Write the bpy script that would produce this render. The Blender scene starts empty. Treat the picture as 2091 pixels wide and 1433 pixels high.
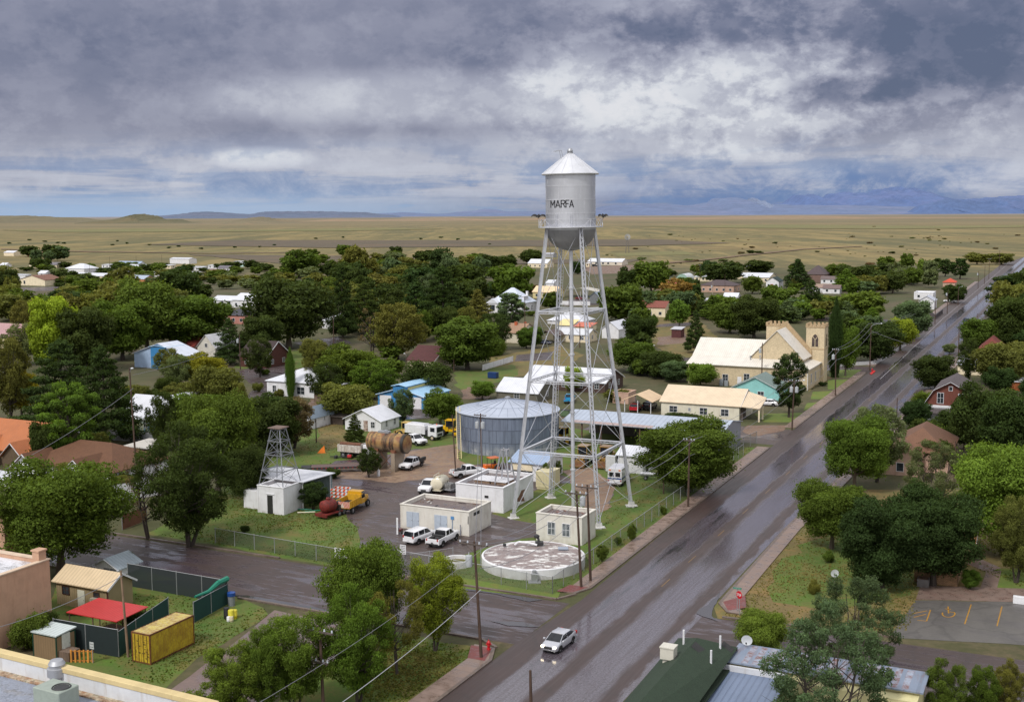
import bpy, math, random
import numpy as np
from mathutils import Vector, Matrix
R=random.Random(7)
C=bpy.context.scene.collection
# ---------- survey of the place: ground positions read from the photograph ----------
F=2400.;H=41.;CX,CY=1045.5,716.5
PITCH=math.atan((716.5-438)/F);ROLL=math.atan(10/2091.)
TH=math.radians(25.65)
cp,sp=math.cos(PITCH),math.sin(PITCH);cr,sr=math.cos(ROLL),math.sin(ROLL)
def G(px,py,z=0.):
    x=px-CX;y=CY-py
    xa=x*cr+y*sr;ya=-x*sr+y*cr
    t=(z-H)/(-F*sp+ya*cp);return (xa*t,(F*cp+ya*sp)*t)
def PJ(x,y,z=0.):
    dz=z-H;zc=y*cp-dz*sp;ya=(y*sp+dz*cp)/zc*F;xa=x/zc*F
    return (CX+xa*cr-ya*sr,CY-xa*sr-ya*cr)
u=(math.sin(TH),math.cos(TH));r=(math.cos(TH),-math.sin(TH))
def AB(x,y): return (x*u[0]+y*u[1],x*r[0]+y*r[1])
def XY(a,b): return (a*u[0]+b*r[0],a*u[1]+b*r[1])
def solve(f,t,lo,hi):
    for _ in range(40):
        m=(lo+hi)/2
        if (f(m)-t)*(f(hi)-t)>0: hi=m
        else: lo=m
    return (lo+hi)/2
def hgt(x,y,py): return solve(lambda h:PJ(x,y,h)[1],py,0,70)
def pxm(x,y): return F/(y*cp+H*sp)
# ---------- scene objects ----------
def tag(o,label=None,cat=None,group=None,kind=None):
    if label:o['label']=label
    if cat:o['category']=cat
    if group:o['group']=group
    if kind:o['kind']=kind
    return o
def thing(name,label,cat,x,y,z=0,rz=0,group=None,sc=None):
    o=bpy.data.objects.new(name,None);C.objects.link(o);o.location=(x,y,z);o.rotation_euler=(0,0,rz);o.empty_display_size=.5
    if sc:o.scale=sc
    return tag(o,label,cat,group)
class MB:
    def __init__(s): s.v=[];s.f=[];s.m=[]
    def add(s,vs,fs,mi=0):
        n=len(s.v);s.v+=[tuple(p) for p in vs];s.f+=[tuple(i+n for i in f) for f in fs];s.m+=[mi]*len(fs);return s
    def box(s,x0,x1,y0,y1,z0,z1,mi=0):
        return s.add([(x0,y0,z0),(x1,y0,z0),(x1,y1,z0),(x0,y1,z0),(x0,y0,z1),(x1,y0,z1),(x1,y1,z1),(x0,y1,z1)],
          [(0,3,2,1),(4,5,6,7),(0,1,5,4),(1,2,6,5),(2,3,7,6),(3,0,4,7)],mi)
    def quad(s,a,b,c,d,mi=0): return s.add([a,b,c,d],[(0,1,2,3)],mi)
    def poly(s,pts,mi=0): return s.add(pts,[tuple(range(len(pts)))],mi)
    def slab(s,pts,t,mi=0):
        n=len(pts);lo=[(p[0],p[1],p[2]-t) for p in pts]
        return s.add(list(pts)+lo,[tuple(range(n)),tuple(range(2*n-1,n-1,-1))]+[(i,i+n,(i+1)%n+n,(i+1)%n) for i in range(n)],mi)
    def tube(s,p0,p1,r0,r1=None,n=8,mi=0,cap=True):
        p0=Vector(p0);p1=Vector(p1);r1=r0 if r1 is None else r1;d=(p1-p0)
        if d.length<1e-6:return s
        d.normalize();e=Vector((0,0,1)) if abs(d.z)<.9 else Vector((1,0,0));a=d.cross(e).normalized();b=d.cross(a)
        vs=[];
        for p,rr in ((p0,r0),(p1,r1)):
            for i in range(n):
                t=2*math.pi*i/n;vs.append(p+(a*math.cos(t)+b*math.sin(t))*rr)
        fs=[(i,i+n,(i+1)%n+n,(i+1)%n) for i in range(n)]
        if cap:fs+=[tuple(range(n)),tuple(range(2*n-1,n-1,-1))]
        return s.add(vs,fs,mi)
    def path(s,pts,rr,n=6,mi=0):
        for i in range(len(pts)-1): s.tube(pts[i],pts[i+1],rr if not isinstance(rr,list) else rr[i],None if not isinstance(rr,list) else rr[i+1],n,mi)
        return s
    def bar(s,p0,p1,w,t,up=(0,0,1),mi=0):
        p0=Vector(p0);p1=Vector(p1);d=(p1-p0).normalized();a=d.cross(Vector(up))
        if a.length<1e-3:a=d.cross(Vector((1,0,0)))
        a.normalize();b=d.cross(a).normalized();a*=w/2;b*=t/2
        vs=[p0-a-b,p0+a-b,p0+a+b,p0-a+b,p1-a-b,p1+a-b,p1+a+b,p1-a+b]
        return s.add(vs,[(0,3,2,1),(4,5,6,7),(0,1,5,4),(1,2,6,5),(2,3,7,6),(3,0,4,7)],mi)
    def lathe(s,prof,n=32,c=(0,0,0),mi=0,a0=0,a1=2*math.pi):
        full=abs(a1-a0-2*math.pi)<1e-6;k=n if full else n+1;vs=[]
        for (rr,z) in prof:
            for i in range(k):
                t=a0+(a1-a0)*i/n;vs.append((c[0]+rr*math.cos(t),c[1]+rr*math.sin(t),c[2]+z))
        fs=[]
        for j in range(len(prof)-1):
            for i in range(n):
                i2=(i+1)%k;fs.append((j*k+i,j*k+i2,(j+1)*k+i2,(j+1)*k+i))
        return s.add(vs,fs,mi)
    def loft(s,rings,mi=0,caps=True):
        n=len(rings[0]);vs=[p for rg in rings for p in rg];fs=[]
        for j in range(len(rings)-1):
            for i in range(n): fs.append((j*n+i,(j+1)*n+i,(j+1)*n+(i+1)%n,j*n+(i+1)%n))
        if caps: fs+=[tuple(range(n)),tuple(range(len(vs)-1,len(vs)-n-1,-1))]
        return s.add(vs,fs,mi)
    def build(s,name,mats,parent=None,smooth=False,bevel=0,loc=None,angle=35):
        me=bpy.data.meshes.new(name);me.from_pydata(s.v,[],s.f)
        mats=mats if isinstance(mats,(list,tuple)) else [mats]
        for m in mats:me.materials.append(m)
        me.polygons.foreach_set('material_index',s.m)
        if smooth:
            me.polygons.foreach_set('use_smooth',[True]*len(s.f))
            me.validate();me.update()
            me.set_sharp_from_angle(angle=math.radians(angle))
        me.update();me.validate()
        o=bpy.data.objects.new(name,me);C.objects.link(o)
        if parent:o.parent=parent
        if loc:o.location=loc
        if bevel:
            b=o.modifiers.new('bevel','BEVEL');b.width=bevel;b.segments=1;b.limit_method='ANGLE'
        return o
def copy_tree(o,parent=None):
    c=o.copy();C.objects.link(c)
    if parent:c.parent=parent
    for ch in o.children:copy_tree(ch,c)
    return c
# ---------- materials ----------
MC={}
def lin(c): return tuple(((x/255)/12.92 if x/255<=.04045 else ((x/255+.055)/1.055)**2.4) for x in c)
def nt(name):
    m=bpy.data.materials.new(name);m.use_nodes=True;t=m.node_tree;p=t.nodes['Principled BSDF'];return m,t,p
def N(t,ty,**k):
    n=t.nodes.new(ty)
    for a,b in k.items():
        if a.startswith('_'): setattr(n,a[1:],b)
        else: n.inputs[a.replace('_',' ')].default_value=b
    return n
def coords(t,which='Object',scale=(1,1,1)):
    tc=N(t,'ShaderNodeTexCoord');mp=N(t,'ShaderNodeMapping');mp.inputs['Scale'].default_value=scale
    t.links.new(tc.outputs[which],mp.inputs['Vector']);return mp.outputs[0]
def wcoords(t,scale=(1,1,1),rot=0):
    g=N(t,'ShaderNodeNewGeometry');mp=N(t,'ShaderNodeMapping');mp.inputs['Scale'].default_value=scale;mp.inputs['Rotation'].default_value=(0,0,rot)
    t.links.new(g.outputs['Position'],mp.inputs['Vector']);return mp.outputs[0]
def noise(t,vec,scale,detail=4,rough=.6,lo=None,hi=None):
    n=N(t,'ShaderNodeTexNoise',Scale=scale,Detail=detail,Roughness=rough);t.links.new(vec,n.inputs['Vector'])
    o=n.outputs['Fac']
    if lo is not None:o=ramp(t,o,lo,hi)
    return o
def ramp(t,s,lo,hi,a=0.,b=1.,smooth=True):
    m=N(t,'ShaderNodeMapRange');m.interpolation_type='SMOOTHSTEP' if smooth else 'LINEAR'
    for i,v in ((1,lo),(2,hi),(3,a),(4,b)):m.inputs[i].default_value=v
    t.links.new(s,m.inputs[0]);return m.outputs[0]
def mix(t,fac,a,b,mode='MIX'):
    m=N(t,'ShaderNodeMix');m.data_type='RGBA';m.blend_type=mode
    for sock,v in ((m.inputs[0],fac),(m.inputs[6],a),(m.inputs[7],b)):
        if isinstance(v,(int,float)):sock.default_value=v
        elif isinstance(v,tuple):sock.default_value=(*v[:3],1)
        else:t.links.new(v,sock)
    return m.outputs[2]
def mth(t,op,a,b=0.,c=None):
    m=N(t,'ShaderNodeMath');m.operation=op
    for i,v in enumerate((a,b,c)):
        if v is None:continue
        if isinstance(v,(int,float)):m.inputs[i].default_value=v
        else:t.links.new(v,m.inputs[i])
    return m.outputs[0]
def bump(t,p,h,strength=.3,dist=.02):
    b=N(t,'ShaderNodeBump',Strength=strength,Distance=dist);t.links.new(h,b.inputs['Height']);t.links.new(b.outputs[0],p.inputs['Normal'])
def mul(c,k): return tuple(min(1,x*k) for x in c)
def M(kind,c=(.5,.5,.5),**k):
    key=(kind,tuple(round(x,4) for x in c),tuple(sorted(k.items())))
    if key in MC:return MC[key]
    m,t,p=nt(kind);MC[key]=m;L=t.links
    p.inputs['Base Color'].default_value=(*c,1)
    if kind=='paint':
        v=coords(t);n=noise(t,v,3,5,.6,.3,.75);L.new(mix(t,n,c,mul(c,.86)),p.inputs['Base Color']);p.inputs['Roughness'].default_value=k.get('rough',.4)
    elif kind=='car':
        v=coords(t);n=noise(t,v,2,4,.6,.45,.8);sep=N(t,'ShaderNodeSeparateXYZ');L.new(v,sep.inputs[0]);low=ramp(t,sep.outputs[2],.75,.2)
        L.new(mix(t,mth(t,'MULTIPLY',low,.45),mix(t,n,c,mul(c,.92)),(.12,.1,.08)),p.inputs['Base Color']);p.inputs['Roughness'].default_value=.28;p.inputs['Coat Weight'].default_value=.4
        if k.get('met'):p.inputs['Metallic'].default_value=k['met']
    elif kind=='stucco':
        v=coords(t);n=noise(t,v,.7,6,.65,.35,.75);v2=coords(t,scale=(1.6,1.6,.22));st=noise(t,v2,1.4,5,.7,.5,.82);f=noise(t,v,22,3)
        sep=N(t,'ShaderNodeSeparateXYZ');L.new(v,sep.inputs[0]);base=ramp(t,sep.outputs[2],.7,0.)
        cc=mix(t,n,c,mul(c,.82));cc=mix(t,mth(t,'MULTIPLY',st,k.get('dirt',.4)),cc,mul((c[0]*.6,c[1]*.5,c[2]*.4),1))
        cc=mix(t,mth(t,'MULTIPLY',mth(t,'MULTIPLY',base,n),.6),cc,mul((c[0]*.5,c[1]*.42,c[2]*.34),1))
        L.new(cc,p.inputs['Base Color']);p.inputs['Roughness'].default_value=.9;bump(t,p,f,.25,.02)
    elif kind=='metalroof':   # ax: direction the ribs repeat along
        ax=k.get('ax','x');pitch=k.get('pitch',.45)
        v=coords(t);sep=N(t,'ShaderNodeSeparateXYZ');L.new(v,sep.inputs[0]);co=sep.outputs[0 if ax=='x' else 1]
        w=mth(t,'FRACT',mth(t,'DIVIDE',co,pitch));rib=ramp(t,mth(t,'ABSOLUTE',mth(t,'SUBTRACT',w,.5)),.06,.18,1,0)
        pan=N(t,'ShaderNodeTexWhiteNoise');pan.noise_dimensions='1D';L.new(mth(t,'FLOOR',mth(t,'DIVIDE',co,pitch*2)),pan.inputs['W'])
        n=noise(t,v,.6,5,.65,.35,.75)
        sv=coords(t,scale=(.35,2.2,1) if ax=='y' else (2.2,.35,1));ru=noise(t,sv,1.2,6,.7,.62-.2*k.get('rust',0),.8)
        cc=mix(t,n,c,mul(c,.86));cc=mix(t,mth(t,'MULTIPLY',pan.outputs[0],.1),cc,mul(c,.6));cc=mix(t,mth(t,'MULTIPLY',rib,.3),cc,mul(c,.45))
        cc=mix(t,mth(t,'MULTIPLY',ru,k.get('rust',.12)),cc,(.2,.075,.035) if k.get('rust',0)>.3 else (.3,.27,.24))
        L.new(cc,p.inputs['Base Color']);p.inputs['Roughness'].default_value=.42;bump(t,p,rib,.6,.04)
        if k.get('met'):p.inputs['Metallic'].default_value=k['met']
    elif kind=='shingle':
        v=coords(t);n=noise(t,v,1.2,6,.7,.3,.75);f=noise(t,v,9,4,.7,.3,.7);b=N(t,'ShaderNodeTexBrick',Scale=3);L.new(v,b.inputs[0])
        b.inputs['Color1'].default_value=(.8,.8,.8,1);b.inputs['Color2'].default_value=(1,1,1,1);b.inputs['Mortar'].default_value=(.5,.5,.5,1);b.inputs['Mortar Size'].default_value=.02
        cc=mix(t,n,c,mul(c,.55));cc=mix(t,f,cc,mul(c,1.3));cc=mix(t,.5,cc,b.outputs[0],'MULTIPLY')
        L.new(cc,p.inputs['Base Color']);p.inputs['Roughness'].default_value=.85;bump(t,p,f,.4,.03)
    elif kind in('brick','stone'):
        v=coords(t);sep=N(t,'ShaderNodeSeparateXYZ');L.new(v,sep.inputs[0]);cb=N(t,'ShaderNodeCombineXYZ')
        L.new(mth(t,'ADD',sep.outputs[0],sep.outputs[1]),cb.inputs[0]);L.new(sep.outputs[2],cb.inputs[1])
        b=N(t,'ShaderNodeTexBrick',Scale=k.get('s',2.2));L.new(cb.outputs[0],b.inputs[0])
        b.inputs['Color1'].default_value=(*mul(c,1.12),1);b.inputs['Color2'].default_value=(*mul(c,.72),1);b.inputs['Mortar'].default_value=(*mul(c,.8 if kind=='stone' else .5),1);b.inputs['Mortar Size'].default_value=.025;b.inputs['Brick Width'].default_value=.6 if kind=='stone' else .45
        n=noise(t,v,.5,5,.7,.35,.8);L.new(mix(t,mth(t,'MULTIPLY',n,.35),b.outputs[0],mul(c,.6)),p.inputs['Base Color']);p.inputs['Roughness'].default_value=.9;bump(t,p,b.outputs['Fac'],-.4,.03)
    elif kind=='glass':
        p.inputs['Roughness'].default_value=.12;p.inputs['Specular IOR Level'].default_value=.6
        v=coords(t);n=noise(t,v,1.5,3,.5,.35,.7);L.new(mix(t,n,c,mul(c,2.2)),p.inputs['Base Color'])
    elif kind=='wood':
        v=coords(t,scale=(6,6,.5));n=noise(t,v,1.5,6,.7,.3,.75);L.new(mix(t,n,mul(c,1.3),mul(c,.5)),p.inputs['Base Color']);p.inputs['Roughness'].default_value=.9;bump(t,p,n,.3,.02)
    elif kind=='silver':
        v=coords(t);n=noise(t,v,.4,6,.65,.3,.75);sv=coords(t,scale=(1.2,1.2,.08));st=noise(t,sv,1.5,6,.75,.45,.8)
        cc=mix(t,n,c,mul(c,.84));cc=mix(t,mth(t,'MULTIPLY',st,k.get('dirt',.35)),cc,mul(c,.62));L.new(cc,p.inputs['Base Color'])
        p.inputs['Metallic'].default_value=k.get('met',.55);p.inputs['Roughness'].default_value=k.get('rough',.5)
    elif kind=='rusty':
        v=coords(t);n=noise(t,v,k.get('s',1.2),8,.75,.38,.62);n2=noise(t,v,3.5,6,.7,.4,.66)
        cc=mix(t,n,c,k.get('c2',(.16,.06,.025)));cc=mix(t,mth(t,'MULTIPLY',n2,k.get('a',.6)),cc,k.get('c3',(.03,.025,.02)));L.new(cc,p.inputs['Base Color']);p.inputs['Roughness'].default_value=.7
    elif kind=='deck':   # wet built-up roof
        v=coords(t);n=noise(t,v,.8,6,.7,.4,.65);f=noise(t,v,6,5,.7,.35,.7);L.new(mix(t,f,mix(t,n,c,mul(c,.55)),mul(c,1.3)),p.inputs['Base Color']);L.new(ramp(t,n,.2,.9,.75,.08),p.inputs['Roughness'])
    elif kind=='mesh':    # chain link
        p.inputs['Alpha'].default_value=k.get('al',.28);p.inputs['Roughness'].default_value=.6
    elif kind=='emit':
        p.inputs['Emission Color'].default_value=(*c,1);p.inputs['Emission Strength'].default_value=k.get('e',3)
    else: p.inputs['Roughness'].default_value=k.get('rough',.5)
    if kind not in('metalroof','silver','car') and 'met' in k:p.inputs['Metallic'].default_value=k['met']
    return m
WHITE=lin((222,222,226));CREAM=lin((228,214,186));OFFW=lin((212,208,200))
GLASS=M('glass',(.02,.025,.03));TRIM=M('paint',WHITE);RUB=M('plain',(.018,.018,.018),rough=.85);DKM=M('plain',(.03,.03,.032),rough=.6)
RIM=M('plain',(.35,.35,.37),rough=.35,met=.7);GALV=M('silver',(.42,.43,.46));POLEW=M('wood',(.075,.045,.032));CHROME=M('plain',(.5,.5,.52),rough=.25,met=.9)
# ---------- camera, sky, sun ----------
sc=bpy.context.scene
cam=bpy.data.cameras.new('camera');co=bpy.data.objects.new('camera',cam);C.objects.link(co);sc.camera=co
cam.sensor_fit='HORIZONTAL';cam.sensor_width=36;cam.lens=36*F/2091.;cam.clip_start=1;cam.clip_end=200000
Mx=Matrix.Identity(3)
Rt=Vector((1,0,0));Up=Vector((0,sp,cp));Bk=Vector((0,-cp,sp))
R2=Rt*cr-Up*-sr*-1 if False else Rt*cr-Up*sr; U2=Rt*sr+Up*cr   # rolled frame
co.matrix_world=Matrix(((R2.x,U2.x,Bk.x,0),(R2.y,U2.y,Bk.y,0),(R2.z,U2.z,Bk.z,H),(0,0,0,1)))
sc.view_settings.view_transform='Standard';sc.view_settings.look='None';sc.view_settings.exposure=0;sc.view_settings.gamma=1
SUN_EL=math.radians(48);SUN_ROT=math.radians(215)   # sun behind-left of the viewer, veiled by cloud
w=bpy.data.worlds.new('World');sc.world=w;w.cycles.sampling_method='MANUAL';w.cycles.sample_map_resolution=512;w.use_nodes=True;t=w.node_tree;t.nodes.clear();L=t.links
out=N(t,'ShaderNodeOutputWorld');bg=N(t,'ShaderNodeBackground');bg.inputs[1].default_value=.1;L.new(bg.outputs[0],out.inputs[0])
sky=N(t,'ShaderNodeTexSky');sky.sky_type='NISHITA';sky.sun_disc=False;sky.sun_elevation=SUN_EL;sky.sun_rotation=SUN_ROT
tc=N(t,'ShaderNodeTexCoord');sx=N(t,'ShaderNodeSeparateXYZ');L.new(tc.outputs['Generated'],sx.inputs[0])
X,Y,Z=sx.outputs
zz=mth(t,'ADD',mth(t,'MAXIMUM',Z,0.),.05)
cb=N(t,'ShaderNodeCombineXYZ');L.new(mth(t,'DIVIDE',X,zz),cb.inputs[0]);L.new(mth(t,'DIVIDE',Y,zz),cb.inputs[1])
pl=cb.outputs[0]
# flat cloud-layer coordinates near the horizon, rounder billows above
wq=N(t,'ShaderNodeCombineXYZ');L.new(mth(t,'MULTIPLY',X,6.),wq.inputs[0]);L.new(mth(t,'MULTIPLY',Y,6.),wq.inputs[1]);L.new(mth(t,'MULTIPLY',Z,9.),wq.inputs[2])
bil=wq.outputs[0]
def wn(v,s,d,ro,lo,hi,off=(0,0,0),dist=0.):
    mp=N(t,'ShaderNodeMapping');mp.inputs[1].default_value=off;L.new(v,mp.inputs[0])
    n=N(t,'ShaderNodeTexNoise',Scale=s,Detail=d,Roughness=ro,Distortion=dist);L.new(mp.outputs[0],n.inputs[0]);return ramp(t,n.outputs[0],lo,hi)
def blob(px,py,rx,ry):   # soft patch of sky around a direction
    dx=(px-CX)/F;dz=(438-py)/F
    ex=mth(t,'DIVIDE',mth(t,'SUBTRACT',mth(t,'DIVIDE',X,mth(t,'MAXIMUM',Y,.05)),dx),rx/F);ez=mth(t,'DIVIDE',mth(t,'SUBTRACT',mth(t,'DIVIDE',Z,mth(t,'MAXIMUM',Y,.05)),dz),ry/F)
    q=mth(t,'ADD',mth(t,'MULTIPLY',ex,ex),mth(t,'MULTIPLY',ez,ez));return ramp(t,q,1.6,0.)
big=wn(bil,1.25,9,.6,.36,.66,(3.1,1.2,.4),.15);fin=wn(bil,3.2,10,.62,.42,.58,(7,2,1),.12);lay=wn(pl,.3,7,.6,.35,.68,(2,5,0),.3);wisp=wn(bil,2.2,8,.7,.42,.72,(1,9,4),.5)
def addc(a,b,k):return mth(t,'ADD',a,mth(t,'MULTIPLY',b,k))
# brightness field
br=mth(t,'MULTIPLY',blob(1640,190,330,90),.24)
br=addc(br,blob(1500,150,300,60),.2);br=addc(br,blob(1550,270,600,60),.2);br=addc(br,blob(860,205,520,55),.58);br=addc(br,blob(1250,200,260,90),.3)
br=addc(br,blob(540,322,110,22),.6);br=addc(br,blob(1330,20,120,30),.35);br=addc(br,blob(900,340,900,60),.42);br=addc(br,blob(2000,330,400,70),.3)
br=addc(br,blob(2030,60,260,140),-.4);br=addc(br,blob(150,90,420,150),-.25);br=addc(br,blob(1900,130,160,90),-.35);br=addc(br,blob(900,60,480,80),-.15);br=addc(br,blob(1740,195,150,32),-.55);br=addc(br,blob(1370,110,160,50),-.25)
puf=wn(bil,6.5,9,.62,.43,.57,(4,8,3),.1);tex=mth(t,'ADD',mth(t,'ADD',mth(t,'MULTIPLY',big,.42),mth(t,'MULTIPLY',fin,.4)),mth(t,'MULTIPLY',puf,.2))
v=mth(t,'ADD',br,mth(t,'MULTIPLY',mth(t,'SUBTRACT',tex,.5),mth(t,'ADD',.42,mth(t,'MULTIPLY',blob(1600,160,640,190),.85))))
cl=N(t,'ShaderNodeValToRGB');L.new(ramp(t,v,-.8,1.15,smooth=False),cl.inputs[0])
e=cl.color_ramp.elements;e[0].position=0;e[0].color=(*lin((92,102,128)),1);e[1].position=1;e[1].color=(*lin((224,225,230)),1)
for ps,c_ in ((.2,(112,118,142)),(.38,(140,143,163)),(.55,(163,166,183)),(.72,(190,193,205)),(.86,(214,217,224))):
    q=e.new(ps);q.color=(*lin(c_),1)
low=ramp(t,Z,.062,.006)       # towards the horizon
cc=cl.outputs[0]
strk=mth(t,'MULTIPLY',ramp(t,Z,.075,.03),mth(t,'MULTIPLY',lay,ramp(t,Z,.0,.02)))
cc=mix(t,mth(t,'MULTIPLY',strk,.55),cc,lin((206,212,226)))
blue=mth(t,'MULTIPLY',ramp(t,mth(t,'ADD',mth(t,'MULTIPLY',fin,.3),lay),.75,.2),ramp(t,Z,.075,.02))
cc=mix(t,mth(t,'MULTIPLY',blue,.75),cc,lin((112,142,186)))
rb=mth(t,'MULTIPLY',blob(1900,400,700,62),.9)
cc=mix(t,mth(t,'MULTIPLY',rb,mth(t,'SUBTRACT',1.,mth(t,'MULTIPLY',wisp,.85))),cc,lin((100,128,176)))
cc=mix(t,mth(t,'MULTIPLY',ramp(t,Z,.03,.004),mth(t,'MULTIPLY',blob(150,430,900,70),.8)),cc,lin((168,192,222)))
lowcl=mth(t,'MULTIPLY',wisp,mth(t,'MULTIPLY',ramp(t,Z,.045,.03),ramp(t,Z,.008,.02)))
cc=mix(t,mth(t,'MULTIPLY',lowcl,.55),cc,lin((206,210,222)))
# the overcast dome brightens overhead; added bright sky behind the camera lifts walls
back=ramp(t,Y,.35,-.35);up=mth(t,'MAXIMUM',ramp(t,Z,.2,.5),mth(t,'MULTIPLY',back,ramp(t,Z,-.02,.05)));ov=mix(t,big,(.86,.865,.9),(1.12,1.12,1.15));cc=mix(t,up,cc,ov)
sc10=N(t,'ShaderNodeVectorMath',_operation='SCALE');L.new(cc,sc10.inputs[0]);sc10.inputs['Scale'].default_value=10.
fin_=mix(t,.04,sc10.outputs[0],sky.outputs[0]);L.new(fin_,bg.inputs[0])
sl=bpy.data.lights.new('sun','SUN');so=bpy.data.objects.new('sun',sl);C.objects.link(so)
sl.energy=2.5;sl.angle=math.radians(10);sl.color=(1,.96,.9)
az=SUN_ROT;sd=Vector((math.sin(az)*math.cos(SUN_EL),math.cos(az)*math.cos(SUN_EL),math.sin(SUN_EL)))
so.rotation_euler=sd.to_track_quat('Z','Y').to_euler();so.location=(0,0,200)
# ---------- ground ----------
def struct(name,mb,m,z=None,**k):
    o=mb.build(name,m,**k);return tag(o,kind='structure')
def gmat(name,cols,scales,rough=.95,wet=None,far=False):
    m,t,p=nt(name);L=t.links;v=wcoords(t)
    n1=noise(t,v,scales[0],7,.65,.35,.65);n2=noise(t,v,scales[1],6,.7,.3,.7);n3=noise(t,v,scales[2],4,.7,.3,.72)
    cc=mix(t,n1,cols[0],cols[1]);cc=mix(t,mth(t,'MULTIPLY',n2,.75),cc,cols[2]);n4=noise(t,v,scales[2]*2.7,3,.8,.35,.7);cc=mix(t,mth(t,'MULTIPLY',n4,.35),cc,mul(cols[1],.55));n5=noise(t,v,scales[0]*2.1,8,.8,.5,.6);cc=mix(t,mth(t,'MULTIPLY',n5,.7),cc,mul((cols[2][0]*1.15,cols[2][1]*.95,cols[2][2]*.9),1));cc=mix(t,mth(t,'MULTIPLY',n3,.35),cc,mul(cols[0],.45))
    if far:
        g=N(t,'ShaderNodeNewGeometry');ln=N(t,'ShaderNodeVectorMath',_operation='LENGTH');L.new(g.outputs['Position'],ln.inputs[0]);d=ln.outputs['Value']
        v2=wcoords(t,(.35,1,1),.1);f1=noise(t,v2,.0012,7,.6,.4,.62);f2=noise(t,v2,.006,7,.75,.42,.6);f3=noise(t,v2,.03,6,.8,.44,.62)
        v4=wcoords(t,(1,.22,1),.06);f4=noise(t,v4,.004,8,.75,.44,.58);f5=noise(t,wcoords(t,(1,.12,1),-.05),.016,7,.8,.46,.6);fc=mix(t,f1,lin((102,92,50)),lin((110,92,56)));fc=mix(t,mth(t,'MULTIPLY',f2,.7),fc,lin((88,88,50)));fc=mix(t,mth(t,'MULTIPLY',f3,.5),fc,lin((152,134,84)))
        vs=wcoords(t);s1=noise(t,vs,.16,4,.85,.56,.68);fc=mix(t,mth(t,'MULTIPLY',s1,.7),fc,lin((62,64,42)))
        fc=mix(t,mth(t,'MULTIPLY',f4,.85),fc,lin((84,82,48)));fc=mix(t,mth(t,'MULTIPLY',f5,.6),fc,lin((148,128,80)));fc=mix(t,mth(t,'MULTIPLY',ramp(t,d,2200,6000),.75),fc,mix(t,f1,lin((124,108,80)),lin((100,94,68))));fc=mix(t,ramp(t,d,5000,40000),fc,lin((126,120,120)))  # aerial haze painted into the farthest ground by distance
        cc=mix(t,ramp(t,mth(t,'ADD',d,mth(t,'MULTIPLY',n1,140.)),860,1160),cc,fc)
    L.new(cc,p.inputs['Base Color']);p.inputs['Roughness'].default_value=rough
    if wet:L.new(ramp(t,n2,.45,.8,rough,wet),p.inputs['Roughness'])
    return m
GR=gmat('terrain_soil',(lin((78,82,42)),lin((104,88,68)),lin((58,66,32))),(.035,.15,1.2),far=True)
LAWN=gmat('lawn_grass',(lin((86,116,34)),lin((66,98,28)),lin((106,100,54))),(.12,.5,3.))
LAWN2=gmat('bright_lawn',(lin((98,122,42)),lin((82,106,38)),lin((110,116,54))),(.15,.6,3.))
DRY=gmat('dry_grass',(lin((112,94,62)),lin((92,98,46)),lin((128,112,66))),(.12,.5,3.))
DIRT=gmat('bare_dirt',(lin((138,112,92)),lin((122,98,82)),lin((104,84,72))),(.12,.6,4.),.8,.35)
SAND=gmat('sandy_gravel',(lin((158,132,108)),lin((140,116,96)),lin((112,92,80))),(.2,.8,4.),.85,.4)
mb=MB();rg=[0,300,700,1200,2500,5000,10000,20000,40000,90000];k=48;vs=[]
for q in rg[1:]:
    for i in range(k):
        a=2*math.pi*i/k;vs.append((q*math.cos(a),q*math.sin(a),0))
fs=[tuple(range(k))]
for j in range(len(rg)-2):
    for i in range(k):fs.append((j*k+i,(j+1)*k+i,(j+1)*k+(i+1)%k,j*k+(i+1)%k))
mb.add(vs,fs);struct('ground',mb,GR)
PZ=[0]
def patch(name,pts,m,z,jit=.35,step=2.,px=True):
    PZ[0]+=1;z=z+PZ[0]*.0006 if z<.1 else z
    w_=[G(*p) if px else XY(*p) for p in pts];o=[]
    for i in range(len(w_)):
        a=Vector(w_[i]);b=Vector(w_[(i+1)%len(w_)]);n=max(1,min(60,int((b-a).length/step)))
        for j in range(n):
            p=a.lerp(b,j/n);o.append((p.x+R.uniform(-jit,jit),p.y+R.uniform(-jit,jit),z))
    from mathutils.geometry import tessellate_polygon
    tri=tessellate_polygon([[Vector(q) for q in o]])
    mb=MB();mb.add(o,[tuple(x) if (Vector(o[x[1]])-Vector(o[x[0]])).cross(Vector(o[x[2]])-Vector(o[x[0]])).z>0 else tuple(reversed(x)) for x in tri])
    return struct(name,mb,m)
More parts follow.
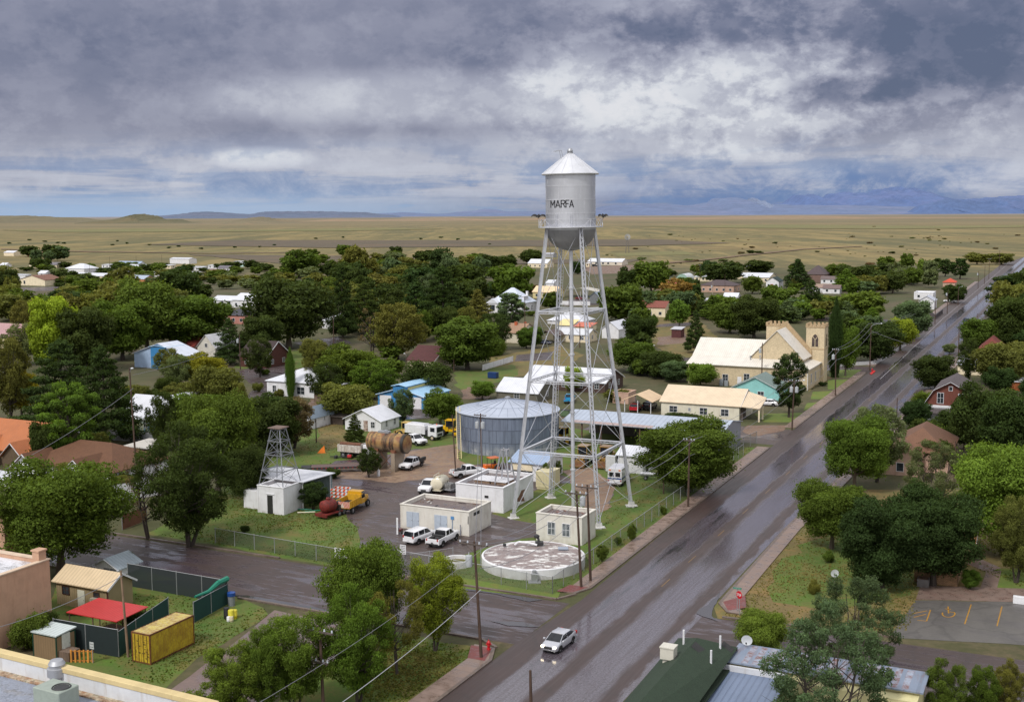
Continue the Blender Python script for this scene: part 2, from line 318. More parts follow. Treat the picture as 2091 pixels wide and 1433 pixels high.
# asphalt, wet
def asphalt(name,lanes=False,base=(56,38,34),wet=.5):
    m,t,p=nt(name);L=t.links
    g=N(t,'ShaderNodeNewGeometry');mp=N(t,'ShaderNodeMapping');mp.vector_type='POINT';mp.inputs['Rotation'].default_value=(0,0,TH);L.new(g.outputs['Position'],mp.inputs[0])
    s=N(t,'ShaderNodeSeparateXYZ');L.new(mp.outputs[0],s.inputs[0]);b_,a_=s.outputs[0],s.outputs[1]
    def st(sx_,sy_,sc_,lo,hi,d=6,ro=.65):
        m2=N(t,'ShaderNodeMapping');m2.inputs['Scale'].default_value=(sx_,sy_,1);L.new(mp.outputs[0],m2.inputs[0]);return noise(t,m2.outputs[0],sc_,d,ro,lo,hi)
    n1=st(1,.16,.9,.35,.65);n2=st(1,.45,.35,.38,.66);n3=st(1,1,5,.3,.7,4);n4=st(1,.035,3.2,.42,.66)
    c0=lin(base);cc=mix(t,n2,c0,mul(c0,.72));cc=mix(t,mth(t,'MULTIPLY',n3,.3),cc,mul(c0,1.45))
    # cracks
    vo=N(t,'ShaderNodeTexVoronoi');vo.feature='DISTANCE_TO_EDGE';vo.inputs['Scale'].default_value=.16;m3=N(t,'ShaderNodeMapping');m3.inputs['Scale'].default_value=(1,.8,1);
    dn=N(t,'ShaderNodeTexNoise',Scale=.6,Detail=4);L.new(mp.outputs[0],dn.inputs[0]);dv=N(t,'ShaderNodeVectorMath',_operation='SCALE');L.new(dn.outputs[1],dv.inputs[0]);dv.inputs['Scale'].default_value=2.2
    av=N(t,'ShaderNodeVectorMath',_operation='ADD');L.new(mp.outputs[0],av.inputs[0]);L.new(dv.outputs[0],av.inputs[1]);L.new(av.outputs[0],m3.inputs[0]);L.new(m3.outputs[0],vo.inputs['Vector'])
    crk=ramp(t,vo.outputs['Distance'],.035,.008);cc=mix(t,mth(t,'MULTIPLY',crk,.35),cc,mul(c0,.35))
    if lanes:
        def band(lo,hi,s_=.5):
            bb=mth(t,'ADD',b_,mth(t,'MULTIPLY',mth(t,'SUBTRACT',n1,.5),.45))
            return mth(t,'MULTIPLY',ramp(t,bb,lo-s_,lo+s_),ramp(t,bb,hi+s_,hi-s_))
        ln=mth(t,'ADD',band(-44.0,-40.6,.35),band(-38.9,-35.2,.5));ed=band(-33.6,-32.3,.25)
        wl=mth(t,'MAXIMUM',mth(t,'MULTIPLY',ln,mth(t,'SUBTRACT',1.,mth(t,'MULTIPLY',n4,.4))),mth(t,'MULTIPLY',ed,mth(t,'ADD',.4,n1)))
        cc=mix(t,mth(t,'MULTIPLY',wl,.85),cc,mix(t,n3,lin((76,70,76)),lin((110,105,116))))  # wet lanes: sky reflection painted in as a paler base colour
        pud_refl=mth(t,'MULTIPLY',st(1.6,.12,.5,.5,.62),mth(t,'MULTIPLY',ramp(t,b_,-44.6,-43.6),ramp(t,b_,-40.9,-42.2)))
        pud_refl=mth(t,'MULTIPLY',pud_refl,st(.5,.3,.09,.44,.54));cc=mix(t,mth(t,'MULTIPLY',pud_refl,.8),cc,(.03,.03,.033))  # dark reflection in the wet lane painted into the colour
        rough=mth(t,'SUBTRACT',.6,mth(t,'MULTIPLY',wl,.5));rough=mth(t,'SUBTRACT',rough,mth(t,'MULTIPLY',pud_refl,.17))
        rough=mth(t,'SUBTRACT',rough,mth(t,'MULTIPLY',n4,.12))
    else:
        pud_refl=st(.22,1,.4,.5,.6);pud_refl2=st(.16,1.5,1.6,.54,.64)
        w2=mth(t,'MAXIMUM',mth(t,'MULTIPLY',pud_refl,.8),pud_refl2)
        cc=mix(t,mth(t,'MULTIPLY',w2,.45*wet*2),cc,lin((104,98,110)))  # wet streaks: sky sheen painted in as a lighter colour
        rough=ramp(t,w2,.1,.9,.62,.62-.95*wet if wet<.6 else .08)
    L.new(cc,p.inputs['Base Color']);L.new(mth(t,'MAXIMUM',rough,.05),p.inputs['Roughness']);p.inputs['Specular IOR Level'].default_value=1.
    bump(t,p,n3,.06,.02)
    return m
ASPH=asphalt('wet_asphalt_lanes',True);ASPH2=asphalt('wet_asphalt',False);ASPH3=asphalt('dark_asphalt',False,(68,52,46),.55);ASPH4=asphalt('grey_parking_asphalt',False,(88,84,80),.15)
CONC=gmat('concrete',(lin((146,124,112)),lin((128,108,98)),lin((112,96,90))),(.3,1.,5.),.6,.25)
KERBM=gmat('kerb_concrete',(lin((132,116,104)),lin((112,98,90)),lin((88,78,74))),(.4,1.2,5.),.6,.3)
DRIVE=gmat('wet_concrete_drive',(lin((132,112,104)),lin((116,98,94)),lin((100,86,86))),(.12,.5,3.),.55,.12)
BRICKP=gmat('red_brick_ramp',(lin((140,76,72)),lin((120,66,62)),lin((104,60,58))),(.4,1.5,8),.6,.3)
def strip(name,ab,m,z,wide=None):
    """quads between two (a,b) polylines"""
    mb=MB();l,rr=ab
    for i in range(len(l)-1):
        p=[(*XY(*l[i]),z),(*XY(*rr[i]),z),(*XY(*rr[i+1]),z),(*XY(*l[i+1]),z)];mb.add(p,[(0,1,2,3)])
    return struct(name,mb,m)
KL=-47.1;KR=-33.0
LA=[(-60,KL),(60,KL),(98,KL),(113,-46.2),(150,-46.8),(204,-47.2),(300,-47.3),(340,-47.8),(480,-50.5),(750,-52),(1000,-54),(1600,-20),(3000,160)]
RA=[(-60,KR),(60,KR),(98,KR),(113,-33),(150,-33),(204,-31.8),(300,-30),(340,-30),(480,-29.5),(750,-30),(1000,-32),(1600,5),(3000,190)]
strip('main_road',(LA,RA),ASPH,.012)
strip('cross_street',([(111.5,-230),(111.5,KL+.2)],[(98.3,-230),(98.3,KL+.2)]),ASPH2,.008)
strip('cross_street',([(113.5,KR-.2),(115.5,40)],[(99,KR-.2),(101,40)]),ASPH2,.008)
strip('side_street',([(222,-84),(222,KL+.2)],[(206,-84),(206,KL+.2)]),ASPH3,.008)
strip('side_street',([(323,-100),(323,KL+.2)],[(312,-100),(312,KL+.2)]),ASPH2,.008)
strip('side_street',([(470,-90),(470,-50)],[(455,-90),(455,-50)]),ASPH2,.008)
# sidewalks with real kerbs (built in road coordinates)
def slabline(name,pts,w_,m,z0,z1,side=-1,joints=True):
    """raised strip following (a,b) points; side -1 extends to smaller b"""
    mb=MB()
    for i in range(len(pts)-1):
        a,b=pts[i],pts[i+1]
        q=[a,b,(b[0],b[1]+side*w_),(a[0],a[1]+side*w_)];q=[(*XY(*p),z1) for p in q]
        n=Vector(q[1])-Vector(q[0]);n2=Vector(q[3])-Vector(q[0])
        if n.cross(n2).z<0:q=q[::-1]
        mb.slab(q,z1-z0+.3)
    return struct(name,mb,m)
jm=CONC
def walk_mat():
    m,t,p=nt('sidewalk_concrete');L=t.links
    g=N(t,'ShaderNodeNewGeometry');mp=N(t,'ShaderNodeMapping');mp.inputs['Rotation'].default_value=(0,0,TH);L.new(g.outputs['Position'],mp.inputs[0]);s=N(t,'ShaderNodeSeparateXYZ');L.new(mp.outputs[0],s.inputs[0])
    fr=mth(t,'FRACT',mth(t,'DIVIDE',s.outputs[1],1.5));jt=ramp(t,mth(t,'ABSOLUTE',mth(t,'SUBTRACT',fr,.5)),.47,.49)
    wnz=N(t,'ShaderNodeTexWhiteNoise');wnz.noise_dimensions='1D';L.new(mth(t,'FLOOR',mth(t,'DIVIDE',s.outputs[1],1.5)),wnz.inputs['W'])
    v=mp.outputs[0];n=noise(t,v,.8,6,.7,.35,.65);c=lin((138,118,108));cc=mix(t,n,c,mul(c,.72));cc=mix(t,mth(t,'MULTIPLY',wnz.outputs[0],.3),cc,mul(c,.7));cc=mix(t,mth(t,'MULTIPLY',jt,.7),cc,mul(c,.35))
    L.new(cc,p.inputs['Base Color']);L.new(ramp(t,n,.2,.9,.6,.25),p.inputs['Roughness']);return m
WALK=walk_mat()
def off(ps,d):return [(a,b+d) for a,b in ps]
for nm,pts in (('near',[(-60,KL),(60,KL),(93.5,KL),(96.4,-48.2)]),('mid',[(114.6,-47.5),(117,-46.6),(150,-46.85),(203,-47.2)]),('far',[(224,-47.2),(311,-47.5)]),('farther',[(325,-47.6),(340,-47.8),(454,-50.1)]),('farthest',[(472,-50.4),(750,-52)])):
    slabline('kerb',pts,.35,KERBM,0,.15);slabline('pavement',off(pts,-.35),1.9,WALK,0,.14)
for pts in ([(115.5,-31.0),(118,-32.6),(150,-32.9),(204,-31.7),(300,-29.9)],[(320,-29.9),(480,-29.4)]):
    slabline('kerb',pts,.35,KERBM,0,.15,1);slabline('pavement',off(pts,.35),1.6,WALK,0,.14,1)
slabline('kerb',[(97.6,-110),(97.6,-52),(97.3,-49.2)],.3,KERBM,0,.12) if False else None
# kerbs along the cross street
def kerb_ab(p,q,w_=.3,z=.13):
    mb=MB();a=(*XY(*p),z/2);b=(*XY(*q),z/2);mb.bar(a,b,w_,z+.1);return struct('kerb',mb,KERBM)
kerb_ab((98.,-80),(98.,-50.5));kerb_ab((98.,-50.5),(96.6,-48.2));kerb_ab((112,-78),(112.,-48.6));kerb_ab((112,-48.6),(114.4,-47.4));kerb_ab((112,-85),(112.,-150));kerb_ab((98,-93),(98.,-125));kerb_ab((113.9,-31),(115.4,-14))
patch('brick_ramp',[(96.2,-48.4),(93,-47.6),(93,-49.4),(96,-50.6)],BRICKP,.146,0,px=False);patch('brick_ramp',[(117,-47),(114.7,-47.9),(114.3,-49.6),(117,-49.2)],BRICKP,.146,0,px=False);patch('brick_ramp',[(118.5,-32.2),(116,-31),(117.6,-29.5),(121.5,-30.6)],BRICKP,.146,0,px=False)
# centre line
YEL=M('paint',lin((124,94,50)));mb=MB()
for a in (121,131.0,143.7,156,169.2,182.6,196,209.5,223,236,250,264):
    if a<116:continue
    p=[XY(a,-39.93),XY(a,-39.82),XY(a+3,-39.82),XY(a+3,-39.93)];mb.add([(*q,.016) for q in p],[(0,1,2,3)])
struct('road_marking',mb,YEL)
WM=M('paint',lin((190,186,190)));mb=MB()
for l in range(len(LA)-4):
    a0,b0=LA[l+3];a1,b1=LA[l+4]
    if a0<280:continue
    for o_,c_ in ((4.5,0),):
        p=[XY(a0,b0+o_),XY(a0,b0+o_+.1),XY(a1,b1+o_+.1),XY(a1,b1+o_)];mb.add([(*q,.017) for q in p],[(0,1,2,3)])
struct('road_marking',mb,WM)
# grounds of the lots
patch('compound_grass',[(690,1158),(480,1120),(300,1090),(440,1000),(560,930),(640,860),(760,850),(900,860),(1150,870),(1330,900),(1560,915),(1380,1062),(1185,1208),(1140,1205),(925,1178)],LAWN,.004)
patch('gravel_yard',[(725,1075),(705,1050),(690,1010),(640,965),(690,940),(760,935),(850,915),(930,920),(940,950),(1040,945),(1080,960),(1150,970),(1250,1000),(1248,1030),(1215,1060),(1195,1040),(1215,1000),(1160,985),(1100,1000),(1000,1050),(1098,1070),(1098,1098),(1060,1100),(990,1120),(900,1150),(835,1165),(815,1172),(740,1120)],ASPH3,.012,.5,3)
patch('sandy_gravel',[(700,975),(640,968),(700,945),(800,950),(840,920),(930,905),(945,945),(1010,960),(960,975),(880,975),(800,985)],SAND,.016,.6)
patch('dirt_track',[(1150,960),(1215,955),(1250,995),(1240,1040),(1205,1060),(1195,1020)],SAND,.017,.6)
patch('driveway',[(735,1170),(812,1155),(905,1150),(860,1178),(820,1205),(720,1190)],ASPH2,.014,.3)
patch('park_grass',[(800,1290),(955,1318),(1000,1345),(880,1400),(830,1440),(760,1520),(480,1520),(600,1400),(700,1330),(790,1285)],LAWN,.005)
patch('verge_grass',[(940,1172),(1150,1200),(1140,1222),(925,1203)],LAWN2,.006,.15)
patch('dirt_lot',[(560,1245),(640,1262),(800,1290),(700,1335),(600,1405),(420,1500),(300,1440),(360,1400),(480,1310),(545,1258)],DRIVE,.009,.1)
patch('yard_grass',[(470,1210),(540,1240),(548,1255),(480,1300),(400,1345),(330,1410),(130,1360),(60,1300),(120,1190),(280,1160)],LAWN,.006,.2)
patch('corner_lot',[(1610,1085),(1460,1240),(1470,1262),(1640,1285),(1850,1290),(1900,1240),(2150,1230),(2150,1000),(1700,1000)],DRY,.006)
patch('lawn',[(1640,1110),(1560,1200),(1600,1235),(1760,1240),(1900,1200),(1900,1100),(1750,1080)],LAWN,.009,1.2,3)
patch('lawn',[(2030,1160),(2150,1160),(2150,1225),(2015,1218)],LAWN2,.012,.1)
patch('parking_lot',[(1870,1225),(2200,1232),(2200,1322),(1815,1302)],ASPH4,.013,.1)
patch('path',[(1880,1195),(2200,1205),(2200,1232),(1870,1224)],CONC,.02,0);patch('path',[(2015,1165),(2045,1165),(2035,1205),(2000,1205)],CONC,.022,0);patch('path',[(1960,1145),(2000,1140),(2045,1160),(2015,1168)],CONC,.024,0)
for pts in ([(1700,755),(1760,755),(1740,770),(1690,772)],[(1690,776),(1738,774),(1715,795),(1690,795)],[(1660,800),(1712,797),(1685,815),(1655,815)],[(1648,823),(1682,820),(1660,837),(1640,838)],[(1630,843),(1655,842),(1630,862),(1560,862),(1540,845)]):
    patch('lawn',pts,LAWN2,.008,.05)
patch('bare_dirt',[(1525,868),(1610,868),(1600,880),(1540,892),(1515,880)],DIRT,.008)
for pts,mm in (([(1690,762),(1700,771),(1650,800),(1650,795)],DRY),([(1000,730),(1140,705),(1190,725),(1150,760),(1010,775)],DRY),([(930,760),(1050,745),(1060,765),(960,800),(930,790)],LAWN),([(950,790),(1010,790),(1000,815),(940,815)],DIRT),([(500,725),(620,715),(640,745),(560,760),(480,750)],LAWN),([(1330,640),(1410,640),(1500,720),(1400,730),(1310,700)],DRY),([(1340,690),(1400,680),(1410,700),(1345,705)],DIRT),([(630,815),(760,815),(740,840),(640,840)],DIRT),([(1180,545),(1290,541),(1330,556),(1210,560)],DIRT),([(0,1045),(60,1035),(70,1080),(0,1090)],DIRT),([(640,865),(705,850),(710,905),(660,920)],DRY)):
    patch('yard_ground',pts,mm,.007,.8,3)
for pts in ([(480,760),(545,742),(600,748),(560,800),(540,850),(480,850),(520,790)],[(600,700),(690,688),(720,700),(640,715)],[(760,842),(935,828),(940,850),(770,860)],[(1310,625),(1385,598),(1410,605),(1350,632)],[(1345,662),(1410,658),(1412,665),(1340,668)],[(1055,725),(1130,718),(1125,735),(1050,738)],[(30,588),(210,582),(215,590),(30,596)],[(1160,612),(1230,610),(1240,622),(1150,625)]):
    patch('side_street',pts,ASPH2,.011,.3,4)
FLD=gmat('dark_field',(lin((92,80,66)),lin((84,76,58)),lin((104,92,70))),(.004,.02,.08));FL2=gmat('green_field',(lin((118,116,70)),lin((132,120,76)),lin((104,106,60))),(.004,.02,.08))
patch('ploughed_field',[(300,500),(480,490.5),(800,491),(1115,491),(1330,489),(1500,497),(1300,503),(1000,504),(700,507),(430,503)],FLD,.5,8,60)
patch('dirt_field',[(380,520),(640,522),(900,527),(1090,530),(1320,530),(1280,536),(900,542),(600,541)],FLD,.3,5,40)
patch('green_field',[(1240,517),(1400,513),(1420,520),(1260,524)],FL2,.2,5,40)
# parking marks
def mark(pts,w_=.12,z=.03):
    mb=MB()
    for a,b in pts:
        p=Vector((*G(*a),z));q=Vector((*G(*b),z));d=(q-p).normalized();s=Vector((-d.y,d.x,0))*w_/2;mb.add([p-s,p+s,q+s,q-s],[(3,2,1,0)])
    o=struct('road_marking',mb,M('paint',lin((178,130,52))))
mark([((1983,1234),(1970,1274)),((2046,1238),(2036,1278)),((1900,1245),(1892,1268)),((1873,1266),(1892,1268)),((1893,1247),(1866,1252)),((1891,1254),(1866,1260))])
cpt=[(1937+13*math.cos(q),1253+7*math.sin(q)) for q in [x*.5 for x in range(-1,8)]];mark([(cpt[i],cpt[i+1]) for i in range(len(cpt)-1)]+[((1936,1238),(1937,1252)),((1930,1243),(1942,1244)),((1937,1249),(1948,1250))],.14)
# hills, with distance haze painted into the far colours
def hills(name,pts,y,c,seed,depth=.12,rough=.12):
    """ridge: list of (px,height_px) at range y; solid terrain mass"""
    mb=MB();rr=random.Random(seed);n=160;x0,x1=pts[0][0],pts[-1][0];rows=[];K=7
    prof=[]
    for i in range(n+1):
        px=x0+(x1-x0)*i/n
        for j in range(len(pts)-1):
            if pts[j][0]<=px<=pts[j+1][0]:
                f=(px-pts[j][0])/(pts[j+1][0]-pts[j][0]);f=f*f*(3-2*f);h=pts[j][1]*(1-f)+pts[j+1][1]*f;break
        h*=1+rough*(math.sin(i*.9+seed)*.3+math.sin(i*2.3+seed*2)*.2+rr.uniform(-.25,.25))
        prof.append((px,max(h,0)))
    vs=[]
    for k_ in range(K):
        f=k_/(K-1)
        yy=y*(1-depth*(1-f)) if k_<K else y
        for px,h in prof:
            s=math.sin(f*math.pi/2)**1.3;vs.append(((px-CX)/F*y*(1+.03*math.sin(px*.05+k_)*(1-f)),yy,(h*(s*(1+rr.uniform(-.05,.05)) if k_ not in(0,K-1) else s)/F*y) + (-2 if k_==0 else 0)))
    fs=[(k_*(n+1)+i,k_*(n+1)+i+1,(k_+1)*(n+1)+i+1,(k_+1)*(n+1)+i) for k_ in range(K-1) for i in range(n)]
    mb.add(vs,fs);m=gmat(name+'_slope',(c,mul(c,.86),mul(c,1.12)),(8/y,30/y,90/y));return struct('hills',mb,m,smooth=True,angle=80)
o_=41/24.   # px of drop compensation
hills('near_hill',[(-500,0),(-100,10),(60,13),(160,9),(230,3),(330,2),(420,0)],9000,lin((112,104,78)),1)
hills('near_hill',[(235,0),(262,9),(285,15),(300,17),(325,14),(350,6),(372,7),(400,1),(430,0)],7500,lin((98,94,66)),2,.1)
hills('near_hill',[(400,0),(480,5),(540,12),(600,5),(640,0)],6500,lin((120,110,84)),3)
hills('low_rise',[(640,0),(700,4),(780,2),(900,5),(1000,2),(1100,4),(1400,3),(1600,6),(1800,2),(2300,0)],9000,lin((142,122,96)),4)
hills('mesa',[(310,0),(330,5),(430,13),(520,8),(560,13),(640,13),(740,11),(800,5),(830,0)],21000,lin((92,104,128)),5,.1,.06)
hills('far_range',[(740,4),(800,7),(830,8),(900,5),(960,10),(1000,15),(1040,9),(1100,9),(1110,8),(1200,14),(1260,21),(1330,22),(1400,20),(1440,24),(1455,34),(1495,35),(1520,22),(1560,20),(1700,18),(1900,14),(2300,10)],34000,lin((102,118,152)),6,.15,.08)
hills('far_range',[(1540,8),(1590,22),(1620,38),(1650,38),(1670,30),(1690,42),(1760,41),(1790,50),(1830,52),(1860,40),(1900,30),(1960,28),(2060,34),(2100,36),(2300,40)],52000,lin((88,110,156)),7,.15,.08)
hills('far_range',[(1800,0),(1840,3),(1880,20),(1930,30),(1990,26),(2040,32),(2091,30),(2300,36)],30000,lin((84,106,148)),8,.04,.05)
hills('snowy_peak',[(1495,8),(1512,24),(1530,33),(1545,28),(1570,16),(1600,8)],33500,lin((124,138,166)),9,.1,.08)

PUD,t_p,p_p=nt('puddle_water');p_p.inputs['Base Color'].default_value=(.05,.045,.05,1);p_p.inputs['Roughness'].default_value=.04;p_p.inputs['Specular IOR Level'].default_value=1.
for pts in ([(98.5,-84),(99.3,-78),(98.9,-70),(99.6,-62),(98.9,-55),(98.3,-55),(98.3,-84)],[(111.2,-68),(110.4,-62),(110.9,-56),(110.2,-51),(111.3,-50)],[(98.6,-93),(100.4,-90),(99.6,-84.5),(98.4,-85)],[(103,-52),(104.2,-49),(103.4,-46.8),(102.6,-50)],[(114,-33.8),(116.5,-33.7),(119,-33.4),(122,-33.4),(118,-32.8),(114,-32.2),(112.5,-31)]):
    patch('puddle',pts,PUD,.022,.12,.8,px=False)

TRK=gmat('track_soil',(lin((120,98,76)),lin((106,88,68)),lin((128,108,84))),(.01,.05,.2))
patch('dirt_track',[(1330,538),(1420,533),(1520,521),(1640,509),(1760,503),(1760,504.2),(1640,510.4),(1520,523),(1420,535),(1330,541)],TRK,.6,2,30)
patch('dirt_track',[(0,508.5),(180,514),(420,517.5),(640,516),(640,516.8),(420,518.6),(180,515.4),(0,510)],TRK,.6,2,30)
patch('green_field',[(0,470),(300,467),(500,470),(760,466),(900,468),(700,472),(420,474),(100,475)],FL2,.8,20,120)
patch('green_field',[(1300,463),(1600,459),(1900,462),(2091,460),(2091,465),(1800,468),(1500,466)],FL2,.8,20,120)
# ---------- trees ----------
def leafmat(own=False):
    m,t,p=nt('foliage');L=t.links
    oi=N(t,'ShaderNodeAttribute',_attribute_name='tint') if own else N(t,'ShaderNodeObjectInfo');at=N(t,'ShaderNodeAttribute',_attribute_name='lv')
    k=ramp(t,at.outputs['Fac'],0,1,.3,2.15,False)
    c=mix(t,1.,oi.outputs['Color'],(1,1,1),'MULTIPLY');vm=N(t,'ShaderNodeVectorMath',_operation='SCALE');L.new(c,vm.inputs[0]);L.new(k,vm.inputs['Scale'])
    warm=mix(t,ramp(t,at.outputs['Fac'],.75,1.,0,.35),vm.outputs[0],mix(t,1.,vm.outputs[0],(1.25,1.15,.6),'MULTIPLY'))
    L.new(warm,p.inputs['Base Color']);p.inputs['Roughness'].default_value=.8;p.inputs['Specular IOR Level'].default_value=.12
    tr=N(t,'ShaderNodeBsdfTranslucent');L.new(mix(t,1.,warm,(1.5,1.35,.6),'MULTIPLY'),tr.inputs[0]);ms=N(t,'ShaderNodeMixShader');ms.inputs[0].default_value=.32;L.new(p.outputs[0],ms.inputs[1]);L.new(tr.outputs[0],ms.inputs[2]);L.new(ms.outputs[0],t.nodes['Material Output'].inputs[0])
    return m
LEAF=leafmat();BARK=M('wood',(.10,.078,.06));BARKD=M('wood',(.055,.042,.035))
def leaves(centers,rad,n,size,seed,flat=.85,vert=False,aspect=.55,lobe_b=None,upb=.35):
    """n pointed leaf clumps around lobes; returns verts, faces, brightness"""
    g=np.random.default_rng(seed);centers=np.array(centers);rad=np.array(rad);k=len(centers)
    pr=(rad[:,0]*rad[:,1])**1.;pr=pr/pr.sum();idx=g.choice(k,n,p=pr)
    d=g.normal(size=(n,3));d/=np.linalg.norm(d,axis=1)[:,None]
    q=g.uniform(.25,1,n)**.42
    ragg=1+(g.random(n)<.06)*g.uniform(.1,.5,n)+.2*np.sin(d[:,0]*7+idx*1.7)*np.sin(d[:,1]*6+idx)+.14*np.sin(d[:,2]*8+idx*.6)
    pos=centers[idx]+d*rad[idx][:,[0,0,1]]*(q*ragg)[:,None]
    nrm=d*flat+g.normal(size=(n,3))*.75;nrm/=np.linalg.norm(nrm,axis=1)[:,None]
    a=np.cross(nrm,g.normal(size=(n,3)));a/=np.linalg.norm(a,axis=1)[:,None]+1e-9;b=np.cross(nrm,a)
    if vert: a=np.tile([0,0,1.],(n,1))+g.normal(size=(n,3))*.25;a/=np.linalg.norm(a,axis=1)[:,None];b=np.cross(a,nrm);b/=np.linalg.norm(b,axis=1)[:,None]+1e-9
    s=size*g.uniform(.55,1.4,n)[:,None];asp=aspect
    v=np.stack([pos-a*s,pos+b*s*asp+a*s*.1,pos+a*s,pos-b*s*asp-a*s*.1],1).reshape(-1,3)
    lb=g.uniform(.3,.7,k) if lobe_b is None else lobe_b
    lv=.55*lb[idx]+.18*(q-.6)*2+upb*.5*d[:,2]+g.uniform(-.16,.16,n)+.12  # painted light: top and outer leaves lighter, inner ones darker
    return v,np.clip(lv,0,1)
def leafmesh(name,v,lv):
    n=len(v)//4;me=bpy.data.meshes.new(name);me.vertices.add(4*n);me.vertices.foreach_set('co',v.astype(np.float32).ravel())
    me.loops.add(4*n);me.loops.foreach_set('vertex_index',np.arange(4*n,dtype=np.int32));me.polygons.add(n);me.polygons.foreach_set('loop_start',np.arange(0,4*n,4,dtype=np.int32))
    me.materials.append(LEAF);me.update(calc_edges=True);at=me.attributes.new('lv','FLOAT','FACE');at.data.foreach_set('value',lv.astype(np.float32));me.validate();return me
def trunkmesh(name,pts,r0,mat,th=.28,seed=0,lean=0,multi=1,top=.75):
    """tapered trunk with limbs to the lobes; unit height"""
    mb=MB();rr=random.Random(seed)
    for m_ in range(multi):
        ox=rr.uniform(-.05,.05) if multi>1 else 0;oy=rr.uniform(-.05,.05) if multi>1 else 0
        P_=[(ox*.4,oy*.4,-.02)];n=5
        for i in range(1,n+1):
            f=i/n;P_.append((ox*(1+3*f)+lean*f+rr.uniform(-.012,.012),oy*(1+3*f)+rr.uniform(-.012,.012),top*f))
        rad=[r0*(1.35 if i==0 else 1)*(1-.82*i/n)/(multi**.4) for i in range(n+1)]
        mb.path(P_,rad,7)
        for j,p in enumerate(pts):
            if j%multi!=m_:continue
            f=min(.95,max(th*.75/top,(p[2]*.62)/top));k=int(f*n);k=min(k,n-1);ff=f*n-k
            b=Vector(P_[k]).lerp(Vector(P_[k+1]),ff);rb=rad[k]*(1-ff)+rad[k+1]*ff
            e=Vector(p);md=b.lerp(e,.5)+Vector((rr.uniform(-.03,.03),rr.uniform(-.03,.03),-.02))
            mb.path([b,md,e],[rb*.6,rb*.36,rb*.1],5)
            for q in range(2):
                e2=e+Vector((rr.uniform(-.12,.12),rr.uniform(-.12,.12),rr.uniform(-.02,.1)));mb.path([md,md.lerp(e2,.6),e2],[rb*.26,rb*.15,rb*.05],4)
    me_o=mb.build(name,mat,smooth=True);me=me_o.data;bpy.data.objects.remove(me_o);return me
def lobes_broad(seed,n,spread=.34,zl=.25,zh=.86,rs=(.14,.23)):
    rr=random.Random(seed);L_=[(0,0,.58)];Rr=[(.24,.22)]
    for i in range(n):
        t_=i*2.399+rr.uniform(-.4,.4);z=zl+(zh-zl)*((i+.5)/n)+rr.uniform(-.05,.05);f=math.sin(math.pi*min(1,max(0.08,(1.02-z)/.86)))**.6
        d=spread*f*rr.uniform(.72,1.08);q=rr.uniform(*rs);L_.append((d*math.cos(t_),d*math.sin(t_),z));Rr.append((q,q*rr.uniform(.62,.85)))
    return L_,Rr
PROTO={}
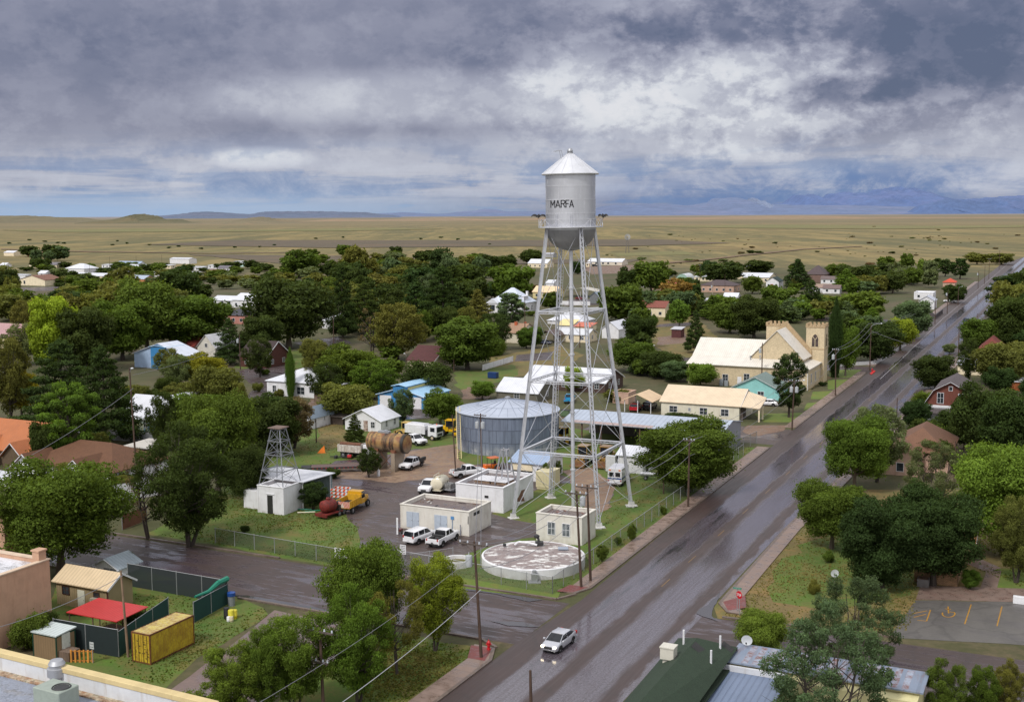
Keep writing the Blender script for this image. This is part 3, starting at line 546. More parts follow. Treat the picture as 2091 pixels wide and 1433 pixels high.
def mkproto(kind,lod,seed):
    n={'near':66000,'mid':18000,'far':4200}[lod];s={'near':.0115,'mid':.021,'far':.044}[lod]
    if kind=='broad':
        c,rd=lobes_broad(seed,19);v,lv=leaves(c,rd,n,s,seed);tm=trunkmesh('trunk',c[1:],.03,BARK,seed=seed)
    elif kind=='round':   # dense dome reaching low
        c,rd=lobes_broad(seed,20,.34,.2,.86,(.14,.2));c.append((0,0,.35));rd.append((.3,.2));v,lv=leaves(c,rd,int(n*1.25),s,seed);tm=trunkmesh('trunk',c[1:12],.03,BARKD,seed=seed,th=.12,top=.6)
    elif kind=='wispy':   # feathery, open, uneven
        c,rd=lobes_broad(seed,48,.40,.2,.95,(.06,.125));c.append((0,0,.45));rd.append((.2,.2));v,lv=leaves(c,rd,int(n*.85),s*.9,seed,flat=.3,vert=False,aspect=.42);tm=trunkmesh('trunk',c,.024,BARKD,seed=seed,multi=3)
    elif kind=='feathery':
        c,rd=lobes_broad(seed,64,.42,.16,.97,(.045,.095));v,lv=leaves(c[1:],rd[1:],int(n*.62),s*.8,seed,flat=.2,aspect=.4);tm=trunkmesh('trunk',c[1::2],.024,BARKD,seed=seed,multi=3,top=.85)
    elif kind=='sparse':
        c,rd=lobes_broad(seed,20,.37,.34,.9,(.06,.11));c=c[1:];rd=rd[1:];v,lv=leaves(c,rd,int(n*.28),s*.85,seed,flat=.2,aspect=.4);tm=trunkmesh('trunk',c,.022,BARKD,seed=seed,multi=3,top=.85)
    elif kind=='bare':
        c,rd=lobes_broad(seed,26,.38,.3,.93,(.05,.08));c=c[1:];rd=rd[1:];v,lv=leaves(c,rd,int(n*.05),s*.8,seed,flat=.2);tm=trunkmesh('trunk',c,.03,BARKD,seed=seed,multi=2,top=.85)
    elif kind=='pine':    # lumpy rounded pine in pads
        rr=random.Random(seed);c=[];rd=[]
        for i in range(46):
            z=.2+.72*(i/45);f=max(.12,math.sin(math.pi*min(.98,(1.04-z)/.95))**.75)*.4;t_=i*2.399;d=f*rr.uniform(.35,1.);q=rr.uniform(.075,.12);c.append((d*math.cos(t_),d*math.sin(t_),z));rd.append((q,q*.55))
        v,lv=leaves(c,rd,int(n*1.15),s*.8,seed,flat=.6,aspect=.35,upb=.95);tm=trunkmesh('trunk',c[::5],.026,BARKD,seed=seed,top=.88)
    elif kind=='conifer': # layered cone
        rr=random.Random(seed);c=[];rd=[]
        for i in range(60):
            z=.1+.86*(i/59);f=(1-z)**.8*.5+.02;t_=i*2.399;d=f*rr.uniform(.45,1.);q=.045+.09*(1-z);c.append((d*math.cos(t_),d*math.sin(t_),z-.03*d));rd.append((q*1.3,q*.42))
        c.append((0,0,.95));rd.append((.03,.06));v,lv=leaves(c,rd,int(n*1.15),s*.8,seed,flat=.4,aspect=.35,upb=.8);tm=trunkmesh('trunk',c[::9],.024,BARKD,seed=seed,top=.94)
    elif kind=='cypress':
        c=[(0,0,.06+.9*i/16) for i in range(17)];rd=[(.46*(math.sin(math.pi*min(1,(i+2.2)/20))**.5)*(1 if i<12 else 1-(i-12)*.16),.085) for i in range(17)]
        v,lv=leaves(c,rd,int(n*1.3),s*1.,seed,flat=.7,vert=True,aspect=.4,lobe_b=np.full(17,.5),upb=.1);tm=trunkmesh('trunk',[(0,0,.8)],.05,BARKD,seed=seed)
    elif kind=='bush':
        rr=random.Random(seed);c=[(rr.uniform(-.26,.26),rr.uniform(-.26,.26),rr.uniform(.25,.6)) for _ in range(11)];rd=[(rr.uniform(.16,.26),rr.uniform(.2,.34)) for _ in c]
        v,lv=leaves(c,rd,int(n*.4),s*1.7,seed);tm=trunkmesh('trunk',c[:4],.03,BARKD,seed=seed,th=.1,top=.4)
    return leafmesh('crown',v,lv),tm
def proto(kind,lod,i):
    k=(kind,lod,i)
    if k not in PROTO:PROTO[k]=mkproto(kind,lod,hash_(kind)+i*17+{'near':1,'mid':2,'far':3}[lod])
    return PROTO[k]
def hash_(s): return sum(ord(c)*(i+3) for i,c in enumerate(s))%911
GC={'dark':lin((56,68,30)),'green':lin((76,92,34)),'bright':lin((90,108,40)),'lime':lin((116,130,40)),'olive':lin((92,94,44)),'grey':lin((92,102,66)),'blue':lin((76,92,60)),'yellow':lin((124,120,36)),'gold':lin((124,100,52)),'deep':lin((50,66,32)),'brown':lin((96,82,56)),'pine':lin((74,96,36)),'fresh':lin((82,102,36))}
NT=0
def tree(px,by,ty,wd,kind,col,label,group=None,z=0,name=None):
    """px,by: foot of the trunk; ty: level of the top; wd: crown width, as read off the photograph"""
    global NT;NT+=1
    x,y=G(px,by);h=hgt(x,y,ty);s=pxm(x,y);w_=wd/s
    lod='near' if y<175 else('mid' if y<420 else 'far');nv={'near':2,'mid':3,'far':4}[lod]
    if kind in('cypress','pine','conifer','bare','bush'):nv=min(nv,2)
    cm,tm=proto(kind,lod,NT%nv)
    nm=name or {'bush':'shrub','pine':'pine_tree','conifer':'conifer_tree','cypress':'cypress_tree','bare':'bare_tree'}.get(kind,'leafy_tree')
    cat={'shrub':'shrub'}.get(nm,'tree')
    o=thing(nm,label,cat,x,y,0,(NT*2.1)%6.28,group,(w_*1.17,w_*1.17,h*1.0))
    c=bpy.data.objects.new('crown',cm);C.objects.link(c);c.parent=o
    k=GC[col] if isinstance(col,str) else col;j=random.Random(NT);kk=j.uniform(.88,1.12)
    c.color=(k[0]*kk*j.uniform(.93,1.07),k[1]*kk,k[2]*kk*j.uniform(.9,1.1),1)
    if nm!='shrub' or y<250:
        t2=bpy.data.objects.new('trunk' if nm!='shrub' else 'stem',tm);C.objects.link(t2);t2.parent=o
    return o
TREES=[
# foreground, left of the main road
(745,1318,1098,142,'broad','fresh','bright green leafy tree on the corner lawn, tallest, in front of the yard entrance'),
(812,1375,1170,120,'sparse','olive','thin brownish tree with several stems and open crown on the corner lawn'),
(887,1328,1138,118,'wispy',lin((108,120,38)),'yellowing leafy tree on the corner lawn just behind the street kerb'),
(729,1436,1205,150,'wispy','fresh','loose green tree on the corner lawn with a single dark trunk near the sidewalk'),
(605,1455,1258,150,'wispy','fresh','dense mid green tree beside the pole with the double crossarm at the bottom edge'),
(480,1475,1312,120,'wispy','bright','low feathery green tree at the bottom edge between white parapet and driveway'),
(545,1468,1285,92,'wispy','bright','narrow bright green tree squeezed between the two leafy trees at the bottom edge'),
(405,1500,1398,90,'bush','bright','low bright bush behind the end of the cream parapet'),
(125,1172,928,240,'broad','green','large spreading green tree behind the tan trailer shed'),
(385,1115,872,195,'wispy','dark','big drooping dark tree with thick pale trunk at the street edge'),
(305,1100,905,95,'bare','brown','half bare brown tree with pale leaning trunk at the street edge'),
(447,1012,784,150,'broad','green','tall green tree rising behind the drooping dark one, left of the lattice derrick'),
(505,1030,905,80,'broad','dark','dark tree pressed against the left side of the derrick pump building'),
(560,930,800,110,'round','dark','dark tree behind the lattice derrick'),
(600,915,812,90,'wispy','brown','brownish shaded tree between derrick and white garage'),
(145,962,775,125,'pine','pine','bright green lumpy rounded pine beside the orange roof'),
(130,880,690,170,'conifer','deep','huge dark evergreen behind the bright lumpy pine'),
(215,905,705,150,'conifer','deep','second huge dark evergreen with drooping side branches over the white roof'),
(45,852,742,62,'broad','yellow','yellow and orange leafed tree at the left edge'),
(95,966,850,62,'round','dark','small dark tree in front of the orange roof'),
(20,860,690,90,'wispy','olive','grey green willowy tree at the far left edge'),
(112,760,598,92,'round','lime','lime green round tree standing out from the dark trees'),
(60,700,612,70,'wispy','olive','pale thin tree in front of the pink roofed house'),
(50,745,660,80,'wispy','grey','grey green feathery tree beside the cream walled house at the left'),
(175,760,620,110,'round','dark','dark round tree right of the lime green tree'),
(250,735,600,120,'round','green','broad green tree behind the pole with white crossarm'),
(300,720,560,130,'broad','green','high green tree above the far pole with crossarm'),
(390,715,598,150,'round','green','big round green tree behind the white and blue house'),
(345,770,712,60,'wispy','olive','olive tree hiding the front of the white and blue house'),
(365,795,725,60,'wispy','grey','leaning grey green tree with pale branches right of the white and blue house'),
(415,790,718,80,'broad','yellow','yellow green tree in front of the white gable'),
(440,840,745,95,'broad','olive','yellowish olive tree behind the colourful wall house'),
(470,745,648,66,'conifer','deep','dark evergreen left of the dark brick house'),
(535,735,640,80,'round','dark','dark tree shading the dark brick house'),
(590,710,562,160,'broad','dark','huge dark spreading tree in the middle of the left half'),
(530,770,690,60,'wispy','dark','shaded tree next to the parked black car'),
(594,812,712,19,'cypress','pine','slim column cypress in front of the large white house'),
(640,745,690,50,'broad','olive','thin olive tree by the bare street corner'),
(668,820,742,75,'wispy','dark','dark feathery tree in front of the large white house'),
(705,800,700,120,'broad','green','green tree rising behind the large white house'),
(765,815,735,100,'wispy','fresh','soft light green tree left of the blue metal building'),
(705,860,778,110,'broad','olive','olive tree between brown fence and white gabled house'),
(725,905,845,42,'conifer','dark','small dark cedar in front of the white gabled house'),
(755,975,915,48,'wispy','dark','scrubby dark tree below the rusty tank'),
(823,865,795,52,'wispy','blue','thin dark tree at the right corner of the white gabled house'),
(900,868,792,74,'broad','green','rounded green tree on the street behind the white box truck'),
(870,815,735,90,'broad','dark','dark tree behind the blue metal building'),
(985,815,775,48,'broad','fresh','small yellow green tree at the back of the steel tank'),
(650,800,705,60,'wispy','olive','olive tree behind the roof chimney of the large white house'),
(400,905,800,110,'broad','green','green tree before the colourful wall house'),
(335,920,800,60,'wispy','dark','dark tree touching the white roof of the colourful wall house'),
(555,865,800,70,'broad','dark','dark tree in front of the large white house, left of the white garage'),
# middle
(815,735,620,110,'wispy','olive','tall willowy olive tree in the centre left of the dark red roof'),
(760,730,630,70,'bare','brown','dead pale branched tree at the centre left'),
(700,690,540,60,'conifer','deep','dark cedar far left of centre'),
(745,680,575,90,'conifer','dark','layered dark cedar left of the tallest central cedar'),
(905,680,542,110,'conifer','deep','tallest wide dark cedar at the centre of town'),
(850,670,575,90,'conifer','deep','second dark cedar beside the tallest central one'),
(975,660,590,58,'conifer','olive','light olive cypress like tree left of the white house with dormer'),
(940,670,612,44,'conifer','olive','smaller olive evergreen next to the light olive one'),
(1045,670,595,70,'pine','blue','blue green pine in front of the white house with dormer'),
(1010,715,640,70,'wispy','dark','dark narrow tree before the tan roofed house'),
(955,755,645,130,'round','green','very large round green tree at the centre'),
(1015,725,688,36,'cypress','green','rounded column cypress left of the white wall'),
(1000,728,692,30,'cypress','green','smaller column cypress left of the white wall'),
(1075,712,668,40,'round','pine','clipped cypress clump, left one, beside the tan roofed house'),
(1092,710,665,34,'round','pine','clipped cypress clump, right one, beside the tan roofed house'),
(1083,645,634,20,'round','green','small clipped tree right of the white house with dormer'),
(1045,620,535,86,'round','green','wide green tree behind the white house with dormer'),
(1010,610,575,48,'round','deep','dark low tree left of the wide green one behind the dormer house'),
(1085,600,580,34,'broad','brown','reddish brown small tree behind the dormer house'),
(1125,635,595,42,'broad','green','green tree inside the tower legs beside the yellow house'),
(1000,555,518,44,'round','dark','dark tree at the edge of the plain left of the tower'),
(1035,550,520,40,'round','dark','second dark tree at the edge of the plain left of the tower'),
(1085,540,510,46,'round','dark','dark tree behind the roof at the edge of the plain'),
(970,575,545,40,'round','dark','round tree at the town edge left of the tower'),
(1180,560,530,30,'round','deep','dark tree just left of the white ranch house'),
(1170,800,745,40,'broad','lime','small bright lime tree under the tower beside the blue pickup'),
(1258,820,790,50,'bush','olive','olive bush by the beige carport'),
# right of the tower
(1405,1003,850,190,'round','green','big dense dark green tree in front of the long metal shed by the sidewalk'),
(1330,600,530,72,'broad','green','spreading green tree over the long white roof'),
(1385,625,570,66,'broad','gold','orange brown autumn tree beside the quonset hut'),
(1421,640,578,34,'pine','deep','tall dark pine right of the autumn tree'),
(1420,720,632,44,'conifer','deep','dark evergreen above the left end of the church roof'),
(1328,645,595,28,'conifer','blue','narrow evergreen in front of the brown roofed house'),
(1387,668,612,40,'broad','fresh','slim tree with visible trunk near the small red brown shed'),
(1335,665,642,16,'cypress','pine','small clipped cypress near the street'),
(1365,655,632,16,'conifer','green','small pointed evergreen near the street'),
(1265,655,575,90,'round','green','big green tree right of the tower leg'),
(1305,710,640,64,'round','dark','dark grey green tree beside the white gable'),
(1290,760,690,90,'broad','green','green tree right of the tower mid strut'),
(1350,770,715,80,'broad','dark','dark tree left of the church'),
(1430,790,738,60,'broad','fresh','fresh green tree at the left end of the church wall'),
(1380,780,735,60,'round','blue','bluish tree left of the fresh green tree'),
(1490,680,612,80,'round','green','tree behind the church roof, left'),
(1540,690,600,90,'round','dark','dark tree behind the church roof, right'),
(1480,715,690,60,'bush','bright','bright leafed shrub over the church roof'),
(1611,852,716,70,'pine','deep','tall dark pine in front of the church'),
(1704,770,612,27,'cypress','deep','tall narrow cypress right of the church tower'),
(1726,768,655,50,'broad','fresh','green tree right of the tall cypress'),
(1780,740,650,110,'round','dark','big dark tree at the street corner beyond the church'),
(1838,715,645,56,'broad','lime','yellow green tree beside the main road'),
(1865,690,610,70,'round','blue','blue green tree beside the main road'),
(1760,660,590,90,'round','green','broad green tree beyond the church'),
(1590,640,580,70,'round','green','green tree behind the church left tower'),
(1655,640,570,56,'conifer','deep','dark conifer above the church'),
(1628,590,528,52,'conifer','deep','large layered cedar near the purple roof'),
(1710,575,536,46,'round','green','green tree in front of the brown roof cluster'),
(1745,590,540,74,'broad','dark','spreading dark tree with forked trunk by the brown roofs'),
(1475,578,534,80,'round','dark','wide dark tree beside the cream house with white roof'),
(1450,570,533,40,'round','deep','dark tree just behind the wide dark one'),
(1550,560,529,58,'round','dark','dark tree at the plain edge behind the white roofs'),
(1536,600,562,40,'broad','green','green tree in front of the cream house with long roof'),
(1280,600,545,44,'round','dark','dark tree left of the long white roof'),
(1830,560,542,22,'pine','deep','single dark tree by the plain edge'),
(1930,565,528,34,'pine','deep','left dark oak of the pair by the highway'),
(1960,570,526,44,'pine','deep','right dark oak of the pair by the highway'),
(1995,540,516,44,'broad','olive','pale green tree at the highway verge'),
(2045,540,516,50,'broad','olive','olive thicket at the highway verge'),
(1950,618,578,46,'round','dark','dark tree beside the white pickup'),
# right of the main road
(2055,640,560,80,'pine','deep','dark evergreen clump at the right edge of the highway'),
(2085,640,545,60,'round','dark','dark tree at the right image edge'),
(2000,720,645,80,'broad','green','green tree on the right side of the highway'),
(2070,720,600,90,'round','dark','dark tree behind the red brown hip roof'),
(2045,790,690,110,'round','olive','olive brown tree right of the red brown hip roof'),
(1977,780,690,44,'wispy','dark','thin dark tree in front of the white metal roof'),
(1910,795,722,78,'round','dark','dark tree at the roadside behind the gambrel brick house'),
(1938,722,700,26,'round','grey','small grey tree at the roadside'),
(1890,860,795,56,'broad','green','green shrubby tree left of the gambrel brick house'),
(2010,940,775,120,'broad','dark','dark tree right of the gambrel brick house'),
(2070,960,800,120,'broad','deep','dark tree at the right edge above the bright tree'),
(1745,1005,838,118,'broad','fresh','light green tree at the roadside before the brown roofed house'),
(1790,985,826,110,'wispy','grey','grey brown feathery tree behind the light green roadside tree'),
(1850,950,885,50,'bush','olive','olive brown bush by the brown roofed house'),
(1898,915,850,58,'bush','green','rounded green bush before the gambrel house porch'),
(1698,1120,975,130,'broad','green','spreading green tree on the corner lawn across the road'),
(1800,1205,1000,160,'round','deep','large dark tree, left of two, over the brown brick building'),
(1905,1195,985,170,'round','deep','large dark tree, right of two, over the brown brick building'),
(1905,1065,905,120,'feathery','grey','grey green feathery tree before the pinkish wall'),
(2050,1135,888,200,'broad','bright','big bright green tree at the right edge'),
(2075,1190,1020,100,'wispy','olive','drooping green tree at the right edge above the path'),
(1982,1203,1160,36,'round','pine','clipped round shrub beside the path'),
(1662,1212,1180,24,'bush','olive','small thorny shrub on the dry corner lot'),
(1692,1148,1122,22,'bush','green','small shrub on the lawn near the satellite dish'),
(1556,1345,1245,96,'broad','bright','small bright green tree beside the blue roof'),
(1735,1432,1190,180,'feathery','blue','grey green tree behind the blue metal roof'),
(1690,1560,1262,250,'feathery','blue','large feathery grey green tree at the bottom edge before the blue roof'),
(1928,1500,1348,80,'wispy','green','small green tree at the bottom right, nearest the cream wall'),
(2003,1490,1362,66,'wispy','green','small green tree at the bottom right, middle one'),
(2055,1480,1352,66,'wispy','olive','small olive tree at the bottom right corner'),
# shrubs and hedges near
(65,1325,1235,80,'bush','green','bush against the pink adobe wall'),(100,1290,1240,40,'bush','dark','dark bush between adobe wall and small shed'),
(278,1280,1228,46,'bush','dark','weedy bush growing at the corner of the red canopy'),(165,1250,1242,46,'bush','green','weeds under the red canopy edge'),
(262,1160,1125,34,'bush','green','weedy shrub at the end of the dark screen fence'),
(1290,1106,1070,20,'wispy','green','shrub growing through the fence, largest'),(1262,1114,1096,16,'wispy','green','shrub growing through the fence, small'),(1230,1147,1112,26,'wispy','green','shrub by the fence beside the round reservoir'),(1355,1050,1030,14,'bush','green','weed clump at the fence near the big dark tree'),
(648,985,960,26,'bush','olive','weedy bush at the edge of the trailer'),(1117,990,945,24,'wispy','green','thin young tree beside the cream generator box'),(1140,975,940,14,'wispy','green','climbing plant on the tower leg'),
(170,1075,1040,60,'bush','olive','bush on the red dirt bank'),(500,1085,1070,20,'bush','dark','dark weed clump on the compound grass'),
(1680,788,779,17,'round','deep','small clipped shrub at the church corner'),(570,812,790,24,'bush','olive','olive shrub left of the large white house wall'),(527,800,778,20,'bush','olive','small shrub beside the street'),(488,845,775,30,'broad','olive','small rounded tree by the street curb'),(540,765,752,20,'bush','green','round green shrub by the black car'),
(1395,850,838,90,'bush','dark','dark hedge before the beige house'),(680,975,952,30,'bush','dark','dark bush under the tank'),
(600,1000,950,60,'round','dark','dark bush at the left of the carport'),
(640,1040,985,60,'wispy','deep','bush inside the open shed'),
]
for T in TREES: tree(*T[:6],T[6])
# denser belts between the landmarks: (x0,x1,y0,y1,count,height px range,width px,kinds,colors,label)
CLEAR=[(430,560,588,690),(265,405,696,765),(540,722,748,822),(688,890,780,900),(995,1100,595,665),(1030,1095,645,715),(1075,1285,525,820),(1225,1285,655,690),(1005,1260,752,830),(1400,1700,655,870),(1380,1420,665,690),(1330,1420,640,740),(1262,1600,785,870),(1275,1380,565,588),(1430,1510,575,600),(1515,1610,555,605),(1855,1935,583,650),(1640,1700,540,600),(820,900,710,760),(40,110,560,588),(0,70,655,730),(460,520,625,660),(940,1150,735,800),(0,110,850,940),(480,560,735,800),(635,725,685,715),(1800,2000,600,800),(660,700,700,720),(1920,1965,568,590),(860,945,820,860),(395,470,695,735),(560,575,690,700),(1720,1800,600,612),(1655,1700,555,580)]
BELTS=[
(0,100,600,760,16,(30,70),(34,70),('round','broad','wispy'),('dark','green','olive'),'leafy tree in the belt at the far left edge of town'),
(100,560,610,700,40,(34,80),(40,90),('round','broad'),('dark','green','deep','olive'),'tree in the dense wooded belt left of the dark brick house'),
(560,1000,560,700,46,(30,78),(36,80),('round','broad','wispy','conifer'),('dark','green','deep','olive','blue'),'tree in the wooded belt between huge dark tree and water tower'),
(100,470,606,640,40,(16,34),(30,56),('round','broad','wispy'),('dark','green','olive','grey'),'tree in the low wooded strip below the trailers'),
(100,560,640,705,34,(30,50),(44,84),('round','broad'),('dark','green','deep','olive'),'tree in the wooded blocks above the pale blue house'),
(60,560,564,602,70,(9,20),(20,42),('round','broad'),('dark','green','olive','grey'),'small tree among the far trailers'),
(540,980,540,590,52,(14,34),(24,52),('round','broad','wispy'),('dark','green','olive','grey'),'tree along the plain left of the tower'),
(40,600,546,562,40,(9,18),(18,34),('round','broad'),('dark','green'),'little tree below the trailers'),
(560,1000,590,640,34,(24,50),(34,64),('round','broad'),('dark','green','olive','deep'),'tree right of the layered white roofs'),
(0,140,520,560,9,(18,34),(26,44),('round',),('dark','green','blue'),'tree around the outlying houses at the far left'),
(1100,1420,610,780,36,(22,52),(28,60),('round','broad'),('dark','green','olive','blue'),'tree in the gardens between water tower and church'),
(1420,1860,585,690,64,(22,50),(30,64),('round','broad','conifer'),('dark','green','olive','blue','fresh'),'tree in the wooded blocks behind the church'),
(1250,1860,555,600,44,(12,24),(18,40),('round','broad'),('dark','green','olive'),'small tree near the far houses right of the tower'),
(1800,1935,550,600,14,(24,44),(24,40),('round','broad'),('dark','green','grey'),'tree beyond the white bungalow beside the highway'),
(2010,2140,610,780,14,(40,90),(44,90),('round','broad'),('dark','deep','olive'),'tree in the shaded gardens right of the highway'),
(1860,2140,780,960,10,(40,80),(50,90),('round','broad'),('dark','deep','green'),'tree crowding the brick gambrel house garden'),
(700,960,700,800,14,(24,50),(30,56),('broad','wispy'),('olive','green','dark'),'garden tree between large white house and steel tank'),
(240,540,740,860,12,(36,60),(40,70),('broad','wispy'),('olive','green','dark'),'garden tree between pale blue house and colourful walled house'),
(0,260,930,1060,9,(34,70),(44,80),('wispy','broad'),('olive','green','dark'),'garden tree around the brown roofed house'),
(620,1010,520,548,22,(12,26),(20,40),('round','broad'),('dark','green','olive'),'scattered tree at the edge of the plain left of the tower'),
]
BT=[];CW=dict(dark='dark green',green='mid green',deep='blackish green',olive='olive',blue='dull green',grey='grey green',fresh='fresh green');KW=dict(round='dense round',broad='spreading',wispy='feathery',conifer='pointed')
for (x0,x1,y0,y1,n,hr,wr,ks,cs,lb) in BELTS:
    made=0;tries=0;rr=random.Random(x0+y0*3+n)
    while made<n and tries<5000:
        tries+=1;px=rr.uniform(x0,x1);by=rr.uniform(y0,y1);h_=rr.uniform(*hr);w_=rr.uniform(*wr)
        if any(px+w_*.4>q[0] and px-w_*.4<q[1] and by>q[2]+5 and by-h_<q[3] for q in CLEAR):continue
        a,b=AB(*G(px,by))
        if -50-.013*max(0,a-300)-w_/2/pxm(*G(px,by))*.6<b<-28.5+w_/2/pxm(*G(px,by))*.6:continue
        kq,cq=rr.choice(ks),rr.choice(cs);BT.append((px,by,by-h_,w_,kq,cq,CW[cq]+' '+KW[kq]+' '+lb[lb.index('tree'):],'trees: '+CW[cq]+' '+KW[kq]+' '+lb[lb.index('tree'):]));made+=1
BT.sort(key=lambda q:-(q[1]-q[2])*q[3])
room=292-sum(1 for o in C.objects if o.name.startswith('leafy_tree'))
for q in BT[:room]:tree(*q[:6],q[6],q[7])
V_=[];LV_=[];CO_=[]
for i,q in enumerate(BT[room:]):
    px,by,ty,wd,kd,cl=q[:6];x,y=G(px,by);h=hgt(x,y,ty);w_=wd/pxm(x,y)*1.08
    c,rd=lobes_broad(900+i%9,14);v,lv=leaves(c,rd,1100,.085,500+i%9);a=i*2.1;ca,sa=math.cos(a),math.sin(a)
    v=np.stack([x+w_*(v[:,0]*ca-v[:,1]*sa),y+w_*(v[:,0]*sa+v[:,1]*ca),h*v[:,2]],1);V_.append(v);LV_.append(lv);k=GC[cl];kk=random.Random(i).uniform(.85,1.15);CO_.append(np.tile([k[0]*kk,k[1]*kk,k[2]*kk,1.],(len(lv),1)))
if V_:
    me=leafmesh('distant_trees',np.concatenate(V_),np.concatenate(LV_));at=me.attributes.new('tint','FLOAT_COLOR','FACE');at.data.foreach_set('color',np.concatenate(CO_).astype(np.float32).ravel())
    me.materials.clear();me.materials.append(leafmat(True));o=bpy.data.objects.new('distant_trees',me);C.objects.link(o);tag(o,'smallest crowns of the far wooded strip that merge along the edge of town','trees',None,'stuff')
# desert shrubs on the plain
rr=random.Random(5);made=0
SB=[(x,y) for x,y in ((20,497),(60,490),(118,496),(92,493),(130,497),(230,500),(260,497),(305,500),(345,506),(365,503),(410,508),(240,492),(480,505),(530,504),(560,501),(645,487),(700,485),(800,505),(860,488),(900,485),(935,489),(1000,499))]
for x,y in SB: tree(x,y+1,y-3,rr.uniform(6,10),'bush','deep','dark round shrub on the open plain left of the water tower','dark shrubs scattered on the left plain')
CLU=[(rr.uniform(1230,2085),rr.uniform(478,540)) for _ in range(22)]+[(1730,512),(1760,515),(1790,517),(1690,505),(1550,500),(1900,522)]
while made<115:
    cx0,cy0=CLU[int(rr.random()**1.5*len(CLU))] if rr.random()<.75 else (rr.uniform(1230,2085),rr.uniform(470,545));px=cx0+rr.gauss(0,26);by=cy0+rr.gauss(0,3)
    if by>552-(px-1230)*.012 or by<462 or (px>1900 and by>520) or px>2090 or (px<1300 and by>525):continue
    s=max(.1,(by-440)/100.);w_=(3+rr.random()**3*22)*s+1.5
    tree(px,by,by-w_*.36,w_,'bush',rr.choice(['olive','dark','grey','brown']),'low shrub on the open plain right of the water tower','shrubs scattered on the right plain');made+=1

# weeds and tufts in the near lawns
def inpoly(px,py,P_):
    c=False;j=len(P_)-1
    for i in range(len(P_)):
        if (P_[i][1]>py)!=(P_[j][1]>py) and px<(P_[j][0]-P_[i][0])*(py-P_[i][1])/(P_[j][1]-P_[i][1])+P_[i][0]:c=not c
        j=i
    return c
INC=[([(690,1155),(480,1118),(300,1088),(440,1000),(640,1000),(735,1075)],14000,0),([(1000,1050),(1098,1070),(1200,1040),(1330,900),(1560,915),(1380,1050),(1185,1200),(1140,1203),(925,1175),(990,1125)],14000,0),([(640,865),(705,850),(760,860),(800,940),(700,945),(640,960),(600,930)],3500,1),([(800,1292),(955,1320),(990,1345),(880,1395),(830,1433),(740,1433),(700,1335),(785,1287)],13000,0),([(470,1212),(540,1242),(545,1258),(480,1300),(400,1345),(330,1400),(150,1350),(280,1180)],12000,0),([(1610,1090),(1465,1240),(1475,1262),(1640,1283),(1850,1288),(1890,1220),(1900,1100),(1750,1000)],20000,1),([(2000,1090),(2091,1090),(2091,1200),(1990,1160)],2000,0)]
EXC=[[(735,1075),(705,1050),(690,1010),(640,965),(690,940),(760,935),(850,915),(930,920),(940,950),(1040,945),(1150,970),(1250,1000),(1248,1030),(1200,1045),(1098,1070),(1098,1098),(990,1120),(900,1150),(835,1165),(740,1120)],[(700,975),(640,968),(700,945),(800,950),(840,920),(930,905),(1010,960),(880,975)],[(1150,960),(1215,955),(1250,995),(1240,1040),(1205,1060),(1195,1020)],[(985,1110),(1195,1110),(1200,1180),(985,1180)],[(1880,1130),(2000,1130),(2000,1240),(1870,1240)]]
V_=[];LV_=[];CO_=[];g=np.random.default_rng(3);rr=random.Random(12)
pts=[];col=[]
for P_,n,dry in INC:
    x0,x1=min(q[0] for q in P_),max(q[0] for q in P_);y0,y1=min(q[1] for q in P_),max(q[1] for q in P_)
    for _ in range(n):
        px=rr.uniform(x0,x1);py=rr.uniform(y0,y1)
        if not inpoly(px,py,P_) or any(inpoly(px,py,q) for q in EXC):continue
        x,y=G(px,py);a_,b_=AB(x,y)
        if 97.9<a_<111.8 or -49<b_<-31:continue
        cl=math.sin(x*.31+math.sin(y*.23)*2)+math.sin(y*.27+x*.11)
        if rr.random()>.55+.3*cl:continue
        pts.append((x,y));t_=min(1,max(0,.45*dry+.3+.22*cl+rr.uniform(-.3,.3)));A=lin((78,98,34));B_=lin((112,102,62));col.append([A[i]*(1-t_)+B_[i]*t_ for i in range(3)]+[1.])
n=len(pts);pp=np.array(pts);s=g.uniform(.05,.15,n)[:,None];th=g.uniform(0,6.28,n);d=np.stack([np.cos(th),np.sin(th),np.zeros(n)],1);b=np.concatenate([pp,np.full((n,1),.02)],1);upv=np.array([[0,0,1.]])
v=np.stack([b-d*s*.8,b+d*s*.8,b+d*s*.5+upv*s*.9,b-d*s*.6+upv*s*.8],1).reshape(-1,3)
me=leafmesh('grass_tufts',v,g.uniform(.15,.75,n));at=me.attributes.new('tint','FLOAT_COLOR','FACE');at.data.foreach_set('color',np.array(col,dtype=np.float32).ravel())
me.materials.clear();me.materials.append(leafmat(True));o=bpy.data.objects.new('grass_tufts',me);C.objects.link(o);tag(o,'short weedy grass tufts and dry stalks on the near lawns and lots','grass',None,'stuff')
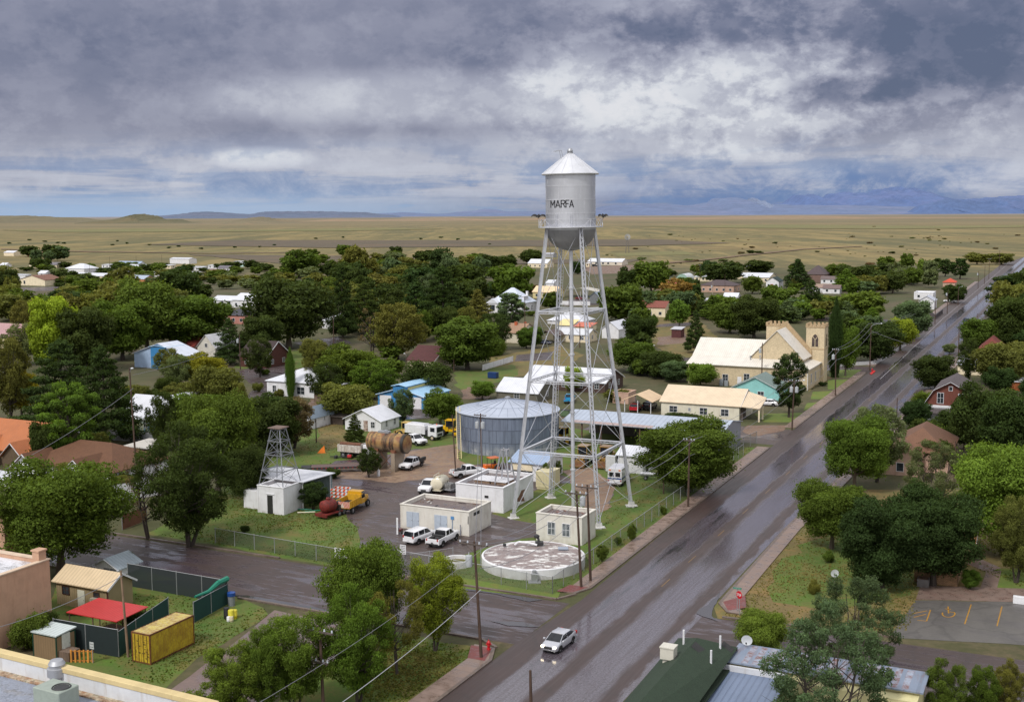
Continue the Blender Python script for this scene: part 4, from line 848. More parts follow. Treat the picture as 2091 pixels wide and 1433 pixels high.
# ---------- buildings ----------
def fit(px,py,xl,xr,yt,depth=None,height=None):
    x,y=G(px,py);a,b=AB(x,y)
    w_=solve(lambda q:PJ(*XY(a,b-q))[0],xl,0,200)
    d=depth or solve(lambda q:PJ(*XY(a+q,b))[0],xr,0,200)
    h=height or hgt(x,y,yt);return x,y,w_,d,h
def window(par,face,c,z,ww,wh,w_,d,trim=None,glass=None,bars=True,name='window',off=0):
    """face f: front (y=0), e: right end (x=0). c: metres from the left end of that face"""
    mb=MB();t_=.07
    def bx(a0,a1,z0,z1,o0,o1,mb_):
        if face=='f':mb_.box(-w_+a0,-w_+a1,-o1-off,-o0-off,z0,z1)
        else:mb_.box(o0+off,o1+off,a0,a1,z0,z1)
    for q in ((c-ww/2-t_,c+ww/2+t_,z+wh,z+wh+t_),(c-ww/2-t_,c+ww/2+t_,z-t_,z),(c-ww/2-t_,c-ww/2,z,z+wh),(c+ww/2,c+ww/2+t_,z,z+wh)):bx(*q,.0,.07,mb)
    if bars:
        bx(c-.025,c+.025,z,z+wh,.0,.045,mb)
        bx(c-ww/2,c-.025,z+wh/2-.02,z+wh/2+.02,.0,.04,mb);bx(c+.025,c+ww/2,z+wh/2-.02,z+wh/2+.02,.0,.04,mb)
    o=mb.build(name,trim or TRIM,par);g=MB();bx(c-ww/2,c+ww/2,z,z+wh,.003,.03,g);g.build('pane',glass or GLASS,o);return o
def door(par,face,c,ww,wh,w_,mat,z=0,name='door',handle=True):
    mb=MB()
    if face=='f':mb.box(-w_+c-ww/2,-w_+c+ww/2,-.06,.0,z,z+wh)
    else:mb.box(0,.06,c-ww/2,c+ww/2,z,z+wh)
    o=mb.build(name,mat,par,bevel=.01)
    if handle:
        hb=MB()
        if face=='f':hb.tube((-w_+c+ww*.4,-.06,z+1),(-w_+c+ww*.4,-.12,z+1),.04)
        else:hb.tube((.06,c+ww*.4,z+1),(.12,c+ww*.4,z+1),.04)
        hb.build('handle',CHROME,o)
    return o
RIB={}
def house(name,label,px,py,xl,xr,yt,roof='gable_r',rise=1.5,wall=None,rmat=None,wins=(),doors=(),depth=None,height=None,cat='house',group=None,over=.35,chim=None,open_=False,rz=0,z0=0):
    x,y,w_,d,h=fit(px,py,xl,xr,yt,depth,height)
    o=thing(name,label,cat,x,y,z0,-TH+rz,group);wall=wall or M('stucco',WHITE)
    rmat=rmat or M('metalroof',WHITE,ax='x' if roof in('gable_r','shed') else 'y')
    mb=MB();v=.12;ro=MB();q=over
    if roof=='flat':
        t_=.28;pr=.45
        mb.box(-w_,0,0,d,-.1,h-pr)
        for a in ((-w_,0,0,t_),(-w_,0,d-t_,d),(-w_,-w_+t_,t_,d-t_),(-t_,0,t_,d-t_)):mb.box(*a,h-pr,h)
        mb.build('wall',wall,o);
        c=MB()
        for a in ((-w_-.08,.08,-.08,t_+.03),(-w_-.08,.08,d-t_-.03,d+.08),(-w_-.08,-w_+t_+.03,t_+.03,d-t_-.03),(-t_-.03,.08,t_+.03,d-t_-.03)):c.box(*a,h,h+.12)
        c.build('coping',wall,o,bevel=.02)
        ro.box(-w_+t_+.002,-t_-.002,t_+.002,d-t_-.002,h-pr+.004,h-pr+.05);ro.build('roof',rmat,o)
    else:
        if roof=='gable_u':
            if not open_:
                mb.add([(-w_,0,-.1),(0,0,-.1),(0,0,h),(-w_/2,0,h+rise),(-w_,0,h),(-w_,d,-.1),(0,d,-.1),(0,d,h),(-w_/2,d,h+rise),(-w_,d,h)],[(0,1,2,3,4),(9,8,7,6,5),(0,5,6,1),(1,6,7,2),(4,9,5,0),(2,7,8,3),(3,8,9,4)])
            s=rise/(w_/2)
            ro.slab([(-w_/2,-q,h+rise+v),(q,-q,h-q*s+v),(q,d+q,h-q*s+v),(-w_/2,d+q,h+rise+v)],v-.01);ro.slab([(-w_/2,-q,h+rise+v),(-w_/2,d+q,h+rise+v),(-w_-q,d+q,h-q*s+v),(-w_-q,-q,h-q*s+v)],v-.01)
        elif roof=='gable_r':
            if not open_:
                mb.add([(0,0,-.1),(0,d,-.1),(0,d,h),(0,d/2,h+rise),(0,0,h),(-w_,0,-.1),(-w_,d,-.1),(-w_,d,h),(-w_,d/2,h+rise),(-w_,0,h)],[(0,1,2,3,4),(9,8,7,6,5),(0,5,6,1)[::-1],(1,6,7,2)[::-1],(4,9,5,0)[::-1],(2,7,8,3)[::-1],(3,8,9,4)[::-1]])
            s=rise/(d/2)
            ro.slab([(-w_-q,-q,h-q*s+v),(q,-q,h-q*s+v),(q,d/2,h+rise+v),(-w_-q,d/2,h+rise+v)],v-.01);ro.slab([(-w_-q,d/2,h+rise+v),(q,d/2,h+rise+v),(q,d+q,h-q*s+v),(-w_-q,d+q,h-q*s+v)],v-.01)
        elif roof=='hip':
            if not open_:mb.box(-w_,0,0,d,-.1,h)
            m_=min(w_,d)/2*.98;X0,X1,Y0,Y1=-w_-q,q,-q,d+q;z_=h+v
            if w_>=d:
                A_=(X0+m_+q,(Y0+Y1)/2,z_+rise);B_=(X1-m_-q,(Y0+Y1)/2,z_+rise)
                fs=[(0,1,5,4),(1,2,5),(2,3,4,5),(3,0,4)]
            else:
                A_=((X0+X1)/2,Y0+m_+q,z_+rise);B_=((X0+X1)/2,Y1-m_-q,z_+rise);fs=[(0,1,4),(1,2,5,4),(2,3,5),(3,0,4,5)]
            ro.add([(X0,Y0,z_),(X1,Y0,z_),(X1,Y1,z_),(X0,Y1,z_),A_,B_],fs);ro.box(X0,X1,Y0,Y1,z_-v,z_-.004)
        elif roof=='shed':   # rises away from the front
            if not open_:
                mb.box(-w_,0,0,d,-.1,h)
            ro.slab([(-w_-q,-q,h+v),(q,-q,h+v),(q,d+q,h+rise+v),(-w_-q,d+q,h+rise+v)],v-.01)
            if rise>.1 and not open_:
                mb.add([(0,0,h),(0,d,h),(0,d,h+rise),(-w_,0,h),(-w_,d,h),(-w_,d,h+rise)],[(0,1,2),(5,4,3),(1,4,5,2)])
        elif roof=='gambrel':
            p=[(-w_,h),(-w_*.84,h+rise*.62),(-w_/2,h+rise),(-w_*.16,h+rise*.62),(0,h)]
            n=len(p);vs=[(-w_,0,-.1),(0,0,-.1)]+[(a,0,b) for a,b in p[::-1]];vb=[(a,d,c) for a,b,c in vs]
            mb.loft([vb,vs])
            e=[(-w_-q*1.3,h-q*1.2)]+p[1:4]+[(q*1.3,h-q*1.2)]
            for i in range(4):
                a,b=e[i],e[i+1];ro.slab([(a[0],-q,a[1]+v),(b[0],-q,b[1]+v),(b[0],d+q,b[1]+v),(a[0],d+q,a[1]+v)],v-.01)
        if mb.v:mb.build('wall',wall,o)
        ro.build('roof',rmat,o)
        if roof in('gable_u','gable_r','gambrel') and y<330 and not open_:   # barge boards
            fb=MB()
            if roof=='gable_u':
                for sx_ in (1,-1):fb.bar((-w_/2,-q-.03,h+rise+.02),(-w_/2+sx_*(w_/2+q),-q-.03,h-q*rise/(w_/2)+.02),.05,.2,(0,1,0))
            elif roof=='gable_r':
                for sy_ in (1,-1):fb.bar((q+.03,d/2,h+rise+.02),(q+.03,d/2+sy_*(d/2+q),h-q*rise/(d/2)+.02),.2,.05,(1,0,0))
            else:
                for i in range(4):fb.bar((e[i][0],-q-.03,e[i][1]),(e[i+1][0],-q-.03,e[i+1][1]),.06,.28,(0,1,0))
            fb.build('fascia',TRIM,o)
        if open_:
            for a in (-w_+.2,-w_/2,-.2):
                for b in (.2,d-.2):
                    pb=MB();pb.tube((a,b,0),(a,b,h),.09);pb.build('post',TRIM,o)
    if wins=='auto':
        wins=[]
        k=max(1,int(w_/3.4))
        for i in range(k):wins.append(('f',(i+.5)/k,.95,1.1,1.15))
        if not(roof=='gable_u' and d<3):
            k=max(1,int(d/4.5))
            for i in range(k):wins.append(('e',(i+.5)/k,.95,1.,1.15))
    if not open_:
        for wn_ in wins:
            f,c,z,ww,wh=wn_[:5];ww=min(ww,w_*.4);wh=min(wh,h-z-.15) if c<=1 and z<h and len(wn_)<6 else wh
            window(o,f,c*(w_ if f=='f' else d),z,ww,wh,w_,d,bars=y<420)
        for dn in doors:
            f,c,ww,wh,mt=dn[:5];door(o,f,c*(w_ if f=='f' else d),ww,min(wh,h-.15),w_,mt,name=dn[5] if len(dn)>5 else 'door')
    if chim:
        for cx_,cy_,cw,ch,cm in chim:
            mb=MB();mb.box(-w_*(1-cx_)-cw/2,-w_*(1-cx_)+cw/2,d*cy_-cw/2,d*cy_+cw/2,h*.6,h+rise*.6+ch);mb.box(-w_*(1-cx_)-cw/2-.06,-w_*(1-cx_)+cw/2+.06,d*cy_-cw/2-.06,d*cy_+cw/2+.06,h+rise*.6+ch,h+rise*.6+ch+.12);mb.build('chimney',cm,o)
    return o,w_,d,h
ST=M('stucco',WHITE);STD=M('stucco',OFFW,dirt=.65);STC=M('stucco',CREAM);MR=lambda c,ax='x',**k:M('metalroof',c,ax=ax,**k)
GRR=M('deck',(.13,.10,.095));BRN=lin((120,84,58));LB=lin((150,168,196));RED=lin((150,60,52));GREY=lin((120,118,124))
WR=lin((214,216,224));DOORB=M('paint',lin((176,186,200)));DOORW=M('paint',WHITE);DK=M('paint',(.03,.03,.03));BR_D=M('paint',lin((150,110,90)));BRICK=M('brick',lin((122,66,52)));BRICKT=M('brick',lin((150,118,88)));SHB=M('shingle',lin((92,62,46)));SHG=M('shingle',lin((66,66,74)));SHR=M('shingle',lin((86,46,42)));SHP=M('shingle',lin((82,70,72)));PINKW=M('stucco',lin((188,156,138)))
def debris(o,w_,d,h,n,seed,cols):
    rr=random.Random(seed)
    for k_,cl_ in enumerate(cols):
        for i in range(min(n,6)):
            mb=MB();a=rr.uniform(-w_+.6,-.7);b=rr.uniform(.6,d-.7);l=rr.uniform(.15,.9);t_=rr.uniform(0,3.1);mb.bar((a,b,h-.36),(a+l*math.cos(t_),b+l*math.sin(t_),h-.33),rr.uniform(.06,.22),.06);mb.build('roof_scrap',cl_,o)
# compound buildings
W1,w_,d,h=house('pump_house','dirty white flat roofed block with two pairs of pale doors behind the white SUV',958,1095,818,1003,1046,'flat',wall=STD,rmat=GRR,cat='building')
for c in (1.9,6.1):
    for s in (-.48,.48): door(W1,'f',c+s,.93,2.1,w_,DOORB,z=.25)
debris(W1,w_,d,h,10,3,[M('paint',(.5,.48,.45)),M('paint',(.05,.04,.04)),M('wood',(.2,.12,.08))])
mb=MB();mb.box(-w_+7.6,-w_+8.05,-.1,-.06,2.0,2.4);mb.tube((-w_+7.82,-.08,.6),(-w_+7.82,-.08,2),.03);mb.build('blue_sign',M('paint',lin((90,140,190))),W1)
mb=MB();mb.tube((-1.2,-.05,0),(-1.1,-.35,1.5),.05);mb.build('steel_bar',M('paint',lin((90,100,130))),W1)
mb=MB();mb.box(.01,.05,1.3,2.9,h-.75,h-.35);mb.tube((-.1,-.02,h-.5),(-.1,-.12,h-1.5),.04);mb.build('drain',DKM,W1)
W2,w_,d,h=house('pump_house','larger white flat roofed block with white hatches and four legged stand on top',1028,1048,931,1089,997,'flat',wall=M('stucco',WHITE,dirt=.25),rmat=GRR,cat='building')
for cx_ in (-5.0,-2.4):
    mb=MB();mb.box(cx_-1.25,cx_+1.1,d*.35,d*.62,h-.4,h-.05);o=mb.build('roof_hatch',M('wood',(.3,.2,.13)),W2);g=MB();g.box(cx_-1.35,cx_+1.2,d*.33,d*.64,h-.045,h+.03)
    for k_ in range(6):g.box(cx_-1.3+k_*.42,cx_-1.26+k_*.42,d*.33,d*.64,h+.03,h+.06)
    g.build('lid',TRIM,o)
mb=MB();T0=(-1.9,d*.45);hh=5.0
for sx_ in(-1,1):
    for sy_ in(-1,1):mb.bar((T0[0]+sx_*1.1,T0[1]+sy_*1.1,h-.4),(T0[0]+sx_*.4,T0[1]+sy_*.4,h-.4+hh),.16,.16)
for f in(.35,.97):
    e=1.1-.7*f;z=h-.4+hh*f
    for a,b in (((-e,-e),(e,-e)),((e,-e),(e,e)),((e,e),(-e,e)),((-e,e),(-e,-e))):mb.bar((T0[0]+a[0],T0[1]+a[1],z),(T0[0]+b[0],T0[1]+b[1],z),.1,.1)
for s in(-1,1):mb.bar((T0[0]-.88*s,T0[1]-.88,h+1),(T0[0]+.45*s,T0[1]-.45,h+4.3),.07,.07)
mb.build('hoist_stand',M('silver',(.5,.5,.54)),W2)
mb=MB();mb.add([(.012,3.2,.9),(.012,6.9,.2),(.012,6.3,1.4),(.012,7.2,1.9),(.012,5.9,2.0),(.012,4.8,1.2)],[(0,1,2,3,4,5)]);mb.build('bare_brick',M('brick',lin((128,92,76))),W2)
mb=MB();mb.box(-2.9,-2.3,-.03,.0,h-1.6,h-1.25);mb.build('vent',DK,W2)
debris(W2,w_,d,h,4,9,[M('paint',(.3,.28,.28))])
W3,w_,d,h=house('pump_house','small white block with two barred windows behind the round reservoir',1188,1114,1095,1216,1058,'flat',wall=STD,rmat=GRR,cat='building')
for c in (w_*.34,w_*.66):
    window(W3,'f',c,1.0,.95,1.55,w_,d,glass=M('glass',(.09,.1,.11)))
debris(W3,w_,d,h,7,4,[M('paint',(.25,.12,.1)),M('paint',(.4,.38,.4))])
W4,w_,d,h=house('pump_house','white block with open dark doorway carrying the tall lattice derrick',580,1052,527,619,997,'flat',wall=M('stucco',WHITE,dirt=.3),rmat=M('deck',(.16,.11,.09)),cat='building',doors=[('f',.48,.9,2.6,DK)])  # black door panel paints in the shade inside the open doorway
mb=MB();mb.box(-w_*.75,-w_*.2,d*.25,d*.7,h-.4,h-.1);mb.build('roof_hatch',TRIM,W4)
mb=MB();mb.box(-w_-3.4,-w_,1.2,d,-.1,h-1.2);mb.build('annex',ST,W4);mb=MB();mb.box(-w_*.66,-w_*.34,-.08,0,2.75,2.85);mb.build('lintel',ST,W4);mb=MB();mb.box(-w_+.0,-w_+.16,-.05,0,0,h);mb.build('corner_trim',ST,W4)
# lattice derrick standing on it
x4,y4=G(580,1052)
def derrick(name,label,x,y,z0,h,b0,b1,levels,lw,mat,platform=True,rz=-TH):
    o=thing(name,label,'derrick',x,y,z0,rz)
    def c(f,i):
        e=(b0*(1-f)+b1*f)/2;sx_,sy_=((-1,-1),(1,-1),(1,1),(-1,1))[i];return (sx_*e,sy_*e,h*f)
    for i in range(4):
        mb=MB();mb.bar(c(0,i),c(1,i),lw,lw);mb.build('leg',mat,o)
    mb=MB();dg=MB()
    for k_,f in enumerate(levels):
        for i in range(4):
            mb.bar(c(f,i),c(f,(i+1)%4),lw*.8,lw*.8)
    lv=[0]+list(levels)
    for k_ in range(len(lv)-1):
        for i in range(4):
            dg.tube(c(lv[k_],i),c(lv[k_+1],(i+1)%4),lw*.22,n=5);dg.tube(c(lv[k_],(i+1)%4),c(lv[k_+1],i),lw*.22,n=5)
    mb.build('crossbeam',mat,o);dg.build('brace',mat,o)
    pj=MB()
    for f in levels[:-1]:
        for i in (0,1,2):
            p=c(f,i);pj.lathe([(0,-.06),(.16,0),(.16,.06),(0,.14)],8,p)
    pj.build('joint_plate',mat,o)
    if platform:
        p=MB();p.box(-b1/2-.35,b1/2+.35,-b1/2-.35,b1/2+.35,h,h+.12);p.build('platform',M('wood',(.16,.11,.09)),o)
    return o
vx=Vector(XY(2.2,-2.2));hd=hgt(x4+vx.x,y4+vx.y,876)-(3.8)
derrick('lattice_derrick','tall grey lattice derrick with square platform standing on a white pump building',x4+vx.x,y4+vx.y,3.6,hd+.4,4.2,1.4,(.28,.55,.78,.985),.13,M('silver',(.3,.31,.34)))
# open shed behind the derrick
o,w_,d,h=house('open_shed','open sided shed with white corrugated roof behind the derrick pump building',620,1040,504,679,984,'shed',rise=-.25,rmat=MR(WR,'x',pitch=.3),open_=True,cat='shed')
mb=MB();mb.box(-w_,-w_+.1,0,d,0,h);mb.box(-w_+.1,0,d-.1,d,0,h-.2);mb.build('wall',M('metalroof',lin((150,165,170)),ax='x',pitch=.3),o)
# dwellings and sheds: name,label,px,py,xl,xr,yt,roof,rise,wall,roofmat,extra
HS=[
('house','small white gabled house with white metal roof and rusty door beside the rusty tank',778,883,705,815,859.5,'gable_u',1.9,ST,MR(WR,'y'),dict(wins=[('f',.22,.9,.5,1.4),('f',.78,.8,.8,1.1),('e',.3,.8,.5,1.2),('e',.75,.8,.6,1.6)],doors=[('f',.58,.95,2.1,M('rusty',lin((206,190,182))))])),
('house','large white single storey house with white metal roof and square chimney behind the column cypress',642,813,545.6,718,784,'hip',2.7,ST,MR(WR,'x'),dict(wins=[('f',.16,.8,.9,1.5),('f',.72,.7,2.,1.6),('f',.94,1.2,1.,1.1),('e',.4,.9,.9,1.4)],chim=[(.98,.35,1.0,1.7,ST)])),
('garage','white garage with grey blue low roof at the edge of the weedy yard',632,878,625,674,846,'gable_u',1.2,ST,MR(lin((150,166,184)),'y'),dict(wins=[('e',.55,1.2,.9,.9),('e',.2,1.2,.7,.9)],depth=9,cat='garage')),
('shed','weathered plank shed leaning on the white garage',700,868,672,707,852,'shed',.5,M('wood',(.07,.05,.04)),MR(lin((120,110,105)),'x'),dict(depth=4,cat='shed')),
('metal_barn','bright blue metal building with white roller doors and raised centre bay',866,836,772,886,811,'gable_u',1.6,M('metalroof',lin((70,140,196)),ax='x',pitch=.5),MR(lin((160,200,232)),'y'),dict(doors=[('f',.17,2.9,2.5,DOORW,'roller_door'),('f',.82,2.9,2.5,DOORW,'roller_door')],depth=11,cat='metal building')),
('house','grey stone house with white ribbed roof behind the steel tank',1097,822,1014,1131,803,'gable_r',2.4,M('stone',lin((108,104,92))),MR(WR,'x'),dict(wins=[('e',.6,.8,.8,1.2),('f',.5,.7,1.2,1.)])),
('long_house','long white ribbed roof with open carport behind the tower legs',1235,803,1072,1258,782,'gable_r',2.4,M('brick',lin((84,64,58))),MR(WR,'x'),dict(depth=12,wins='auto')),
('house','long beige roofed cream house with white framed windows beside the turquoise house',1509,859,1350,1552,829,'gable_r',2.6,M('stucco',lin((214,208,190))),MR(lin((220,200,172)),'x',pitch=.3),dict(wins=[('f',.16,.9,1.6,1.2),('f',.37,1.3,.4,.6),('f',.55,.8,1.5,1.3),('f',.82,.8,1.5,1.3),('e',.35,.8,.8,1.2)],depth=11)),
('carport','small open carport with beige gabled roof sheltering the red car',1330,845,1273,1350,820,'gable_u',1.3,STC,MR(lin((222,192,154)),'y'),dict(open_=True,depth=7,cat='carport')),
('shed','small pinkish masonry shed left of the beige carport',1283,825,1251,1290,803,'flat',0,PINKW,M('deck',CREAM),dict(depth=5,cat='shed')),
('house','turquoise gabled house with grey green shingles between church and beige roof',1590,822,1494,1604,796,'gable_u',2.5,M('stucco',lin((142,200,198))),M('shingle',lin((112,128,124))),dict(depth=9,wins=[('f',.62,.8,1.3,1.4)])),
('house','brick gambrel roofed house with white trim and porch, right of the main road',1990,873,1888,None,831,'gambrel',4.6,M('brick',lin((118,68,56)),s=3.),M('shingle',lin((84,76,78))),dict(depth=13,over=.5)),
('house','pale pink house with brown shingled hip roof right of the main road',1935,968,1815,None,928,'hip',3.2,PINKW,M('shingle',lin((112,80,62))),dict(depth=15)),
('house','red brown hip roofed house with turquoise porch right of the main road',2047,738,1998,None,716,'hip',3.2,M('stucco',lin((40,150,156))),M('shingle',lin((108,50,44))),dict(depth=13,wins='auto')),
('house','house under a flat white metal roof in front of the red brown hip roof',2032,768,1955,None,748,'shed',1.2,STC,MR(WR,'x'),dict(depth=11,wins='auto')),
('house','white house with sheet roof half hidden in trees near the top right',2100,690,2010,None,672,'gable_r',1.6,STC,MR(WR,'x'),dict(depth=9)),
('shed','white roofed shed between the dark trees at the right edge',2120,800,2062,None,782,'shed',.8,M('brick',lin((160,90,50))),MR(WR,'x'),dict(depth=6,cat='shed')),
('house','white gabled bungalow nearest the main road beyond the trees',1907,632,1876,1920,614,'gable_u',1.8,ST,MR(lin((190,194,206)),'y'),dict(wins=[('f',.68,.9,.9,1.5)],depth=10)),
('house','two level white house with flat roofs behind the white bungalow',1905,612,1866,1935,598,'flat',0,ST,M('deck',WR),dict(depth=12,wins='auto')),
('house','small house with orange red hip roof near the highway',1950,586,1925,1963,577,'hip',2.0,PINKW,M('shingle',lin((190,76,54))),dict(depth=10)),
('house','big purple brown hip roofed house beside the layered cedar',1684,578,1644,1692,561,'hip',5,M('stucco',lin((120,96,88))),SHP,dict(depth=16)),
('house','white cottage with red door and dark green roof',1590,589,1564,1598,575,'gable_u',2.2,ST,M('shingle',lin((38,56,54))),dict(doors=[('f',.45,1.5,2.3,M('paint',lin((180,40,60))))],wins=[('f',.2,.8,1.,1.5),('f',.8,.8,1.,1.5)],depth=11)),
('house','cream house with broad white metal roof left of the white cottage',1570,577,1518,1586,567,'gable_r',2.2,STC,MR(WR,'x'),dict(wins='auto')),
('house','long pale green trimmed house behind the cream house',1540,570,1505,1548,563,'gable_r',1.4,STC,MR(WR,'x'),dict(depth=10)),
('house','pink walled house with dark brown hip roof near the autumn tree',1498,598,1430,1507,584,'hip',2.6,PINKW,SHP,dict(wins='auto',depth=13)),
('house','cream house with white roof between quonset hut and wide dark tree',1455,575,1417,1470,566,'hip',2.,STC,MR(WR,'x'),dict(wins='auto',depth=10)),
('house','long white building with long white roof under the spreading green tree',1330,586,1278,1380,578,'gable_r',3.5,ST,MR(WR,'x'),dict(wins=[('f',c,1.1,1.6,1.6) for c in(.1,.3,.5,.55,.62,.7,.85)],depth=12)),
('shed','low building with red awning roof in front of the long white building',1375,592,1330,1385,582,'shed',1.2,PINKW,MR(lin((190,70,66)),'x'),dict(depth=8,cat='shed')),
('house','long white ranch house on the plain right of the tower tank',1270,542,1200,1279,535,'gable_r',2.4,M('stucco',lin((214,204,190))),MR(WR,'x'),dict(wins=[('f',c,.8,1.5,1.4) for c in(.1,.25,.45,.6,.82)],depth=14)),
('house','cream gabled house with white roof left behind the tower legs',1117,547,1078,1137,538,'gable_r',3,STC,MR(WR,'x'),dict(wins='auto',depth=13)),
('shed','weathered tin shed on the plain beside the tower leg',1129,526,1113,1133,519,'gable_r',1.2,M('stucco',lin((160,160,164))),MR(lin((170,172,180)),'x'),dict(depth=9,cat='shed')),
('house','pale yellow house with peach metal roof seen through the tower legs',1136,610,1088,1147,597,'gable_r',2.6,M('stucco',lin((214,200,150))),MR(lin((232,204,164)),'x'),dict(wins='auto',depth=10)),
('carport','wide open carport with pale roof inside the tower legs',1220,608,1150,1231,596,'gable_u',1.6,STC,MR(lin((196,190,178)),'y'),dict(open_=True,depth=10,cat='carport')),
('house','small white cabin behind the peach roofed house',1130,585,1115,1136,578,'gable_r',1.6,ST,MR(WR,'x'),dict(depth=8)),
('barn','grey weathered barn with blue grey roof at the right tower leg',1224,620,1204,1232,606,'gable_u',2,M('wood',(.16,.17,.18)),MR(lin((120,140,160)),'y'),dict(depth=8,cat='barn')),
('house','white house with steep hip roof and dormer left of the tower legs',1066,640,1000,1095,620,'hip',6,ST,MR(lin((206,214,230)),'x'),dict(wins=[('f',.08,.8,1.3,2.),('f',.7,.8,1,2),('e',.3,.8,.8,2),('e',.7,.8,.8,2)],depth=14,chim=[(.9,.6,.8,1.,ST)])),
('house','cream walled house with tan and white roofs and orange chimneys',1062,701,1028,1092,680,'gable_r',2.4,M('stucco',lin((206,198,178))),M('shingle',lin((150,120,98))),dict(wins=[('e',.35,.8,.7,1.8),('e',.75,.8,.6,1.6)],depth=13,chim=[(.35,.4,.8,1.5,M('brick',lin((196,104,70)))),(.6,.7,.6,1.2,M('brick',lin((196,104,70))))])),
('house','white hip roofed house behind the yellow awning',1190,664,1118,1205,657,'hip',3,ST,MR(WR,'x'),dict(wins='auto',depth=12)),
('shed','low building with pale yellow roof inside the tower legs',1168,674,1138,1176,665,'shed',1.6,ST,MR(lin((232,214,150)),'x'),dict(depth=6,cat='shed')),
('shed','low building with orange tile coloured roof inside the tower legs',1205,676,1172,1212,668,'shed',1.0,STC,MR(lin((206,110,80)),'x'),dict(depth=6,cat='shed')),
('house','grey white bungalow with carport roof inside the tower legs',1200,700,1130,1218,684,'gable_r',1.5,STC,MR(lin((206,208,214)),'x'),dict(wins='auto',depth=8)),
('carport','brown roofed carport with dark car left of the rear tower leg',1135,702,1095,1144,686,'gable_u',1.5,STC,M('shingle',lin((92,78,74))),dict(open_=True,depth=8,cat='carport')),
('house','white gabled house beside the dark tree right of the tower',1263,692,1229,1284,672,'gable_u',2.2,ST,MR(WR,'y'),dict(depth=12)),
('house','house with large dark red shingle roof and pale gable in the centre',886,757,832,897,737,'gable_r',3.2,STC,M('shingle',lin((80,44,44))),dict(depth=13)),
('house','white house with layered white metal roofs at left of centre',535,630,475,555,614,'gable_r',2.6,ST,MR(WR,'x'),dict(wins='auto',depth=13)),
('house','low white gabled house left of the layered white roofs',476,625,433,492,614,'gable_r',1.8,ST,MR(WR,'x'),dict(wins='auto',depth=9)),
('garage','small cream garage below the layered white roofs',537,634,527,545,622,'gable_u',1.5,M('stucco',lin((222,200,160))),MR(WR,'y'),dict(depth=8,cat='garage')),
('house','pink walled house with dark slate hip roof amid the trees',500,662,455,520,645,'hip',2.4,M('stucco',lin((184,128,118))),SHG,dict(wins='auto',depth=13)),
('house','white bungalow fragment with white chimney beside the street lamp',690,672,658,702,656,'hip',2.,ST,MR(WR,'x'),dict(depth=10,chim=[(.7,.5,.8,1.2,ST)])),
('house','pale blue house with white roof and bright blue gable',378,756,275,402,727,'gable_u',3.0,M('stucco',lin((168,190,220))),MR(lin((206,212,226)),'y'),dict(wins=[('e',.2,.8,1,2),('f',.8,.8,1.,1.8)],depth=7)),
('house','house with dark red metal roof behind the pale blue house',395,722,340,402,707,'gable_r',2.4,M('stucco',lin((150,110,96))),MR(lin((126,58,52)),'x'),dict(depth=8)),
('house','house with pink roof left of the white stone gable',420,722,394,432,706,'gable_r',2.0,PINKW,MR(lin((196,116,124)),'x'),dict(depth=8)),
('house','house with white gable and brick base left of the dark evergreen',440,735,404,446,709,'gable_u',3.4,M('stucco',lin((206,202,192))),MR(lin((196,196,200)),'y'),dict(depth=9,wins=[('f',.5,3.6,.9,1.,1)])),
('house','dark brick house with white steep gable shaded by trees',545,752,490,562,728,'gable_r',3.6,M('brick',lin((88,50,42))),M('shingle',lin((58,46,46))),dict(depth=10,wins='auto')),
('house','house with wildly coloured blue and yellow wall',322,884,248,362,856,'gable_r',3.6,M('rusty',lin((92,140,172)),c2=lin((206,196,120)),c3=lin((70,110,150)),s=.5,a=.5),MR(WR,'x'),dict(depth=9,wins=[('f',.68,.9,.9,1.4)])),
('house','white roofed wing behind the colourful wall house',395,852,300,402,838,'gable_u',2.6,M('stucco',lin((196,200,204))),MR(WR,'y'),dict(depth=9)),
('shed','low flat white roof in front of the grey panel fence',300,934,255,318,916,'shed',.2,M('wood',(.14,.1,.08)),MR(lin((214,208,200)),'x'),dict(depth=6,cat='shed')),
('house','stone house with big bright orange metal roof at the left edge',66,958,-90,108,924,'gable_r',3.6,M('stone',lin((96,80,62)),s=3.5),MR(lin((176,102,52)),'x',pitch=.35),dict(depth=13)),
('house','white house with brown shingle hip roof and white gables at the left',232,1002,52,262,966,'hip',3.0,ST,M('shingle',lin((100,68,48))),dict(depth=12,wins=[('f',.2,.9,1.3,1.8)])),
('house','cream house with pink roof at the far left',38,712,-40,60,690,'gable_r',3.6,M('stucco',lin((214,198,160))),MR(lin((176,136,138)),'x'),dict(depth=12)),
('house','house with slate blue hip roof behind the lime green tree',62,690,20,68,672,'hip',3,ST,MR(lin((120,142,160)),'x'),dict(depth=10)),
('shed','long low white wall and roof at the far left edge',40,1000,-60,60,985,'shed',.1,ST,MR(WR,'x'),dict(depth=4,cat='shed')),
# far left edge of town
('house','cream gabled house with brown roof at the far left street',92,584,40,100,572,'gable_u',2.6,STC,M('shingle',lin((120,84,70))),dict(depth=14,wins=[('f',.2,.9,1.4,2)])),
('house','orange walled house with blue grey roof among the trailers',294,578,230,302,570,'gable_r',2.,M('stucco',lin((188,130,86))),MR(lin((164,176,194)),'x'),dict(depth=10)),
('house','white house with raised square white roof among the trailers',172,559,134,186,549,'hip',3.4,ST,MR(WR,'x'),dict(depth=14)),
('house','low building with long grey roof at the far left',116,548,60,124,541,'gable_r',1.8,STC,M('shingle',lin((110,106,112))),dict(depth=10)),
('house','tan walled house with brown roof beyond the town at the far left',78,525,56,86,519,'gable_r',2.2,M('stucco',lin((170,124,90))),M('shingle',lin((128,94,80))),dict(depth=14)),
